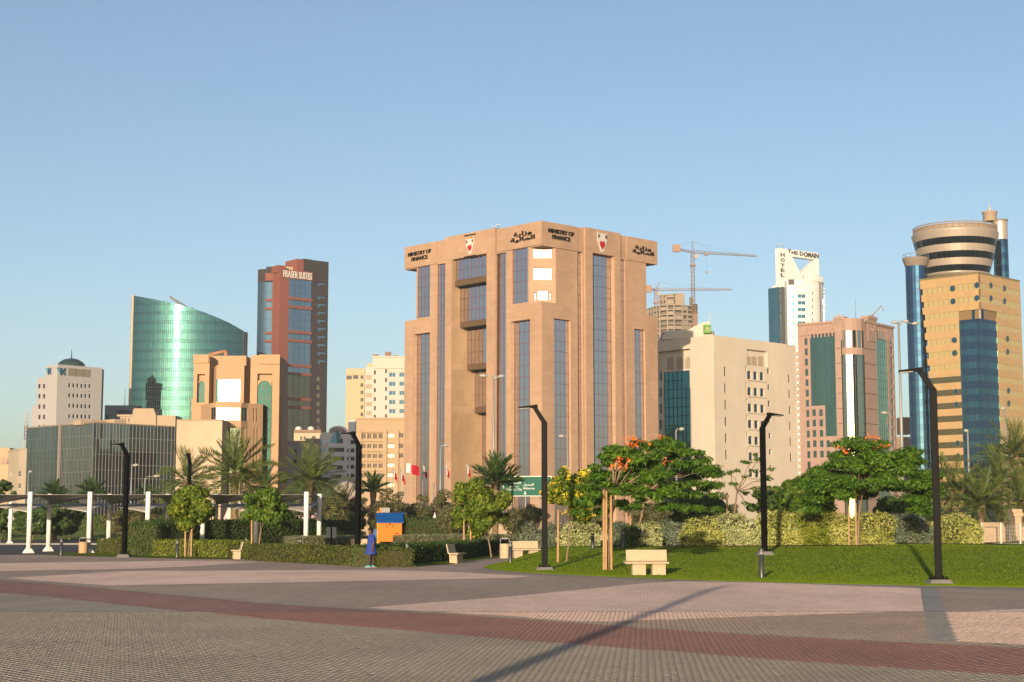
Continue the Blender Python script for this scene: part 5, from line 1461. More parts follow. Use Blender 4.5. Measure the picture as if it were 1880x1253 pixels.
    fbox(k, L_, aL - .1, 0, zt - .5, zt + .2, .15, .45); fbox(k, R_, 0, aR + .1, zt - .5, zt + .2, .15, .45)
    k.obj('frieze', PK, T, kind='stuff')
    m = MB(); p = R_.pt(q(690, 60)[0], zt + .5, -4); e = at(1618, 562, p.y); m.tube(p, e, .22, .15, 5); m.tube(e, e + Vector((.8, 0, -1.6)), .12, n=4); m.tube(p, p + Vector((-2.4, 0, -.6)), .25, n=5); m.obj('cleaning_crane', mat('crane tan', (.50, .36, .26), .7), T)
    m = MB(); p = at(1571, 583, 486); m.tube(p - Vector((0, 0, 2)), p + Vector((0, 0, 6)), .1, .05, 5); m.obj('antenna', STEEL, T)
    # low brown block beyond
    p = spot(1640, 520); f = Fac(p, (1, .05)); T2 = thing('brown_low_block', 'low brown and tan block in the gap beside the blue gold tower', 'building', p)
    z = f.px(1665, 797)[1]; m = MB(); fbox(m, f, 0, f.px(1690, 800)[0], 0, z - 1, -12, 0); m.obj('wall', mat('shade tan', (.42, .29, .19), .85, var=.1), T2)
    m = MB(); fbox(m, f, f.px(1656, 780)[0], f.px(1675, 780)[0], z, f.px(1665, 766)[1], -6, -1); m.obj('roof_house', mat('roof brown', (.24, .13, .095), .8), T2)
    for u in (1664, 1672, 1680): 
        for v in (812, 826, 840): pane(T2, f, f.c(u, v, 4, 7), glass('dark window', (.035, .036, .042), .1), o=.07)
build_pink()

def build_gold():
    C = spot(1811.3, 420); L_ = Fac(C, DL); R_ = Fac(C, DR)
    T = thing('gold_blue_tower', 'gold panelled tower with blue glass notch and a round banded restaurant on top', 'office tower', C)
    GP = stone('gold panel', (.60, .39, .18), .05, 1.45, 1.05, .74, rough=.45, streak=.04); GGl = glass('gold mirror glass', (.56, .41, .18), .22, wav=.04, island=.2, metal=.55); GDk = glass('gold glass dark reflection', (.30, .21, .10), .12, wav=.05, island=.4)  # GDk: dark skyline reflection put into the glass colour
    BL = glass('blue glass', (.045, .105, .19), .07, island=.12); TL = glass('teal window glass', (.06, .17, .22), .06, island=.35); MM = mat('navy bar', (.02, .045, .075), .5); GM = mat('gold bar', (.30, .20, .09), .5)
    z = lambda u, v: L_.px(u, v)
    zt = z(1811.3, 500.6)[1]; pit = z(1752, 530)[1] - z(1752, 553.75)[1]
    zc0 = z(1752, 530)[1]                                     # centre of the top window band
    aN = z(1760.5, 600)[0]; bN = R_.px(1831.5, 600)[0]; bR = R_.px(1875.5, 600)[0]; zN = z(1786, 571)[1]
    e1, e2 = z(1688.5, 517.6), z(1722, 870)
    edge = lambda zz: e1[0] + (e2[0] - e1[0]) * (zz - e1[1]) / (e2[1] - e1[1])
    hb = .82                                                   # half height of a window band
    # spandrels: one part each, stepping with the slanting left edge
    lev = [zc0 - i * pit for i in range(int(zc0 / pit) + 1)]
    tops = [zt] + [c - hb for c in lev]
    for i in range(len(lev)):
        za, zb_ = tops[i], lev[i] + hb
        r1 = 0.0 if zb_ > zN - .2 else aN
        m = MB()
        fprism(m, L_, [(edge(zb_), zb_), (r1, zb_), (r1, za), (edge(za), za)], -1.0, 0)
        r0 = 0.0 if zb_ > zN - .2 else bN
        m.obj('gold_spandrel', GP, T)
        m = MB(); fbox(m, R_, r0 + .003, bR, zb_, za, -1.0, 0); m.obj('gold_spandrel', GP, T)
        # window band below this spandrel
        zc = lev[i]
        seeL = 0.0 if zc - hb > zN - .2 else aN; seeR = 0.0 if zc - hb > zN - .2 else bN
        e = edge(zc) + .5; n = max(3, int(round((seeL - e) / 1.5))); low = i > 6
        for k in range(n): pane(T, L_, (e + (seeL - e) * k / n + .05, e + (seeL - e) * (k + 1) / n - .05, zc - hb, zc + hb), GDk if low else GGl, o=-.12, name='pane', tilt=.006)  # lower floors carry the painted-in reflection
        n2 = max(3, int(round((bR - seeR) / 1.7)))
        if 2 * hb < 3: 
            for k in range(n2): pane(T, R_, (seeR + (bR - seeR) * k / n2 + .05, seeR + (bR - seeR) * (k + 1) / n2 - .05, zc - hb, zc + hb), GGl, o=-.12, name='pane', tilt=.006)
    w = MB()
    fprism(w, L_, [(edge(0) + .4, 0), (-.45, 0), (-.45, zt - .3), (edge(zt) + .4, zt - .3)], -1.2, -.4)
    fbox(w, R_, .45, bR, 0, zt - .3, -1.2, -.4)
    A_, B_ = L_.pt(edge(zt), 0), R_.pt(bR, 0); closer(w, A_, C, B_, zt - .25)
    w.obj('inner_wall', GM, T)
    w = MB(); fbox(w, L_, edge(zt), .0, zt, zt + .5, -.8, .05); fbox(w, R_, .003, bR, zt, zt + .5, -.8, .05); w.obj('parapet', mat('olive parapet', (.25, .22, .10), .6), T)
    # round windows
    def porthole(f, u, v):
        a, zz = f.px(u, v); m = MB(); n = 16
        fprism(m, f, [(a + .74 * cos(2 * pi * i / n), zz + .74 * sin(2 * pi * i / n)) for i in range(n)], -.1, .08); o = m.obj('round_window', glass('porthole glass', (.05, .16, .20), .1), T)
        k = MB(); vs = []
        for r, ff in ((.74, .08), (.84, .08), (.84, -.1)): vs += [f.pt(a + r * cos(2 * pi * i / n), zz + r * sin(2 * pi * i / n), ff + .03) for i in range(n)]
        k.add(vs, [(j * n + i, (j + 1) * n + i, (j + 1) * n + (i + 1) % n, j * n + (i + 1) % n) for j in range(2) for i in range(n)]); k.obj('window_rim', GM, o)
    for i in (0, 1, 4, 5, 8, 9, 12, 13):
        v = 530 + i * 23.72; porthole(L_, 1749 + i * .78, v)
        if i < 2: porthole(L_, 1794, v - 6)
        porthole(R_, 1819 if i < 2 else 1847.5 + i * .45, (524 if i < 2 else 526.5) + i * 23.72 + (0 if i < 2 else 1))
        if i < 2: porthole(R_, 1844, 529.5 + i * 23.72)
    # blue glass notch
    rows = [0]; zz = lev[-1] - hb
    for c in lev[::-1]:
        for y in (c - hb, c + hb):
            if rows[-1] + .2 < y < zN - 2.2: rows.append(y)
    rows.append(zN - 2.2)
    ms = [BL, TL] if True else BL
    curtain(T, L_, aN + .03, -.26, 0, zN, 9, rows, ms, MM, o=-.25, bw=.04, hb=.05, bo=.03); curtain(T, R_, .26, bN - .03, 0, zN, 5, rows, ms, MM, o=-.25, bw=.04, hb=.05, bo=.03)
    b = MB(); fbox(b, L_, aN, 0, zN - 2.2, zN + .6, -2.2, -1.6); fbox(b, R_, 0, bN, zN - 2.2, zN + .6, -2.2, -1.6); b.obj('recessed_glass', BL, T)
    for f, a in ((L_, aN + .5), (L_, -.55), (R_, bN - .6)):
        k = MB(); fbox(k, f, a - .35, a + .35, zN - 2.2, zN + .5, -1.2, -.5); k.obj('notch_post', mat('pale post', (.62, .57, .50), .5), T)
    k = MB(); fbox(k, L_, aN - .02, -.002, zN + .3, zN + .9, -1, .01) ; k.obj('notch_lintel', GP, T)
    # blue stair tower on the left with its grey cap
    q = spot(1695.5, 436); rr = 20 * 436 / FPX
    cap1 = at(1690, 471, 436).z; cap0 = at(1690, 489, 436).z
    cy = Cyl(Vector((q.x, q.y - rr, 0)), rr); 
    rws = [0.0]; 
    while rws[-1] < cap0 - 3.4: rws += [rws[-1] + 1.7]
    rws.append(cap0)
    curtain(T, cy, -rr * 1.5, rr * 1.5, 0, cap0, 10, rws, [BL, glass('blue glass lighter', (.05, .125, .21), .08, island=.12)], MM, bw=.05, hb=.05, jit=.004, bo=.03)
    curtain(T, L_, L_.px(1684, 700, -1.7)[0], L_.px(1742, 700, -1.7)[0], 0, zt - .4, 7, [r for r in rws if r < zt - 1] + [zt - .4], [BL, TL], MM, o=-1.7, bw=.05, hb=.05, jit=.004, bo=.03)
    k = MB(); k.lathe((q.x, q.y), [(rr * .98, cap0 - .3), (rr * 1.02, cap0), (rr * 1.1, cap0 + .9), (rr * 1.22, cap1 - .9), (rr * 1.22, cap1 - .6), (.1, cap1 - .6)], 28); k.obj('stair_cap', mat('cap grey', (.30, .24, .19), .6), T)
    k = MB(); k.lathe((q.x, q.y), [(rr * 1.15, cap1 + .35), (rr * 1.17, cap1 + .42), (rr * 1.15, cap1 + .5)], 24)
    for i in range(14): t = 2 * pi * i / 14; k.tube((q.x + rr * 1.16 * cos(t), q.y + rr * 1.16 * sin(t), cap1 - .6), (q.x + rr * 1.16 * cos(t), q.y + rr * 1.16 * sin(t), cap1 + .45), .06, n=4)
    k.obj('cap_rail', STEEL, T, kind='stuff')
    # round restaurant
    Dc = 441.0; c = spot(1770.3, Dc); sc = Dc / FPX
    Zv = lambda v: at(1770, v, Dc).z
    ME = mat('brushed metal', (.62, .50, .38), .32, .85, island=0); ME = mat('pale crown cladding', (.70, .58, .47), .38, .35, island=.1, spec=.3, alb=.5)
    DG = glass('restaurant dark glass', (.03, .065, .075), .10, wav=.02)
    prof = [(421.5, 75.5), (434, 79), (446.5, 75.2), (458.5, 72), (471, 69), (483, 66), (495, 62)]
    def ring(v0, r0, v1, r1, m, name, n=48):
        k = MB(); k.lathe((c.x, c.y), [(r1 * sc, Zv(v1)), (r0 * sc, Zv(v0))], n, smooth=False); return k.obj(name, m, T)
    ring(434, 79, 446.5, 75.2, ME, 'metal_band'); ring(446.5, 74.8, 458.5, 71.6, DG, 'glass_ring'); ring(458.5, 72.2, 471, 69.2, ME, 'metal_band')
    ring(471, 68.8, 483, 65.6, DG, 'glass_ring'); ring(483, 66.3, 495, 62.6, ME, 'metal_band') if False else None
    k = MB(); k.lathe((c.x, c.y), [(63 * sc, Zv(495)), (66.3 * sc, Zv(483))], 48, smooth=False); k.obj('metal_band', ME, T)
    ring(495, 62.3, 506, 58.5, DG, 'glass_ring')
    k = MB(); k.lathe((c.x, c.y), [(40 * sc, Zv(520)), (56 * sc, Zv(512)), (62 * sc, Zv(508.5)), (62 * sc, Zv(506.5)), (58 * sc, Zv(505.8))], 48); k.obj('base_ring', ME, T)
    k = MB(); k.lathe((c.x, c.y), [(79 * sc, Zv(434)), (79.3 * sc, Zv(433.2)), (76 * sc, Zv(430)), (75 * sc, Zv(429)), (.1, Zv(429))], 48); k.obj('roof_deck', ME, T)
    k = MB()
    for r_, v in ((75.5, 420.5), (75.3, 424)): k.lathe((c.x, c.y), [(r_ * sc - .12, Zv(v)), (r_ * sc + .12, Zv(v) + .15), (r_ * sc - .12, Zv(v) + .3)], 48)
    for i in range(40): t = 2 * pi * i / 40; k.tube((c.x + 75.4 * sc * cos(t), c.y + 75.4 * sc * sin(t), Zv(430)), (c.x + 75.4 * sc * cos(t), c.y + 75.4 * sc * sin(t), Zv(420.5)), .09, n=4)
    k.lathe((c.x, c.y), [(74 * sc, Zv(430)), (74 * sc, Zv(423))], 48); k.obj('roof_rail', mat('rail bronze', (.40, .30, .21), .5), T, kind='stuff')
    k = MB()
    for (v0, r0, v1, r1) in ((446.5, 75.0, 458.5, 71.8), (471, 69.0, 483, 65.8), (495, 62.5, 506, 58.7)):
        for i in range(48): t = 2 * pi * i / 48; k.tube((c.x + r0 * sc * cos(t), c.y + r0 * sc * sin(t), Zv(v0)), (c.x + r1 * sc * cos(t), c.y + r1 * sc * sin(t), Zv(v1)), .05, n=3)
    k.obj('glazing_bars', MM, T, kind='stuff')
    # lift core rising behind
    Dk = 452.0; c2 = spot(1855.0, Dk); s2 = Dk / FPX; V = lambda v: at(1855, v, Dk).z; r0 = 13.6 * s2
    cy = Cyl(Vector((c2.x, c2.y - r0, 0)), r0)
    rws = [0.0]
    while rws[-1] < V(441) - 2.4: rws.append(rws[-1] + 1.8)
    rws.append(V(441))
    curtain(T, cy, -r0 * 1.5, r0 * 1.5, 0, V(441), 7, rws, [TL, BL], MM, bw=.05, hb=.05, jit=.004, bo=.03)
    k = MB(); k.lathe((c2.x, c2.y), [(r0 * 1.02, V(441)), (r0 * 1.02, V(408))], 28, smooth=False); k.obj('metal_drum', ME, T)
    k = MB(); k.lathe((c2.x, c2.y), [(r0 * 1.02, V(408)), (r0 * 1.12, V(407)), (r0 * 1.12, V(404.5)), (.1, V(404))], 28)
    k.obj('core_cap', mat('cap grey', (.30, .24, .19), .6), T)
    k = MB(); q3 = spot(1837, Dk); k.lathe((q3.x, q3.y), [(12.5 * s2, V(407)), (13 * s2, V(393)), (14.2 * s2, V(391.5)), (14.2 * s2, V(389.5)), (.1, V(389))], 24); k.obj('lantern', mat('lantern tan', (.46, .34, .24), .6), T)
    k = MB(); k.path([(q3.x, q3.y, V(389)), (q3.x, q3.y, V(385)), (q3.x, q3.y, V(381)), (q3.x, q3.y, V(380)), (q3.x, q3.y, V(369))], [3.2 * s2, 2.6 * s2, 2.2 * s2, .8 * s2, .3 * s2], 8); k.obj('spire', mat('pale post', (.62, .57, .50), .5), T)
build_gold()
# =================================================================== PLANTS
BARK = mat('pale bark', (.30, .215, .135), .9, var=.25, scale=6, bump=.4, bscale=14, stretch=(3, 3, .7))
BARKD = mat('dark bark', (.13, .095, .065), .9, var=.25, scale=5)
PALMB = mat('palm trunk bark', (.25, .17, .10), .95, var=.35, scale=5, bump=.6, bscale=9)
STAKE = mat('pine stake', (.56, .345, .165), .8, var=.12, scale=3)
L_LIME = leafmat('lime leaves', [(.030, .062, .006), (.065, .115, .010), (.125, .17, .014), (.23, .22, .02)])
L_MID = leafmat('mid green leaves', [(.024, .058, .007), (.048, .100, .009), (.082, .14, .012), (.14, .18, .018)])
L_FLAME = leafmat('flame tree leaves', [(.022, .062, .006), (.050, .120, .009), (.080, .165, .012), (.15, .23, .025)], .35)
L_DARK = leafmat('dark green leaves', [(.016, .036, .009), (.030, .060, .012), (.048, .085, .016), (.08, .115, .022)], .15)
L_OLIVE = leafmat('grey olive leaves', [(.045, .050, .020), (.075, .078, .030), (.11, .105, .042), (.15, .14, .06)], .25)
L_PALM = leafmat('palm green', [(.035, .058, .012), (.060, .090, .019), (.095, .122, .028), (.14, .15, .042)], .2)
L_FAN = leafmat('fan palm green', [(.016, .042, .012), (.028, .062, .014), (.045, .085, .018), (.07, .11, .022)], .2)
L_HEDGE = leafmat('olive hedge leaves', [(.035, .055, .008), (.060, .080, .011), (.085, .098, .014), (.11, .115, .02)], .12)
L_YEL = leafmat('yellow green hedge leaves', [(.045, .085, .008), (.10, .14, .010), (.17, .20, .014), (.25, .25, .03)], .2)
L_PALE = leafmat('pale grey green leaves', [(.07, .085, .045), (.12, .135, .075), (.18, .19, .11), (.24, .24, .15)], .15)
L_CREAM = leafmat('cream variegated leaves', [(.09, .125, .035), (.22, .25, .085), (.39, .39, .17), (.53, .50, .28)], .2)
L_YCREAM = leafmat('yellow variegated leaves', [(.08, .12, .02), (.21, .23, .045), (.37, .37, .09), (.50, .47, .17)], .2)
L_GREY = leafmat('grey blue leaves', [(.045, .070, .040), (.085, .115, .070), (.14, .17, .11), (.21, .23, .16)], .15)
F_ORANGE = leafmat('orange flowers', [(.40, .07, .012), (.58, .13, .02), (.70, .24, .04)], .3)
F_YELLOW = leafmat('yellow flowers', [(.42, .30, .015), (.62, .47, .02), (.72, .60, .06)], .3)

def unit(a): return a / np.maximum(1e-9, np.linalg.norm(a, axis=1, keepdims=True))
def cards(C, Nn, L, Wd, jit=.45):
    """rhombic leaves at C, facing roughly Nn"""
    n = len(C)
    Nn = unit(Nn + NR.normal(0, jit, (n, 3)))
    t = unit(np.cross(Nn, NR.normal(0, 1, (n, 3)))); b = np.cross(Nn, t)
    s = NR.uniform(.65, 1.3, (n, 1)) * .5
    V = np.stack([C - t * L * s, C + b * Wd * s - t * L * s * .1, C + t * L * s, C - b * Wd * s - t * L * s * .1], 1).reshape(-1, 3)
    return V, np.arange(4 * n).reshape(-1, 4)
def clump(c, r, n, shell=.55):
    d = unit(NR.normal(0, 1, (n, 3))); q = shell + (1 - shell) * NR.uniform(0, 1, (n, 1)) ** .5
    q = np.where(NR.uniform(0, 1, (n, 1)) < .12, q * 1.15, q)
    return np.asarray(c) + d * q * np.asarray(r), d
def crown(clumps, per, L, Wd, up=0.0, jit=.45, shell=.55):
    Cs, Ns = [], []
    for c, r in clumps:
        k = max(20, int(per * (r[0] * r[1] + r[0] * r[2] + r[1] * r[2]) / 3))
        p, d = clump(c, r, k, shell); Cs.append(p); Ns.append(d + np.array([0, 0, up]))
    return cards(np.concatenate(Cs), np.concatenate(Ns), L, Wd, jit)
def trunk_mb(base, forks, r0, tips, r1=.02, n=7):
    """one trunk that forks: base -> fork point, then limbs to the clump centres"""
    mb = MB(); b = Vector(base); f = Vector(forks)
    mid = b.lerp(f, .5) + Vector((RND.uniform(-.05, .05), RND.uniform(-.05, .05), 0))
    mb.path([b - Vector((0, 0, .1)), b + Vector((0, 0, .02)), mid, f], [r0 * 1.35, r0 * 1.1, r0 * .9, r0 * .8], n)
    for t in tips:
        t = Vector(t); m = f.lerp(t, .5) + Vector((RND.uniform(-.15, .15), RND.uniform(-.15, .15), RND.uniform(0, .25)))
        mb.path([f - Vector((0, 0, .1)), m, t], [r0 * .5, r0 * .32, r1], 5)
    return mb
def stakes(T, pts, h, w=.05, cross=None):
    for p in pts:
        p = Vector(p); k = MB(); hh = h if not hasattr(h, '__len__') else h[pts.index(p)] if False else h
        top = p + Vector((RND.uniform(-.04, .04), 0, hh)); k.path([p - Vector((0, 0, .2)), p, top], [w, w, w * .95], 7); k.obj('stake', STAKE, T)
    if cross and len(pts) > 1:
        k = MB(); a, b = Vector(pts[0]), Vector(pts[1]); k.tube(a + Vector((0, -.06, cross)), b + Vector((0, -.06, cross)), .03, n=5); k.obj('cross_tie', STAKE, T)

def scale_at(Y): return Y / FPX
def leafy_tree(label, base, v_top, v_bot, u_c, halfw_px, Y, lm, per=1500, L=.20, Wd=.12, stake_u=(), stake_v=None, trunk_r=.05, flowers=None, group=None, cat='tree', name='tree', nclump=36, cross=None, bark=None):
    T = thing(name, label, cat, base, group)
    s = scale_at(Y); zt, zb = at(u_c, v_top, Y).z, at(u_c, v_bot, Y).z; c = at(u_c, (v_top + v_bot) / 2, Y)
    rx, rz = halfw_px * s, (zt - zb) / 2
    cl = []
    for i in range(nclump):
        d = Vector((RND.gauss(0, 1), RND.gauss(0, 1), RND.gauss(0, 1))).normalized(); q = RND.uniform(.3, .74) if i % 3 else RND.uniform(.72, 1.0)
        r = rx * (RND.uniform(.24, .40) if i % 3 else RND.uniform(.13, .24))
        cl.append(((c.x + d.x * rx * q, Y + d.y * rx * q, c.z + d.z * rz * q), (r, r, r * .8)))
    V, F = crown(cl, per, L, Wd)
    o = Vector(base); me = np_mesh('crown', V - np.array(o), F, lm); link('crown', me, T)
    if flowers:
        P = []
        for cc, r in cl:
            p, d = clump(cc, r, flowers[1], .95); ok = (d[:, 1] < .5) & (d[:, 2] > -.3); P.append(p[ok])
        P = np.concatenate(P); Q, Nn = [], []
        for p in P:
            k = 9; Q.append(p + NR.normal(0, .055, (k, 3))); Nn.append(NR.normal(0, 1, (k, 3)) + np.array([0, -1, .4]))
        V, F = cards(np.concatenate(Q), np.concatenate(Nn), .10, .08); link('blossom', np_mesh('blossom', V - np.array(o), F, flowers[0]), T)
    tips = [x[0] for x in cl if x[0][2] > c.z - rz * .3][:11]
    f = Vector((base[0] * .6 + c.x * .4, Y, zb + rz * .15))
    trunk_mb(base, f, trunk_r, tips).obj('trunk', bark or BARK, T)
    if stake_u:
        pts = [Vector((lawn_at(u, Y - .25).x, Y - .25, base[2])) for u in stake_u]
        h = at(stake_u[0], stake_v, Y).z - base[2]
        stakes(T, pts, h, cross=cross)
    return T
def flame_tree(label, base, Y, u_c, v_top, v_bot, halfw_px, n=34, per=1500, flowers=(), stake=(), stake_v=None, group=None, trunk_r=.07, seed=1, fork_v=None, thin=1.0, lean=0):
    rs = random.Random(seed)
    T = thing('flame_tree' if flowers else 'tree', label, 'tree', base, group)
    s = scale_at(Y); zt, zb = at(u_c, v_top, Y).z, at(u_c, v_bot, Y).z; cx = spot(u_c, Y).x; rx = halfw_px * s; H = zt - zb
    cl = []
    for i in range(n):
        t = 2 * pi * i / n * 2.618; q = sqrt((i + .5) / n)
        # an umbrella: high in the middle, tiers that drop towards the rim
        x, y = cx + rx * .9 * q * cos(t), Y + rx * .75 * q * sin(t)
        z = zt - H * (.12 + .62 * q ** 2.2) + rs.uniform(-.16, .12) * H
        r = rx * rs.uniform(.13, .24) * thin; z = max(z, zb + H * .2)
        cl.append(((x, y, z), (r, r, r * .36)))
        if rs.random() < .4: cl.append(((x + rs.uniform(-.3, .3), y + rs.uniform(-.3, .3), max(zb + H * .1, z - H * rs.uniform(.12, .3))), (r * .85, r * .85, r * .36)))
    # feathery leaves: many narrow cards lying nearly flat and drooping outwards
    V, F = crown(cl, per * .80, .27, .085, up=.7, jit=.55, shell=.1)
    o = np.array(Vector(base)); link('crown', np_mesh('crown', V - o, F, L_FLAME), T)
    for (u, v) in flowers:
        p = at(u, v + 7, Y - .3); p.y = Y - rx * .3; k = 17
        Q = np.array(p) + NR.normal(0, 1, (k, 3)) * np.array([.20, .25, .10]); V, F = cards(Q, NR.normal(0, 1, (k, 3)) + np.array([0, -.6, .8]), .15, .11)
        link('blossom', np_mesh('blossom', V - o, F, F_ORANGE), T)
    fz = at(u_c, fork_v, Y).z if fork_v else zb + H * .1
    tips = [(x[0][0], x[0][1], x[0][2] - .05) for x in cl[::2]][:18]
    trunk_mb(base, Vector((base[0] * .7 + cx * .3 + lean, Y, fz)), trunk_r, tips).obj('trunk', BARK, T)
    if stake:
        pts = [Vector((spot(u, Y - .3).x, Y - .3, base[2])) for u in stake]
        stakes(T, pts, at(stake[0], stake_v, Y).z - base[2], .045)
    return T

# --- trees that stand by the plaza
Y = 86.5
leafy_tree('round lime green tree on two stakes behind the yellow green hedge', spot(347, Y, .03), 887, 984, 356, 51, Y, L_LIME, stake_u=(341, 352), stake_v=972, per=1300)
Y = 84.0
leafy_tree('leafy green tree with a broad stake just left of the front hedge', spot(474, Y, .03), 893, 972, 489, 46, Y, L_MID, stake_u=(463,), stake_v=955, per=1300)
q = hit(900, 1022) if False else spot(900, 79, .03)
leafy_tree('wide bushy tree with two tied stakes beside the curved path', spot(902, 85, .03), 872, 992, 884, 63, 85, L_LIME, stake_u=(852, 864), stake_v=912, per=1400, nclump=34, cross=2.05)
q = hit(1040, 1031)
leafy_tree('tree covered with yellow flowers behind the middle black lamp', q, 862, 962, 1056, 60, q.y, L_LIME, per=1150, flowers=(F_YELLOW, 9), stake_u=(1024,), stake_v=936, trunk_r=.045, nclump=30, name='flowering_tree')
q = hit(1115, 1046)
flame_tree('flame tree with orange blossom and three stakes left of the front bench', q, q.y, 1157, 804, 954, 97, n=56, flowers=((1148, 838), (1168, 802), (1135, 848), (1160, 812)), stake=(1108, 1122, 1112), stake_v=893, seed=3, fork_v=900)
q = lawn_at(1166, 85)
flame_tree('wide flame tree behind the grey green bushes with a few orange blossoms', q, 85, 1232, 786, 952, 102, n=56, flowers=((1201, 862), (1222, 842), (1210, 798), (1158, 802)), stake=(1157,), stake_v=905, seed=7, fork_v=905)
q = lawn_at(1343, 90)
flame_tree('thin sparse tree with open branches in front of the beige block', q, 90, 1382, 826, 935, 66, n=15, per=900, seed=9, stake=(1335,), stake_v=905, fork_v=900, thin=.8, trunk_r=.06)
q = lawn_at(1574, 80)
flame_tree('large flame tree on two stakes in front of the pink tower', q, 80, 1600, 797, 952, 132, n=80, flowers=((1547, 818), (1598, 799), (1614, 816)), stake=(1558, 1571), stake_v=892, seed=12, fork_v=915, trunk_r=.075)
q = lawn_at(1480, 92)
leafy_tree('dense dark leafed tree left of the large flame tree', q, 862, 965, 1478, 68, 92, L_MID, per=1300, nclump=34, L=.26, Wd=.15)
q = lawn_at(1275, 98)
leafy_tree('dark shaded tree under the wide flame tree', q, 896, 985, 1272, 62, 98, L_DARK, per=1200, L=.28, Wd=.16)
q = lawn_at(1412, 101)
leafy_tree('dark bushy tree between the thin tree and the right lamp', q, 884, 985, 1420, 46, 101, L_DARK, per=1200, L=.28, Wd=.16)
q = lawn_at(1640, 97)
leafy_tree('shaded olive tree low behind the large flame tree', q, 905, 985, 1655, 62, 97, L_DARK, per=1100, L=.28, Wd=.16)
q = lawn_at(1098, 100)
leafy_tree('olive green bushy tree behind the yellow flowered tree', q, 905, 985, 1090, 52, 100, L_OLIVE, per=1000, L=.26, Wd=.12)
# far left
leafy_tree('dark leafy tree cut by the left edge of the view', spot(2, 150, 0), 868, 985, -4, 34, 150, L_DARK, per=700, L=.4, Wd=.25)
leafy_tree('low dark tree under the first shade sail', spot(60, 165, .2), 925, 985, 66, 44, 165, L_DARK, per=600, L=.4, Wd=.25)
leafy_tree('small shaded tree between the first two canopy posts', spot(128, 168, .2), 915, 985, 122, 40, 168, L_DARK, per=600, L=.4, Wd=.25)
# loose grey olive trees along the road
for i, (u, vt, hw, Yy, lab) in enumerate((
        (618, 893, 38, 128, 'loose olive grey tree right of the middle date palm'),
        (652, 905, 34, 134, 'feathery olive tree behind the black lamp by the playhouse'),
        (714, 898, 40, 134, 'feathery grey green tree above the blue playhouse roof'),
        (764, 912, 44, 138, 'grey green tree beneath the large red and white flag'),
        (806, 890, 42, 138, 'tall wispy olive tree below the row of flags'),
        (962, 921, 46, 130, 'dull olive tree under the green road sign'),
        (838, 925, 36, 120, 'low olive bush left of the two tied stakes'),
        (530, 912, 34, 134, 'low olive bush left of the middle date palm'),
        (1325, 905, 40, 112, 'yellowish olive tree behind the thin tree'),
        (1200, 915, 60, 116, 'olive tree in shade beyond the grey green bushes'),
        (232, 925, 46, 150, 'olive bush behind the second shade sail'),
        (270, 905, 36, 146, 'grey olive tree behind the tall dark hedge'))):
    leafy_tree(lab, spot(u, Yy, 0), vt, 992, u, hw, Yy, L_OLIVE, per=620, L=.34, Wd=.09, nclump=30, trunk_r=.09, bark=BARKD, name='olive_tree')

# --- date palms
def frond_mesh(name, m, L, droop, pairs=22, ll=.62, lw=.075, seed=0):
    rs = random.Random(seed); V, F = [], []
    pts = []
    for i in range(9):
        t = i / 8; pts.append(Vector((L * t * (1 - .10 * droop * t), 0, -droop * L * .42 * t * t)))
    def pos(t): k = min(7, int(t * 8)); return pts[k].lerp(pts[k + 1], t * 8 - k)
    for i in range(8):     # the rib
        w = .035 * (1 - i / 9); a, b = pts[i], pts[i + 1]; n = len(V)
        V += [a + Vector((0, -w, 0)), a + Vector((0, w, 0)), b + Vector((0, w * .85, 0)), b + Vector((0, -w * .85, 0))]; F.append((n, n + 1, n + 2, n + 3))
    for i in range(pairs):
        t = .14 + .86 * (i + .5) / pairs; p = pos(t); l = ll * (.55 + .9 * sin(pi * min(1, t * .8 + .12))) * rs.uniform(.85, 1.1)
        for sg in (-1, 1):
            ang = radians(52 - 26 * t) ; dv = Vector((cos(ang), sg * sin(ang), rs.uniform(.05, .45))).normalized()
            e = p + dv * l + Vector((0, 0, -.16 * l)); n = len(V); w = Vector((lw * .5, 0, lw * .3 * sg))
            mdl = p.lerp(e, .5) + Vector((0, 0, .05 * l)); V += [p, mdl + w, e, mdl - w]; F.append((n, n + 1, n + 2, n + 3))
    return np_mesh(name, np.array([tuple(v) for v in V]), np.array(F), m)
FR = [frond_mesh('frond', L_PALM, 3.0, d, seed=i) for i, d in enumerate((.25, .6, 1.0, 1.35))]
FF = [frond_mesh('frond', L_FAN, 1.9, d, pairs=14, ll=.7, lw=.11, seed=9 + i) for i, d in enumerate((.15, .5, 1.0))]
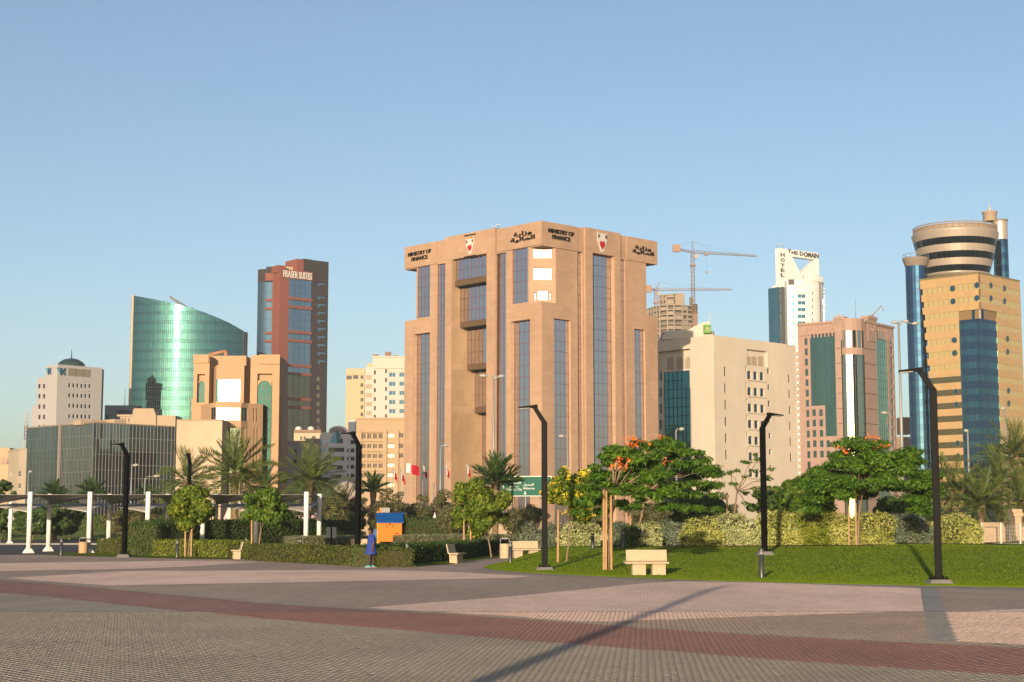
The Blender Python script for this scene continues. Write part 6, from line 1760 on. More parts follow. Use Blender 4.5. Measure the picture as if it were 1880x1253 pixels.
def palm(label, u, v_c, Y, r_px, group, meshes=FR, n=40, full=3.0, seed=0, name='date_palm', zb=0.0, low=-32):
    rs = random.Random(seed); b = spot(u, Y, zb); c = at(u, v_c, Y); k = r_px * scale_at(Y) / (full * .86)
    T = thing(name, label, 'palm tree', b, group)
    mb = MB(); H = c.z - zb; P, Rr = [], []
    m = max(6, int(H / .22))
    for i in range(m + 1):
        z = H * i / m; P.append((b.x + .10 * sin(z * .5 + seed), b.y, zb + z)); Rr.append((.24 + .10 * max(0, 1 - z / 1.2) + (.022 if i % 2 else 0) + (.14 * smooth((z - H + 1.3) / 1.2))) * max(.8, k))
    mb.path(P, Rr, 9); mb.obj('trunk', PALMB, T)
    for i in range(n):
        f = i / n; el = radians(84 - (84 - low) * f ** .8 + rs.uniform(-7, 7)); az = i * 2.39996 + rs.uniform(-.25, .25)
        j = min(len(meshes) - 1, int(f * len(meshes) * .999)) if rs.random() < .75 else rs.randrange(len(meshes))
        o = D.objects.new('frond', meshes[j]); COL.objects.link(o); o.parent = T
        o.location = Vector((P[-1][0], P[-1][1], P[-1][2])) - b + Vector((0, 0, rs.uniform(-.25, .12) * k))
        o.rotation_euler = (rs.uniform(-.35, .35), -el, az); s_ = k * rs.uniform(.82, 1.12); o.scale = (s_, s_, s_)
    return T
G1 = 'date palms along the road on the left'; G2 = 'date palms in front of the blue gold tower'
palm('date palm behind the lamp in front of the dark glass block', 343, 882, 132, 54, G1, seed=1)
palm('tallest date palm, in front of the arched tan building', 431, 870, 126, 68, G1, seed=2, n=46)
palm('date palm close against the right side of the tallest palm', 482, 893, 133, 48, G1, seed=3, n=30)
palm('date palm with pale trunk crown in front of the grey houses', 568, 882, 126, 60, G1, seed=4, n=44)
palm('date palm partly hidden behind the black lamp by the playhouse', 632, 925, 136, 40, G1, seed=5, n=26)
palm('date palm directly left of the shade sail end post', 590, 925, 140, 34, G1, seed=15, n=24)
palm('date palm right of the black lamp at the right edge', 1752, 908, 112, 62, G2, seed=6, n=42, zb=.4)
palm('low date palm just behind the right end of the shrubs', 1800, 925, 108, 56, G2, seed=7, n=40, zb=.4)
palm('tall date palm at the right edge with high crown', 1868, 838, 128, 62, G2, seed=8, n=42, zb=.3)
palm('date palm below the tall one at the right edge', 1838, 885, 122, 56, G2, seed=10, n=42, zb=.3)
palm('shaded date palm behind the big black lamp', 1695, 918, 116, 52, G2, seed=11, n=36, zb=.4)
palm('date palm low beside the white fence', 1876, 920, 112, 58, G2, seed=12, n=40, zb=.4)
G3 = 'fan palms by the road'
palm('small fan palm above the first shade sail', 99, 911, 170, 24, G3, FF, 26, 1.9, 21, 'fan_palm', low=5)
palm('small fan palm above the second shade sail', 168, 910, 172, 26, G3, FF, 26, 1.9, 22, 'fan_palm', low=5)
palm('small fan palm above the third shade sail', 268, 912, 172, 20, G3, FF, 22, 1.9, 23, 'fan_palm', low=5)
palm('dark fan palm in front of the tan hotel block', 683, 902, 142, 27, G3, FF, 26, 1.9, 24, 'fan_palm', low=0)
palm('dark fan palm beside the green road sign', 908, 884, 112, 40, G3, FF, 32, 1.9, 25, 'fan_palm', low=-10)

# --- hedges and shrubs
CORE = mat('hedge twigs', (.085, .080, .035), .95)
def hedge(label, line, depth, h, lm, L=.10, Wd=.06, dens=260, side=1, name='hedge', rough=.05, zb=None, nrm=None):
    """a clipped hedge along the front line (list of ground points), growing back by depth"""
    P = [Vector(p) for p in line]; base = P[0]
    T = thing(name, label, 'hedge', base)
    Cs, Ns = [], []; mb = MB()
    for a, b in zip(P, P[1:]):
        d = (b - a); ln = d.length; d.normalize(); n = Vector((d.y, -d.x, 0)) if nrm is None else nrm   # front normal
        if n.y > 0 and nrm is None: n = -n
        bk = -n * depth
        z0 = (a.z + b.z) / 2
        q = [a, b, b + bk, a + bk]; i = .07
        mb.prism([(p.x - n.x * -0 , p.y) for p in [a - n * i, b - n * i, b + bk + n * i, a + bk + n * i]], z0 - .05, z0 + h - i)
        for kind, area in (('f', ln * h), ('t', ln * depth), ('e', depth * h), ('e2', depth * h), ('b', ln * h * .3)):
            k = int(dens * area); 
            if k < 1: continue
            r1, r2 = NR.uniform(0, 1, k), NR.uniform(0, 1, k); o = NR.normal(0, rough, k)
            A = np.array(a); dd = np.array(d); nn = np.array(n); bb = np.array(bk)
            if kind == 'f': p = A + dd * (r1 * ln)[:, None] + nn * o[:, None]; p[:, 2] = z0 + r2 * h; m = np.tile(nn, (k, 1))
            elif kind == 't': p = A + dd * (r1 * ln)[:, None] + bb * r2[:, None]; p[:, 2] = z0 + h + o * .8; m = np.tile([0, 0, 1.0], (k, 1))
            elif kind == 'b': p = A + bb + dd * (r1 * ln)[:, None] - nn * o[:, None]; p[:, 2] = z0 + r2 * h; m = np.tile(-nn, (k, 1))
            else:
                sg = -1 if kind == 'e' else 1; s0 = A if kind == 'e' else np.array(b)
                p = s0 + bb * r1[:, None] + dd * (sg * o)[:, None]; p[:, 2] = z0 + r2 * h; m = np.tile(dd * sg, (k, 1))
            Cs.append(p); Ns.append(m)
    V, F = cards(np.concatenate(Cs), np.concatenate(Ns), L, Wd, .55)
    link('leaves', np_mesh('leaves', V - np.array(base), F, lm), T)
    mb.obj('twigs', CORE, T)
    return T
g = lambda u, v: gnd(u, v)
hedge('low olive green clipped hedge running along the plaza edge', [g(447, 1028.5), g(560, 1035), g(699, 1042.5)], 1.5, .74, L_HEDGE, dens=330, L=.085, Wd=.055)
hedge('low dark hedge running back from the corner behind the blue clad person', [g(703, 1041.5), g(760, 1036.5), g(815, 1032), g(900, 1021)], -1.4 if False else 1.4, .84, L_DARK, dens=330, L=.085, Wd=.055, nrm=Vector((.955, -.297, 0)))
hedge('low dark hedge behind the second bench', [spot(900, 89.5), spot(1012, 93)], 1.3, .80, L_DARK, dens=300, L=.09)
hedge('yellow green clipped hedge behind the first staked tree', [g(281, 1021.5), g(350, 1023), g(416, 1024.5)], 1.6, .84, L_YEL, dens=320, L=.10, Wd=.06)
hedge('tall dark hedge beside the left black lamp', [spot(232, 91), spot(286, 90)], 3.2, 1.72, L_DARK, dens=260, L=.12, Wd=.075, rough=.09)
hedge('long tall dark hedge across the middle of the garden', [spot(284, 95), spot(430, 100), spot(560, 106), spot(664, 112)], 1.6, 1.95, L_DARK, dens=230, L=.12, Wd=.075, rough=.08)
hedge('small dark clipped hedge beside the litter bin', [g(176, 1017.5), g(218, 1018.5)], 2.2, .85, L_HEDGE, dens=300, L=.09)
hedge('pale topped low hedge in front of the grey notice board', [spot(505, 97), spot(560, 96), spot(640, 98), spot(692, 101)], 2.4, .98, L_PALE, dens=260, L=.10, Wd=.05)
hedge('pale topped low hedge right of the playhouse', [spot(757, 103), spot(860, 105), spot(950, 107)], 3.0, 1.02, L_PALE, dens=240, L=.10, Wd=.05)
hedge('tall dark hedge between the playhouse and the two tied stakes', [spot(752, 124), spot(860, 126)], 2.0, 2.15, L_DARK, dens=180, L=.14, Wd=.09, rough=.08)
hedge('far green hedge on the bank under the shade sails', [spot(95, 193, 1.1), spot(180, 194, 1.1), spot(250, 196, 1.1), spot(330, 198, 1.1)], 3, 1.5, L_MID, dens=120, L=.2, Wd=.12, rough=.12)
hedge('far dark hedge at the left edge of the bank', [spot(-60, 176, .1), spot(12, 176, .1)], 2, 1.1, L_DARK, dens=120, L=.2, Wd=.12, rough=.12)

def shrub(label, u0, u1, v_top, Y, lm, depth=3.0, L=.14, Wd=.055, dens=560, cat='shrub', bumps=7, v_top2=None):
    x0, x1 = spot(u0, Y).x, spot(u1, Y).x; c = lawn_at((u0 + u1) / 2, Y); zt = at((u0 + u1) / 2, v_top, Y).z; h = zt - c.z
    T = thing('shrub', label, cat, c)
    Cs, Ns = [], []; mb = MB(); w = x1 - x0
    n = max(bumps, int(w / .75) * 3)
    for i in range(n):
        bx = x0 + w * (i + RND.uniform(.2, .8)) / n; by = Y + RND.uniform(.0, 1.0) * depth * .7; bz = c.z + h * RND.choice((.28, .40, .55, .62)) ; r = h * RND.uniform(.30, .44)
        if bz + r * 1.02 > zt + .12: bz = zt - r * RND.uniform(.9, 1.02)
        bx = min(max(bx, x0 + r * .7), x1 - r * .7)
        k = int(dens * 4 * r * r); p, d = clump((bx, by, bz), (r, r, r), k, .85)
        ok = p[:, 2] > c.z - .02; Cs.append(p[ok]); Ns.append((d + np.array([0, -.2, .35]))[ok])
        mb.lathe((bx, by), [(.01, max(c.z, bz - r * .8)), (r * .6, max(c.z + .02, bz - r * .5)), (r * .75, bz), (r * .5, bz + r * .5), (.01, bz + r * .72)], 8)
    # foot of the shrub
    k = int(dens * w * h * .55); p = np.stack([NR.uniform(x0, x1, k), Y + NR.uniform(-.15, .4, k), c.z + NR.uniform(0, h * .5, k)], 1); Cs.append(p); Ns.append(np.tile([0, -1, .3], (k, 1)))
    V, F = cards(np.concatenate(Cs), np.concatenate(Ns), L, Wd, .7)
    link('leaves', np_mesh('leaves', V - np.array(c), F, lm), T); mb.obj('twigs', CORE, T, kind='stuff')
    return T
shrub('grey green shrub left of the yellow flowered tree', 955, 1030, 955, 88, L_GREY)
shrub('cream variegated shrub between the flowered tree and the three stakes', 1030, 1103, 956, 83, L_CREAM)
shrub('grey green shrub just right of the three stakes', 1118, 1170, 958, 84.5, L_GREY)
shrub('cream and green shrub beneath the stake of the wide flame tree', 1160, 1216, 956, 82.5, L_CREAM)
shrub('dusty grey shrub right of the wide flame tree stake', 1208, 1268, 950, 84, L_GREY)
shrub('broad yellow variegated shrub left of the right lawn lamp', 1258, 1330, 946, 82, L_YCREAM)
shrub('pale variegated shrub touching the lamp on the lawn', 1322, 1398, 941, 82.5, L_CREAM)
shrub('yellow variegated shrub just right of the lamp on the lawn', 1400, 1482, 938, 82, L_YCREAM)
shrub('greener shrub left of the large flame tree stakes', 1476, 1534, 936, 81, L_YEL)
shrub('yellow cream shrub behind the large flame tree stakes', 1528, 1642, 938, 80.5, L_YCREAM)
shrub('silvery shrub right of the large flame tree', 1630, 1712, 938, 84.5, L_GREY)
shrub('cream yellow shrub at the right end by the fence', 1700, 1806, 938, 86.5, L_YCREAM)
shrub('dark round shrub among the grey bushes near the three stakes', 1148, 1172, 964, 82, L_DARK)
shrub('pale bush in front of the shaded flame trees', 1290, 1360, 928, 90, L_OLIVE)
# =================================================================== STREET FURNITURE AND PEOPLE
BLK = mat('black lamp paint', (.0045, .0045, .005), .55, spec=.06)
CONC = mat('grey concrete foot', (.24, .225, .21), .9, var=.12, scale=5)
BENCHM = mat('cream cast stone', (.62, .50, .33), .75, var=.06, scale=6, bump=.15, bscale=40)
GALV = mat('galvanised grey', (.42, .42, .41), .5, .3)

def black_lamp(label, base, H, arm_dir, foot=True):
    """square black post, cranked at the top into a flat lamp blade"""
    T = thing('street_lamp', label, 'street lamp', base, 'black cranked street lamps on the plaza')
    b = Vector(base); d = Vector((arm_dir[0], arm_dir[1], 0)).normalized(); n = Vector((-d.y, d.x, 0)); h = .105
    def ring(p, t, w, e): # section of half size w along the plane direction, e across
        return [p - t * w - n * e, p + t * w - n * e, p + t * w + n * e, p - t * w + n * e]
    zf = b.z + (.16 if foot else 0.0)
    k = MB(); z1 = b.z + H - .66; top = b.z + H
    q0, q1 = ring(Vector((b.x, b.y, zf + .02)), d, h, h), ring(Vector((b.x, b.y, z1)), d, h, h)
    A = Vector((b.x, b.y, z1)); Bp = A + d * .38 + Vector((0, 0, .60))
    t2 = Vector((d.x * .84, d.y * .84, -.54)).normalized()
    q2 = ring(Bp, t2 * 1.0, h * .72, h * .9)
    for r0, r1 in ((q0, q1), (q1, q2)): k.hexa(r0 + r1)
    k.obj('post', BLK, T, bevel=.012)
    k = MB(); E = Bp + d * .60 + Vector((0, 0, -.02)); u = Vector((0, 0, 1))
    S0, S1 = Bp - d * .12 + u * .02, E
    w = .17
    k.hexa([S0 - n * w * .6 - u * .05, S1 - n * w - u * .03, S1 + n * w - u * .03, S0 + n * w * .6 - u * .05, S0 - n * w * .6 + u * .07, S1 - n * w + u * .015, S1 + n * w + u * .015, S0 + n * w * .6 + u * .07])
    k.obj('lamp_head', BLK, T, bevel=.01)
    k = MB(); M0, M1 = S0.lerp(S1, .4), S0.lerp(S1, .95)
    k.hexa([p - u * .058 for p in (M0 - n * .1, M1 - n * .12, M1 + n * .12, M0 + n * .1)] + [p - u * .04 for p in (M0 - n * .1, M1 - n * .12, M1 + n * .12, M0 + n * .1)]); k.obj('lamp_lens', mat('lamp lens', (.45, .45, .43), .3), T)
    k = MB(); k.box(b.x - .24, b.x + .24, b.y - .24, b.y + .24, zf, zf + .035); 
    k.obj('base_plate', BLK, T)
    for x in (-.18, .18):
        for y in (-.18, .18): k = MB(); k.tube((b.x + x, b.y + y, zf + .03), (b.x + x, b.y + y, zf + .10), .022, n=6); k.obj('anchor_bolt', BLK, T)
    if foot:
        k = MB(); r0, r1 = .42, .27
        k.hexa([(b.x + sx * r0, b.y + sy * r0, b.z - .05) for sx, sy in ((-1, -1), (1, -1), (1, 1), (-1, 1))] + [(b.x + sx * r1, b.y + sy * r1, zf) for sx, sy in ((-1, -1), (1, -1), (1, 1), (-1, 1))]); k.obj('concrete_foot', CONC, T, bevel=.02)
    return T
black_lamp('large black lamp on the right lawn, nearest to the fence', gnd(1724, 1074), 6.35, (-1, .25))
black_lamp('black lamp in the middle with the yellow flowered tree behind', gnd(1000, 1049), 6.25, (-1, .1))
q = lawn_at(1403, 70.5); black_lamp('black lamp standing on the lawn before the yellow shrubs, arm to the right', q, 6.25, (1, .3))
black_lamp('black lamp at the left beside the tall dark hedge', gnd(228, 1023.5), 6.1, (-1, .5))
black_lamp('farthest black lamp, half hidden by the round lime tree', spot(346, 103), 6.3, (-1, 2.2))
black_lamp('black lamp left of the orange playhouse', spot(657, 77), 6.2, (-1, .6))
black_lamp('black lamp standing at the viewer side of the plaza behind the camera', (-3.35, 4.2, 0), 6.35, (.6, .8))['label'] = 'black lamp just outside the view, its long shadow crossing the paving'

def bollard(label, base, h=.95, lit=False):
    T = thing('bollard_light', label, 'bollard', base, 'dark bollard lights'); b = Vector(base)
    k = MB(); k.lathe((b.x, b.y), [(.09, b.z - .02), (.09, b.z + h * .78), (.075, b.z + h * .785), (.075, b.z + h * .80)], 14); k.obj('post', mat('bollard grey', (.060, .058, .056), .35, .5), T)
    k = MB(); k.lathe((b.x, b.y), [(.068, b.z + h * .80), (.068, b.z + h * .90)], 14); k.obj('light_band', mat('bollard glass', (.30, .30, .29), .3), T)
    k = MB(); k.lathe((b.x, b.y), [(.092, b.z + h * .90), (.095, b.z + h * .985), (.085, b.z + h), (.002, b.z + h + .004)], 14); k.obj('cap', MATS['bollard grey'], T)
    k = MB(); k.lathe((b.x, b.y), [(.15, b.z - .02), (.15, b.z + .02), (.09, b.z + .03)], 14); k.obj('base_plate', MATS['bollard grey'], T)
    return T
bollard('bollard light on the lawn edge below the lawn lamp', gnd(1398.5, 1063.5), .98)
bollard('bollard light beside the cream litter bin by the path', gnd(937, 1036), .98)
bollard('bollard light right of the person, at the hedge end', gnd(747, 1040), .96)
bollard('bollard light on the grass strip left of the staked lime tree', gnd(325, 1025), .95)
bollard('bollard light at the far left between the canopy posts', gnd(112, 1021), .95)
q = lawn_at(1088, 79); bollard('bollard light in front of the cream variegated shrub', q, .75)
q = lawn_at(1144, 80); bollard('bollard light in front of the grey shrub right of the stakes', q, .85)
bollard('bollard light behind the olive hedge near its left end', spot(453, 90), .98)
bollard('bollard light behind the middle of the olive hedge', spot(552, 88), .98)

def bench(label, base, rz, w=1.5):
    """cast stone bench: back slab curving into the seat, on two block feet; faces local -y"""
    T = thing('bench', label, 'bench', (0, 0, 0), 'cream stone benches')
    def slab(prof, x0, x1):
        k = MB(); n = len(prof); k.add([(x0, y, z) for y, z in prof] + [(x1, y, z) for y, z in prof], [tuple(range(n)), tuple(range(2 * n - 1, n - 1, -1))] + [(i, n + i, n + (i + 1) % n, (i + 1) % n) for i in range(n)]); return k
    seat = [(-.26, .40), (.14, .40), (.20, .43), (.25, .48), (.20, .50), (.15, .475), (.10, .465), (-.26, .465)]
    slab(seat, -w / 2, w / 2).obj('seat', BENCHM, T, bevel=.012)
    back = [(.20, .50), (.25, .48), (.27, .55), (.34, .86), (.285, .87), (.215, .56)]
    slab(back, -w / 2 + .1, w / 2).obj('backrest', BENCHM, T, bevel=.012)
    for x0 in (-w / 2 + .26, w / 2 - .56):
        f = [(-.16, 0), (.20, 0), (.22, .36), (.24, .42), (-.16, .40), (-.14, .30)]
        slab(f, x0, x0 + .46).obj('leg', BENCHM, T, bevel=.012)
    T.location = base; T.rotation_euler = (0, 0, rz)
    return T
bench('cream stone bench alone on the right lawn, facing the plaza', gnd(1187, 1058.5) + Vector((0, .1, .02)), radians(4))
bench('cream stone bench beside the litter bin, facing the path', spot(962, 82, .03), radians(16), 1.65)
bench('cream stone bench seen end on by the two tied stakes', gnd(838, 1034.5), radians(78), 1.5)
bench('cream stone bench seen end on at the left end of the olive hedge', gnd(433, 1026.5), radians(-78), 1.7)
bench('cream stone bench back half hidden behind the middle lamp', spot(1003, 93, .03), radians(4), 2.6)
bench('cream stone bench behind the person, before the pale hedge', spot(668, 96, .02), radians(180), 1.5)

def bin_(label, base, h=.98, r=.25, dark=False):
    T = thing('litter_bin', label, 'litter bin', base); b = Vector(base)
    k = MB(); k.lathe((b.x, b.y), [(r, b.z), (r, b.z + h * .72), (r * .9, b.z + h * .735), (r * .88, b.z + h * .60)], 20); k.obj('body', BENCHM if not dark else mat('tan bin', (.60, .40, .22), .7), T)
    k = MB(); q = [(b.x - r * .85, b.y, b.z + h * .7), (b.x - r * .85, b.y, b.z + h * .93), (b.x - r * .6, b.y, b.z + h), (b.x + r * .6, b.y, b.z + h), (b.x + r * .85, b.y, b.z + h * .93), (b.x + r * .85, b.y, b.z + h * .7)]
    k.path(q, .022, 6); k.obj('hood_frame', GALV, T)
    k = MB(); k.lathe((b.x, b.y), [(r * .8, b.z + h * .955), (r * .75, b.z + h * .985), (.01, b.z + h * .99)], 16); k.obj('hood', GALV, T)
    k = MB(); k.lathe((b.x, b.y), [(r * .82, b.z + h * .55), (r * .82, b.z + h * .745), (r * .80, b.z + h * .745)], 16); k.obj('liner', mat('liner black', (.03, .03, .03), .7), T)
    return T
bin_('cream litter bin with a metal hoop beside the second bench', spot(927, 81.5, .03), 1.02, .27)
bin_('tan litter bin with a dark lid by the canopy post', gnd(152.5, 1016.5), .95, .27, True)

# --- shade sails at the left
def canopy():
    Yf, Yb = 97.5, 104.0
    T = thing('shade_canopy', 'row of shade sails stretched between white posts at the left', 'shade canopy', spot(54, Yf))
    PW = mat('cream post paint', (.80, .77, .72), .55, alb=.8); SG = mat('sail cloth shaded', (.52, .50, .48), .8); SL = mat('sail cloth sunlit', (.85, .80, .76), .8)  # SG, SL: shaded underside and sunlit face of the sails, as colours
    fr = [-52, 54, 164, 271, 372, 470, 562]; H = 3.72
    F = [spot(u, Yf) for u in fr]; B = [spot(u + 36 - (0 if u < 300 else 12), Yb) for u in fr]
    def post(p, h):
        k = MB(); k.path([(p.x, p.y, .24), (p.x, p.y, h - .35), (p.x, p.y, h)], [.15, .15, .15], 14); k.obj('post', PW, T)
        k = MB(); k.lathe((p.x, p.y), [(.36, 0), (.36, .05), (.17, .30)], 4, smooth=False); k.obj('post_foot', PW, T)
    for p in F: post(p, H)
    for p in B: post(p, H)
    def sail(a, b, c, d, m, n=8):
        # corners in order; edges sag inwards like a stretched cloth
        V = []
        cen = (a + b + c + d) / 4
        for i in range(n + 1):
            for j in range(n + 1):
                s, t = i / n, j / n
                p = (a * (1 - s) + b * s) * (1 - t) + (d * (1 - s) + c * s) * t
                pull = .14 * (4 * s * (1 - s) * (abs(2 * t - 1) ** 2) + 4 * t * (1 - t) * (abs(2 * s - 1) ** 2))
                V.append(p.lerp(cen, pull))
        k = MB(); k.add([tuple(v) for v in V], [(i * (n + 1) + j, (i + 1) * (n + 1) + j, (i + 1) * (n + 1) + j + 1, i * (n + 1) + j + 1) for i in range(n) for j in range(n)], True)
        o = k.obj('sail', m, T); s_ = o.modifiers.new('cloth', 'SOLIDIFY'); s_.thickness = .012
    up = lambda p, z: Vector((p.x, p.y, z))
    for i in range(len(F) - 1):
        sail(up(F[i], 3.60), up(F[i + 1], 3.56), up(B[i + 1], 3.62), up(B[i], 3.02), SG)
        sail(up(B[i], 2.9), up(F[i + 1], 2.45), up(B[i + 1], 3.1), up(B[i].lerp(B[i + 1], .35), 3.12), SL)
canopy()
bkt = spot(19, 140); T = thing('canopy_post', 'white post of a farther shade canopy at the left edge', 'post', bkt)
k = MB(); k.path([(bkt.x, bkt.y, .24), (bkt.x, bkt.y, 3.7)], .17, 12); k.obj('post', MATS['cream post paint'], T); k = MB(); k.lathe((bkt.x, bkt.y), [(.36, 0), (.36, .05), (.17, .3)], 4, smooth=False); k.obj('post_foot', MATS['cream post paint'], T)
k = MB(); p = gnd(186, 1000); k.box(p.x - .1, p.x + 1.5, p.y, p.y + .5, 0, .5); 
T = thing('planter_edge', 'low cream planter wall behind the small dark hedge', 'planter', p); k.obj('wall', BENCHM, T)

# --- playhouse
def playhouse():
    b = spot(716, 124, .02); s = scale_at(124)
    T = thing('playhouse', 'orange and yellow playhouse with a blue roof beyond the hedges', 'playhouse', b)
    OR = mat('orange panel', (.95, .22, .002), .5); YE = mat('yellow frame', (.82, .42, .02), .5); BLU = mat('blue roof panel', (.012, .10, .36), .4); GRN = mat('green panel', (.06, .22, .03), .5); GY = mat('grey panel', (.38, .37, .34), .6)
    x0, x1 = spot(694, 124).x, spot(737.5, 124).x; Z = lambda v: at(716, v, 124).z
    k = MB(); k.box(x0, x1, b.y, b.y + .06, Z(995), Z(960)); fr = k.obj('front_panel', OR, T, bevel=.01)
    a = (x0 + x1) / 2; zc = Z(968)
    for sx in (-1, 1):
        k = MB(); pts = [(sx * .10, -.12), (sx * .26, .02), (sx * .34, .24), (sx * .22, .10)]
        k.prism([(0, 0)] * 3, 0, 0) if False else None
        n = len(pts); k.add([(a + x, b.y - .012, zc + z) for x, z in pts] + [(a + x, b.y + .0, zc + z) for x, z in pts], [tuple(range(n)), tuple(range(2 * n - 1, n - 1, -1))] + [(i, (i + 1) % n, n + (i + 1) % n, n + i) for i in range(n)]); k.obj('leaf_cutout', DARK, fr)
    k = MB(); k.add([(a + .06 * cos(t), b.y - .012, zc + .2 + .09 * sin(t)) for t in [2 * pi * i / 8 for i in range(8)]], [tuple(range(7, -1, -1))]); k.obj('leaf_cutout', DARK, fr)
    k = MB(); k.box(a + .42, a + .72, b.y - .012, b.y, Z(980.5), Z(979)); k.obj('handle_slot', DARK, fr)
    for x in (x0, x1 - .14):
        for y in (b.y + .01, b.y + 1.75): k = MB(); k.box(x, x + .14, y, y + .12, 0, Z(994) + .01); k.obj('leg', YE, T)
    k = MB(); k.box(x0 - .02, x0 + .04, b.y + .07, b.y + 1.8, Z(995), Z(958)); k.obj('side_panel', GRN, T)
    k = MB(); k.box(x1 - .04, x1 + .02, b.y + .07, b.y + 1.8, Z(995), Z(958)); k.obj('side_panel', OR, T)
    k = MB(); k.box(x0 - .16, x0 - .06, b.y + .9, b.y + 1.0, 0, Z(938)); k.obj('corner_post', YE, T)
    k = MB(); k.box(x0 - .62, x0 - .05, b.y + 1.0, b.y + 1.06, .3, Z(972)); k.obj('slide_panel', BLU, T)
    # roof: two slopes
    zr0, zr1 = Z(960.5), Z(943); m = b.y + .93
    k = MB()
    for sg in (-1, 1):
        y0 = m + sg * 1.15; 
        k = MB(); k.hexa([(x0 - .10, min(y0, m), zr0 if sg < 0 else zr1), (x1 + .18, min(y0, m), zr0 if sg < 0 else zr1), (x1 + .02, max(y0, m), zr1 if sg < 0 else zr0), (x0 - .24, max(y0, m), zr1 if sg < 0 else zr0)] + [(x0 - .10, min(y0, m), (zr0 if sg < 0 else zr1) + .06), (x1 + .18, min(y0, m), (zr0 if sg < 0 else zr1) + .06), (x1 + .02, max(y0, m), (zr1 if sg < 0 else zr0) + .06), (x0 - .24, max(y0, m), (zr1 if sg < 0 else zr0) + .06)]); k.obj('roof_panel', BLU, T)
    k = MB(); k.box(x0 + .05, spot(715, 126).x, m + 1.3, m + 1.36, Z(941), Z(932)); k.obj('tower_panel', GY, T); k = MB(); k.box(x0 - .08, x0 + .04, m + 1.28, m + 1.4, 0, Z(931.5)); k.obj('tower_post', OR, T)
    k = MB(); k.box(x0 + .1, x0 + 1.6, m + 1.34, m + 1.40, 0, Z(942)); k.obj('tower_wall', GRN, T)
playhouse()

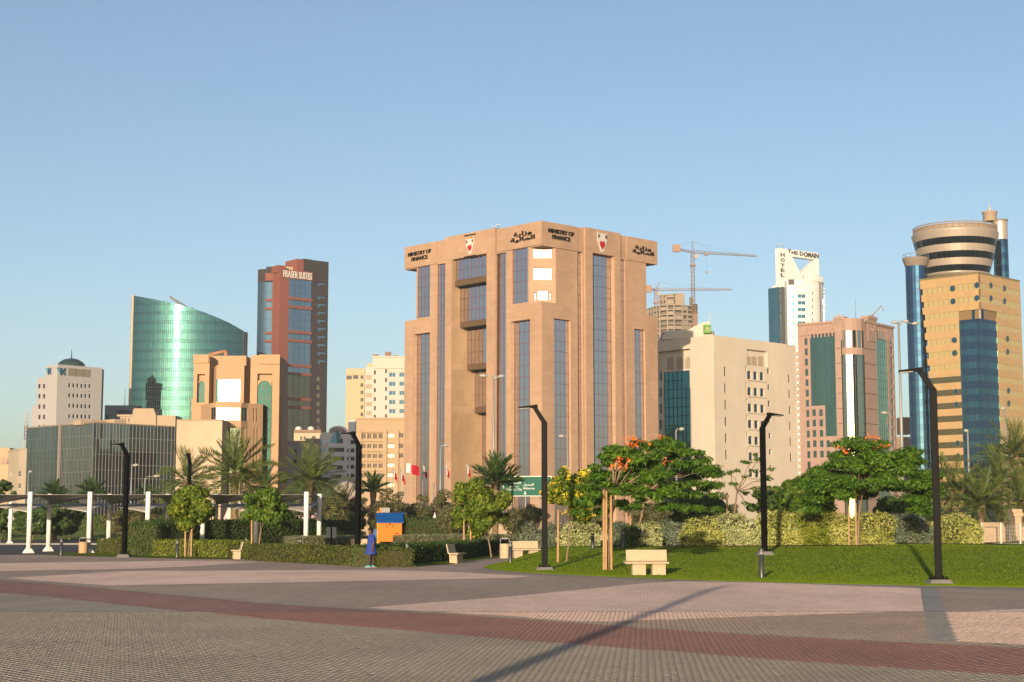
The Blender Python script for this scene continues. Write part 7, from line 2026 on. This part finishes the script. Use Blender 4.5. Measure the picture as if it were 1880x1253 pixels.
# --- person walking along the plaza edge
def person():
    b = gnd(681, 1042.0); Hh = 1.62
    T = thing('person', 'person in a long blue tunic, dark hat and turquoise shoes walking left', 'person', b)
    SK = mat('brown skin', (.19, .095, .058), .6); DK = mat('dark leggings', (.075, .062, .060), .85); BT = mat('blue tunic', (.040, .075, .37), .8, var=.12, scale=9); HR = mat('dark hat', (.020, .010, .012), .7); SH = mat('turquoise shoe', (.06, .42, .45), .5); WS = mat('white sole', (.7, .7, .68), .6)
    # body: one skin from a jointed skeleton, facing -x, legs a little apart in stride
    J = {'pel': (0, 0, .86), 'sp': (.005, 0, 1.06), 'ch': (.01, 0, 1.24), 'nk': (-.01, 0, 1.36), 'hd': (-.035, 0, 1.47), 'hd2': (-.035, 0, 1.56),
         'hl': (.0, .085, .82), 'kl': (.075, .09, .46), 'al': (.115, .09, .09), 'tl': (-.03, .09, .045),
         'hr': (.0, -.085, .82), 'kr': (-.07, -.09, .46), 'ar': (-.085, -.09, .09), 'tr': (-.23, -.09, .045),
         'sl': (.015, .17, 1.30), 'el': (-.02, .235, 1.04), 'wl': (-.11, .235, .82), 'fl': (-.14, .225, .73),
         'sr': (.015, -.17, 1.30), 'er': (.075, -.235, 1.04), 'wr': (.04, -.245, .80), 'fr': (.015, -.235, .71)}
    Rr = {'pel': .125, 'sp': .12, 'ch': .14, 'nk': .055, 'hd': .085, 'hd2': .075, 'hl': .085, 'kl': .055, 'al': .038, 'tl': .032, 'hr': .085, 'kr': .055, 'ar': .038, 'tr': .032, 'sl': .06, 'el': .042, 'wl': .028, 'fl': .03, 'sr': .06, 'er': .042, 'wr': .028, 'fr': .03}
    E = [('pel', 'sp'), ('sp', 'ch'), ('ch', 'nk'), ('nk', 'hd'), ('hd', 'hd2')] + [x for s in 'lr' for x in (('pel', 'h' + s), ('h' + s, 'k' + s), ('k' + s, 'a' + s), ('a' + s, 't' + s), ('ch', 's' + s), ('s' + s, 'e' + s), ('e' + s, 'w' + s), ('w' + s, 'f' + s))]
    names = list(J); me = D.meshes.new('body'); me.from_pydata([J[n] for n in names], [(names.index(a), names.index(c)) for a, c in E], []); me.update()
    o = link('body', me, T); bpy.context.view_layer.objects.active = o
    sk = o.modifiers.new('skin', 'SKIN'); 
    for i, n in enumerate(names): me.skin_vertices[0].data[i].radius = (Rr[n], Rr[n])
    me.skin_vertices[0].data[0].use_root = True
    su = o.modifiers.new('sub', 'SUBSURF'); su.levels = 1; su.render_levels = 2
    me.materials.append(SK)
    # fingers: five short tapered chains on each hand, bent
    for s, y in (('l', 1), ('r', -1)):
        w = Vector(J['f' + s]); k = MB()
        for i, (dx, l) in enumerate(((-.022, .065), (-.008, .075), (.006, .07), (.02, .055))): p = w + Vector((dx, 0, -.015)); k.path([p, p + Vector((-.004, -.004 * y, -l * .5)), p + Vector((-.016, -.008 * y, -l))], [.009, .008, .006], 5)
        p = w + Vector((-.025, 0, .015)); k.path([p, p + Vector((-.02, 0, -.02)), p + Vector((-.024, 0, -.048))], [.010, .009, .006], 5); k.obj_ = None
        f = link('hand', k.mesh('hand', SK), T)
    def loft(rings, m, name, n=18, sub=True):
        V = []; F = []
        for (x, y, z, rx, ry) in rings:
            for i in range(n): t = 2 * pi * i / n; w_ = 1 + .05 * sin(5 * t + z * 6) * (1 if z < 1.05 else .2); V.append((x + rx * w_ * cos(t), y + ry * w_ * sin(t), z))
        for j in range(len(rings) - 1):
            for i in range(n): F.append((j * n + i, j * n + (i + 1) % n, (j + 1) * n + (i + 1) % n, (j + 1) * n + i))
        mm = D.meshes.new(name); mm.from_pydata(V, [], F); mm.polygons.foreach_set('use_smooth', [True] * len(F)); mm.materials.append(m); mm.update(); ob = link(name, mm, T); return ob
    loft([(-.0, 0, .54, .235, .225), (.0, 0, .60, .23, .22), (.005, 0, .80, .195, .20), (.005, 0, 1.0, .165, .185), (.01, 0, 1.15, .165, .195), (.012, 0, 1.26, .150, .215), (.012, 0, 1.33, .105, .175), (-.004, 0, 1.37, .070, .08)], BT, 'tunic')
    for s in 'lr':
        a, e = Vector(J['s' + s]), Vector(J['e' + s]); k = MB(); k.path([a + Vector((0, 0, .035)), a, a.lerp(e, .55), e + (a - e) * .05], [.05, .088, .076, .070], 12, caps=False); f = link('sleeve', k.mesh('sleeve', BT), T)
        h, kn, an = Vector(J['h' + s]), Vector(J['k' + s]), Vector(J['a' + s]); k = MB(); k.path([h, h.lerp(kn, .5), kn, kn.lerp(an, .6), an + Vector((0, 0, .01))], [.095, .08, .066, .058, .05], 12, caps=False); link('trouser_leg', k.mesh('trouser_leg', DK), T)
        t = Vector(J['t' + s]); k = MB(); k.path([an + Vector((.045, 0, -.035)), an + Vector((.01, 0, -.035)), an.lerp(t, .6) + Vector((0, 0, -.012)), t + Vector((0, 0, -.008))], [.035, .05, .046, .030], 10); ft = link('shoe', k.mesh('shoe', SH), T)
        k = MB(); z = min(an.z, t.z) ; k.prism([(an.x + .075, an.y - .035), (an.x + .075, an.y + .035), (t.x + .02, t.y + .048), (t.x - .035, t.y + .03), (t.x - .035, t.y - .03), (t.x + .02, t.y - .048)], .003, .024); so = link('sole', k.mesh('sole', WS), ft)
    # face
    k = MB(); k.path([(-.115, 0, 1.52), (-.14, 0, 1.475), (-.118, 0, 1.468)], [.010, .016, .010], 6); link('nose', k.mesh('nose', SK), T)
    for y in (-.03, .03): k = MB(); k.lathe((-.108, y), [(.001, 1.512), (.011, 1.52), (.001, 1.528)], 8); link('eye', k.mesh('eye', mat('eye dark', (.02, .015, .012), .3)), T)
    for y in (-.09, .09): k = MB(); k.lathe((-.02, y), [(.001, 1.46), (.018, 1.475), (.022, 1.505), (.001, 1.525)], 8); link('ear', k.mesh('ear', SK), T)
    k = MB(); k.box(-.118, -.112, -.024, .024, 1.436, 1.444); link('mouth', k.mesh('mouth', mat('lip', (.16, .05, .04), .6)), T)
    k = MB(); k.lathe((-.025, 0), [(.145, 1.545), (.15, 1.552), (.108, 1.56), (.104, 1.60), (.075, 1.635), (.002, 1.645)], 18); link('hat', k.mesh('hat', HR), T)
    k = MB(); k.lathe((-.005, 0), [(.06, 1.40), (.098, 1.46), (.100, 1.53), (.08, 1.56)], 14, a0=-1.9, a1=1.9); link('hair', k.mesh('hair', HR), T)
    k = MB(); k.path([(-.065, -.05, 1.36), (-.095, 0, 1.28), (-.065, .05, 1.36)], .014, 6); link('collar', k.mesh('collar', WHITE), T)
    T.rotation_euler = (0, 0, radians(12)); T.scale = (1.0, 1.0, Hh / 1.645)
person()

# --- notice boards and little signs
def board(label, u, Y, v0, v1, w_px, m, post=True, legs=1, name='notice_board'):
    b = spot(u, Y); s = scale_at(Y); T = thing(name, label, 'sign', b); z0, z1 = at(u, v1, Y).z, at(u, v0, Y).z; w = w_px * s
    return T, b, z0, z1, w
T, b, z0, z1, w = board('grey double notice board on a dark post inside the hedges', 608.5, 94, 968, 988, 18, None)
PG = mat('board grey', (.36, .37, .40), .5)
for x in (-w / 2, w * .09): k = MB(); k.box(b.x + x, b.x + x + w * .41, b.y, b.y + .05, z0, z1); k.obj('panel', PG, T)
k = MB(); k.box(b.x - .06, b.x + .06, b.y + .06, b.y + .16, 0, z1); k.obj('post', BLK, T)
T, b, z0, z1, w = board('small pale sign board above the tall dark hedge', 615.5, 128, 943, 952, 13, None, name='small_sign')
for x in (-w / 2, w * .02): k = MB(); k.box(b.x + x, b.x + x + w * .48, b.y, b.y + .05, z0, z1); k.obj('panel', BENCHM, T)
k = MB(); k.tube((b.x, b.y + .1, 0), (b.x, b.y + .1, z1), .04); k.obj('post', GALV, T)
T, b, z0, z1, w = board('white pointed sign at the foot of the grey pole', 798, 134, 940, 953, 7, None, name='small_sign')
k = MB(); n = 3; k.add([(b.x - w / 2, b.y, z0), (b.x + w / 2, b.y, z0), (b.x, b.y, z1), (b.x - w / 2, b.y + .04, z0), (b.x + w / 2, b.y + .04, z0), (b.x, b.y + .04, z1)], [(0, 1, 2), (5, 4, 3), (0, 3, 4, 1), (1, 4, 5, 2), (2, 5, 3, 0)]); k.obj('panel', WHITE, T)
k = MB(); k.tube((b.x, b.y + .08, 0), (b.x, b.y + .08, z1 - .1), .035); k.obj('post', GALV, T)

def road_sign():
    Y = 158; f = Fac(spot(924, Y), (1, -.01)); z = lambda v: f.px(960, v)[1]; T = thing('road_sign', 'green direction sign with white Arabic and English writing between two trees', 'road sign', f.P)
    a1 = f.px(1013, 890)[0]; SGN = mat('sign green board', (.008, .135, .085), .5); WT = mat('sign white', (.80, .82, .78), .5)
    k = MB(); fbox(k, f, 0, a1, z(911.5), z(874.5), -.08, 0); k.obj('board', SGN, T)
    for z0, z1, x0, x1 in ((z(875.8), z(874.3), 0, a1), (z(911.7), z(910.3), 0, a1), (z(911), z(875), -.02, .07), (z(911), z(875), a1 - .07, a1 + .02)): k = MB(); fbox(k, f, x0, x1, z0, z1, .003, .02); k.obj('border', WT, T)
    text(T, f, '\uFEE5\uFE8E\uFEE4\uFEE0\uFEB3 \uFE94\uFEE8\uFEF3\uFEAA\uFEE3', 930, 877.8, 959, 883, WT, o=.03, depth=.02, bold=.02)
    text(T, f, '\uFE94\uFEF4\uFECB\uFE8E\uFEE8\uFEBC\uFEDF\uFE8D', 932, 884.5, 956, 890, WT, o=.03, depth=.02, bold=.02)
    text(T, f, 'Salman', 935, 891.3, 952.5, 895.6, WT, o=.03, depth=.02, bold=.02)
    text(T, f, 'Industrial City', 929, 896.8, 958.5, 902, WT, o=.03, depth=.02, bold=.02)
    text(T, f, '\uFED5\uFEAE\uFEA4\uFEE4\uFEDF\uFE8D', 961, 887.5, 980, 893.5, WT, o=.03, depth=.02, bold=.02)
    text(T, f, 'Muharraq', 961, 895, 981, 900, WT, o=.03, depth=.02, bold=.02)
    a = f.px(964, 905)[0]; zc = z(905.5); k = MB(); fprism(k, f, [(a - .05, zc + .16), (a - .05, zc - .02), (a - .17, zc - .02), (a, zc - .2), (a + .17, zc - .02), (a + .05, zc - .02), (a + .05, zc + .16)], .004, .02); k.obj('arrow', WT, T)
    for x in (.9, 2.2, 3.6): k = MB(); p = f.pt(x, 0, -.2); k.tube((p.x, p.y, 0), (p.x, p.y, z(876)), .07); k.obj('post', GALV, T)
road_sign()

# --- flags
def flag(label, u, Y, v_top, style, big=1.0, seed=0):
    b = spot(u, Y); zt = at(u, v_top, Y).z
    T = thing('flag', label, 'flag', b, 'red and white flags in front of the ministry')
    k = MB(); k.path([(b.x, b.y, 0), (b.x, b.y, zt)], [.06, .035], 7); k.obj('pole', GALV if style != 'dark' else mat('dark pole', (.10, .06, .05), .5), T)
    RD = mat('flag red', (.50, .015, .03), .75); WH = mat('flag white', (.80, .78, .75), .75)
    L, Hh = 1.75 * big, 1.15 * big; n, m = 22, 11
    rs = random.Random(seed)
    def P(s, t):   # s along the fly 0..1, t down the hoist 0..1
        if style == 'fly':
            x = L * s * .93; y = .16 * sin(s * 7 + t * 1.2); z = -Hh * t - .30 * L * s * s + .05 * sin(s * 9)
        else:          # hanging, folded
            x = L * s * .30 + .05 * sin(s * 14 + seed); y = .14 * sin(s * 11 + t * 2 + seed); z = -Hh * t * (1 - .35 * s) - L * s * .80
        return Vector((b.x + .05 + x, b.y + y, zt - .06 + z))
    # serrated line between white and red: five points
    def edge(t):
        f = (t * 5) % 1.0; return .30 + .14 * (1 - abs(2 * f - 1))
    W_, R_ = MB(), MB(); M = 40
    for j in range(M):
        t0, t1 = j / M, (j + 1) / M
        for i in range(n):
            for mbk, lo0, hi0, lo1, hi1 in ((W_, 0, edge(t0), 0, edge(t1)), (R_, edge(t0), 1, edge(t1), 1)):
                a0, a1 = lo0 + (hi0 - lo0) * i / n, lo0 + (hi0 - lo0) * (i + 1) / n; c0, c1 = lo1 + (hi1 - lo1) * i / n, lo1 + (hi1 - lo1) * (i + 1) / n
                mbk.quad(P(a0, t0), P(a1, t0), P(c1, t1), P(c0, t1))
    W_.obj('white_cloth', WH, T); R_.obj('red_cloth', RD, T)
    k = MB(); k.lathe((b.x, b.y), [(.001, zt), (.07, zt + .05), (.05, zt + .12), (.001, zt + .14)], 8); k.obj('finial', GALV, T)
flag('big flag streaming open, largest of the row', 743.5, 196, 850, 'fly', 1.02, 1)
flag('flag hanging right of the big streaming flag', 775.5, 200, 850, 'hang', 1.0, 2)
flag('flag hanging before the second stone pier, third from the big one', 817, 200, 850, 'hang', .98, 3)
flag('flag hanging farthest right in front of the stepped glass hall', 856.5, 204, 850, 'hang', .98, 4)
flag('mostly red flag hanging farthest left before the tan hotel block', 721, 190, 857, 'hang', .9, 5)
flag('narrow dark red flag hanging just left of the big streaming flag', 735, 190, 862, 'hang', .85, 6)

# --- grey road lights far behind
def road_light(label, u, Y, v_top, arms, r=.09, zb=0.0, group='grey road lights', vb=None):
    b = spot(u, Y, zb); zt = at(u, v_top, Y).z
    T = thing('road_light', label, 'street light', b, group)
    k = MB(); k.path([(b.x, b.y, zb), (b.x, b.y, zt)], [r * 1.5, r], 8); k.obj('pole', GALV, T)
    for du, dv, w in arms:
        e = at(u + du, v_top + dv, Y); k = MB(); p = Vector((b.x, b.y, zt)); k.path([p - Vector((0, 0, .3)), p.lerp(e, .35) + Vector((0, 0, .12)), e], [r * .7, r * .55, r * .5], 6); k.obj('arm', GALV, T)
        k = MB(); d = 1 if du >= 0 else -1; ll = w * scale_at(Y)
        k.path([e - Vector((d * .1, 0, 0)), e + Vector((d * ll * .3, 0, .05)), e + Vector((d * ll, 0, .06))], [.08, .17, .10], 8); k.obj('lamp_head', mat('lamp head pale', (.50, .47, .43), .5), T)
    return T
road_light('tall double armed road light in front of the stepped glass hall', 906, 150, 692, ((-14, -1, 12), (10, 0, 10), (2, 3, 6)), .09)
road_light('tallest road light with three heads left of the gold tower', 1660, 150, 592, ((-14, 1, 10), (16, 3, 12), (0, -1, 8)), .11)
road_light('single road light before the right stone front of the ministry', 1043, 150, 803, ((-9, -1, 8),), .07)
road_light('single road light in front of the teal curtain wall', 1243, 140, 790, ((6, -1, 7),), .07)
road_light('single road light in front of the blue glass notch', 1782, 150, 793, ((-6, -1, 6),), .08)
road_light('pale road light in front of the gold panels at the right edge', 1853, 150, 751, ((-9, 0, 8),), .08)
road_light('road light before the lower beige wall near the teal glass', 1298, 150, 858, ((-14, -6, 8),), .06)
road_light('short road light beside the cream house', 49, 190, 868, ((5, -1, 5),), .06)
road_light('road light in front of the dark glass panes', 239, 170, 856, ((7, -1, 8),), .07)
road_light('lower road light just right of the dark glass light', 264, 165, 878, ((20, -3, 10),), .07)
road_light('thin road light left of the ministry piers', 808, 160, 820, ((8, -1, 8),), .07)
road_light('small road light by the shaded low block behind the flame tree', 1640, 165, 760, ((-12, -1, 10),), .06)
road_light('plain grey pole standing below the row of flags', 796, 140, 886, (), .06)
b = spot(43, 430); T = thing('lattice_mast', 'red and white lattice mast behind the cream house', 'mast', b)
zt = at(43, 756, 430).z; N_ = 7
for i in range(N_):
    k = MB(); z0, z1 = 5 + (zt - 5) * i / N_, 5 + (zt - 5) * (i + 1) / N_; h = .45
    for x, y in ((-h, -h), (h, -h), (0, h)): k.tube((b.x + x, b.y + y, z0), (b.x + x, b.y + y, z1), .09, n=4)
    for j in range(4):
        za, zb = z0 + (z1 - z0) * j / 4, z0 + (z1 - z0) * (j + 1) / 4; k.tube((b.x - h, b.y - h, za), (b.x + h, b.y - h, zb), .06, n=4); k.tube((b.x + h, b.y - h, za), (b.x, b.y + h, zb), .06, n=4); k.tube((b.x, b.y + h, za), (b.x - h, b.y - h, zb), .06, n=4)
    k.obj('mast_section', mat('mast red', (.45, .10, .08), .7) if i % 2 else WHITE, T)

# --- vehicles beyond the hedge (only their upper parts show)
def vehicle(label, u0, u1, Y, v_top, body, name, cat, stripe=None, roofpods=2, glassband=True):
    x0, x1 = spot(u0, Y).x, spot(u1, Y).x; zt = at((u0 + u1) / 2, v_top, Y).z; w = 2.2; b = Vector(((x0 + x1) / 2, Y, -.05))
    T = thing(name, label, cat, b); y0, y1 = Y, Y + w
    prof = [(x0, .30), (x0 - .0, zt * .45), (x0 + .25, zt * .62), (x0 + .75, zt - .18), (x0 + 1.1, zt - .02), (x1 - .5, zt - .02), (x1 - .12, zt - .2), (x1, zt * .6), (x1, .30)]
    k = MB(); n = len(prof); k.add([(x, y0, z) for x, z in prof] + [(x, y1, z) for x, z in prof], [tuple(range(n)), tuple(range(2 * n - 1, n - 1, -1))] + [(i, n + i, n + (i + 1) % n, (i + 1) % n) for i in range(n)]); k.obj('body', body, T, bevel=.08)
    gl = glass('vehicle glass', (.05, .055, .06), .06)
    xx = x0 + .9
    m = max(2, int((x1 - x0 - 1.3) / 1.1)); ww = (x1 - x0 - 1.5) / m
    for i in range(m): k = MB(); k.box(xx + i * ww + .05, xx + (i + 1) * ww - .05, y0 - .02, y0 + .02, zt * .55, zt - .42); k.obj('window', gl, T)
    k = MB(); k.box(x0 + .1, x1 - .05, y0 - .018, y0 + .01, zt * .40, zt * .47); k.obj('side_stripe', WHITE, T)
    for x in (x0 + (x1 - x0) * .2, x0 + (x1 - x0) * .8):
        for y in (y0 - .02, y1 - .22): k = MB(); k.path([(x, y, .38), (x, y + .24, .38)], .40, 16); wh = k.obj('wheel', mat('tyre', (.02, .02, .02), .8), T); k = MB(); k.path([(x, y - .015, .38), (x, y + .1, .38)], .2, 12); k.obj('rim', GALV, wh)
    for i in range(roofpods): xa = x0 + (x1 - x0) * (.28 + .36 * i); k = MB(); k.box(xa, xa + (x1 - x0) * .22, y0 + .35, y1 - .35, zt - .03, zt + .14); k.obj('roof_unit', WHITE, T, bevel=.04)
    k = MB(); k.box(x0 - .02, x0 + .1, y0 + .3, y0 + .55, .7, .9); k.obj('headlight', WHITE, T)
MAR = mat('maroon paint', (.15, .012, .022), .35, spec=.6)
vehicle('maroon minibus with white roof units passing behind the middle palm', 520, 607, 150, 944.5, MAR, 'minibus', 'minibus')
vehicle('maroon bus roof glimpsed between the two leafy trees', 404, 476, 152, 925, mat('red paint', (.28, .03, .04), .35, spec=.6), 'bus', 'bus')
vehicle('white car roof just visible over the tall dark hedge', 304, 346, 118, 958, mat('white car paint', (.72, .71, .69), .3, spec=.6), 'car', 'car', roofpods=0)

# --- white fence and stone walls at the right edge
def fence():
    p0, p1 = lawn_at(1800, 92), lawn_at(1960, 90); p0.z = p1.z = .62
    T = thing('mesh_fence', 'white wire fence at the right end of the shrubs', 'fence', p0); d = (p1 - p0); ln = d.length; d.normalize()
    WF = mat('fence white', (.74, .68, .58), .5); H = 1.15
    i = 0; x = .1
    posts = [.05, (spot(1837, 91.5).x - p0.x) / d.x, 2 * (spot(1837, 91.5).x - p0.x) / d.x - .05, ln]
    for x in posts: p = p0 + d * x; k = MB(); k.box(p.x - .045, p.x + .045, p.y - .045, p.y + .045, p.z - .3, p.z + H + .08); k.obj('post', WF, T)
    for a, b_ in zip(posts, posts[1:]):
        k = MB(); n = max(2, int((b_ - a) / .09))
        for i in range(n + 1): p = p0 + d * (a + (b_ - a) * i / n); k.tube((p.x, p.y, p.z - .1), (p.x, p.y, p.z + H), .007, n=3)
        for z in (.05, .22, .40, .58, .78, .98): q0, q1 = p0 + d * a, p0 + d * b_; k.tube(q0 + Vector((0, -.01, z)), q1 + Vector((0, -.01, z)), .011, n=3)
        k.obj('wire_panel', WF, T)
fence()
SW = stone('sandy wall', (.56, .40, .26), .08, .5, .25, .7)
T = thing('stone_wall', 'low sandy stone wall with dark arch behind the white fence', 'wall', spot(1806, 104, .4)); f = Fac(spot(1800, 104), (1, .02))
a = lambda u: f.px(u, 970)[0]
k = MB(); wall(k, f, a(1800), a(1852), .3, f.px(1830, 962.5)[1], [(a(1808), a(1832), .3, f.px(1820, 967)[1])], .4); fbox(k, f, a(1800), a(1852), .3, f.px(1830, 962.6)[1] - .02, -.9, -.42); k.obj('wall', SW, T)
k = MB(); fbox(k, f, a(1799), a(1853), f.px(1830, 962.5)[1] + .003, f.px(1830, 962.5)[1] + .10, -.9, .06); k.obj('coping', SW, T)
T = thing('stone_pier', 'tall sandy stone pier with stepped cap at the right edge', 'pier', spot(1868, 99, .5)); f = Fac(spot(1858, 99), (1, .02)); z = lambda v: f.px(1868, v)[1]; a = lambda u: f.px(u, 970)[0]
for (u0, u1, v0, v1) in ((1866, 1905, 992, 985), (1864, 1876, 985, 949), (1862, 1880, 948.8, 942), (1860, 1878, 941.8, 935), (1876.3, 1905, 985, 968)):
    k = MB(); fbox(k, f, a(u0), a(u1), z(v0), z(v1), -.8 - (u1 - u0) * .004, .001 * (v0 - 900) * .1); k.obj('stone_block', SW, T)
T = thing('low_wall', 'long low sandy wall seen through the gap below the flame trees', 'wall', spot(700, 138)); 
k = MB(); f = Fac(spot(640, 178), (1, 0)); fbox(k, f, 0, 48, 0, 1.6, -.4, 0); k.obj('wall', SW, T); k = MB(); fbox(k, f, -.05, 48.05, 1.603, 1.75, -.5, .08); k.obj('coping', SW, T)
# =================================================================== AIR
k = MB(); k.box(-720, 720, -330, 1560, -1.2, 185)
HZ = D.materials.new('thin evening haze'); HZ.use_nodes = True
_n = HZ.node_tree; _n.nodes.remove(_n.nodes['Principled BSDF'])
_v = _n.nodes.new('ShaderNodeVolumePrincipled'); _v.inputs['Density'].default_value = 0.00014; _v.inputs['Color'].default_value = (.80, .90, 1.0, 1); _v.inputs['Anisotropy'].default_value = 0.0
_n.links.new(_v.outputs[0], _n.nodes['Material Output'].inputs['Volume'])
_h = k.obj('haze', HZ); _h['kind'] = 'stuff'; _h['label'] = 'thin pale evening haze over the whole city scene'
SC.cycles.volume_bounces = 0
SC.cycles.volume_step_rate = 10
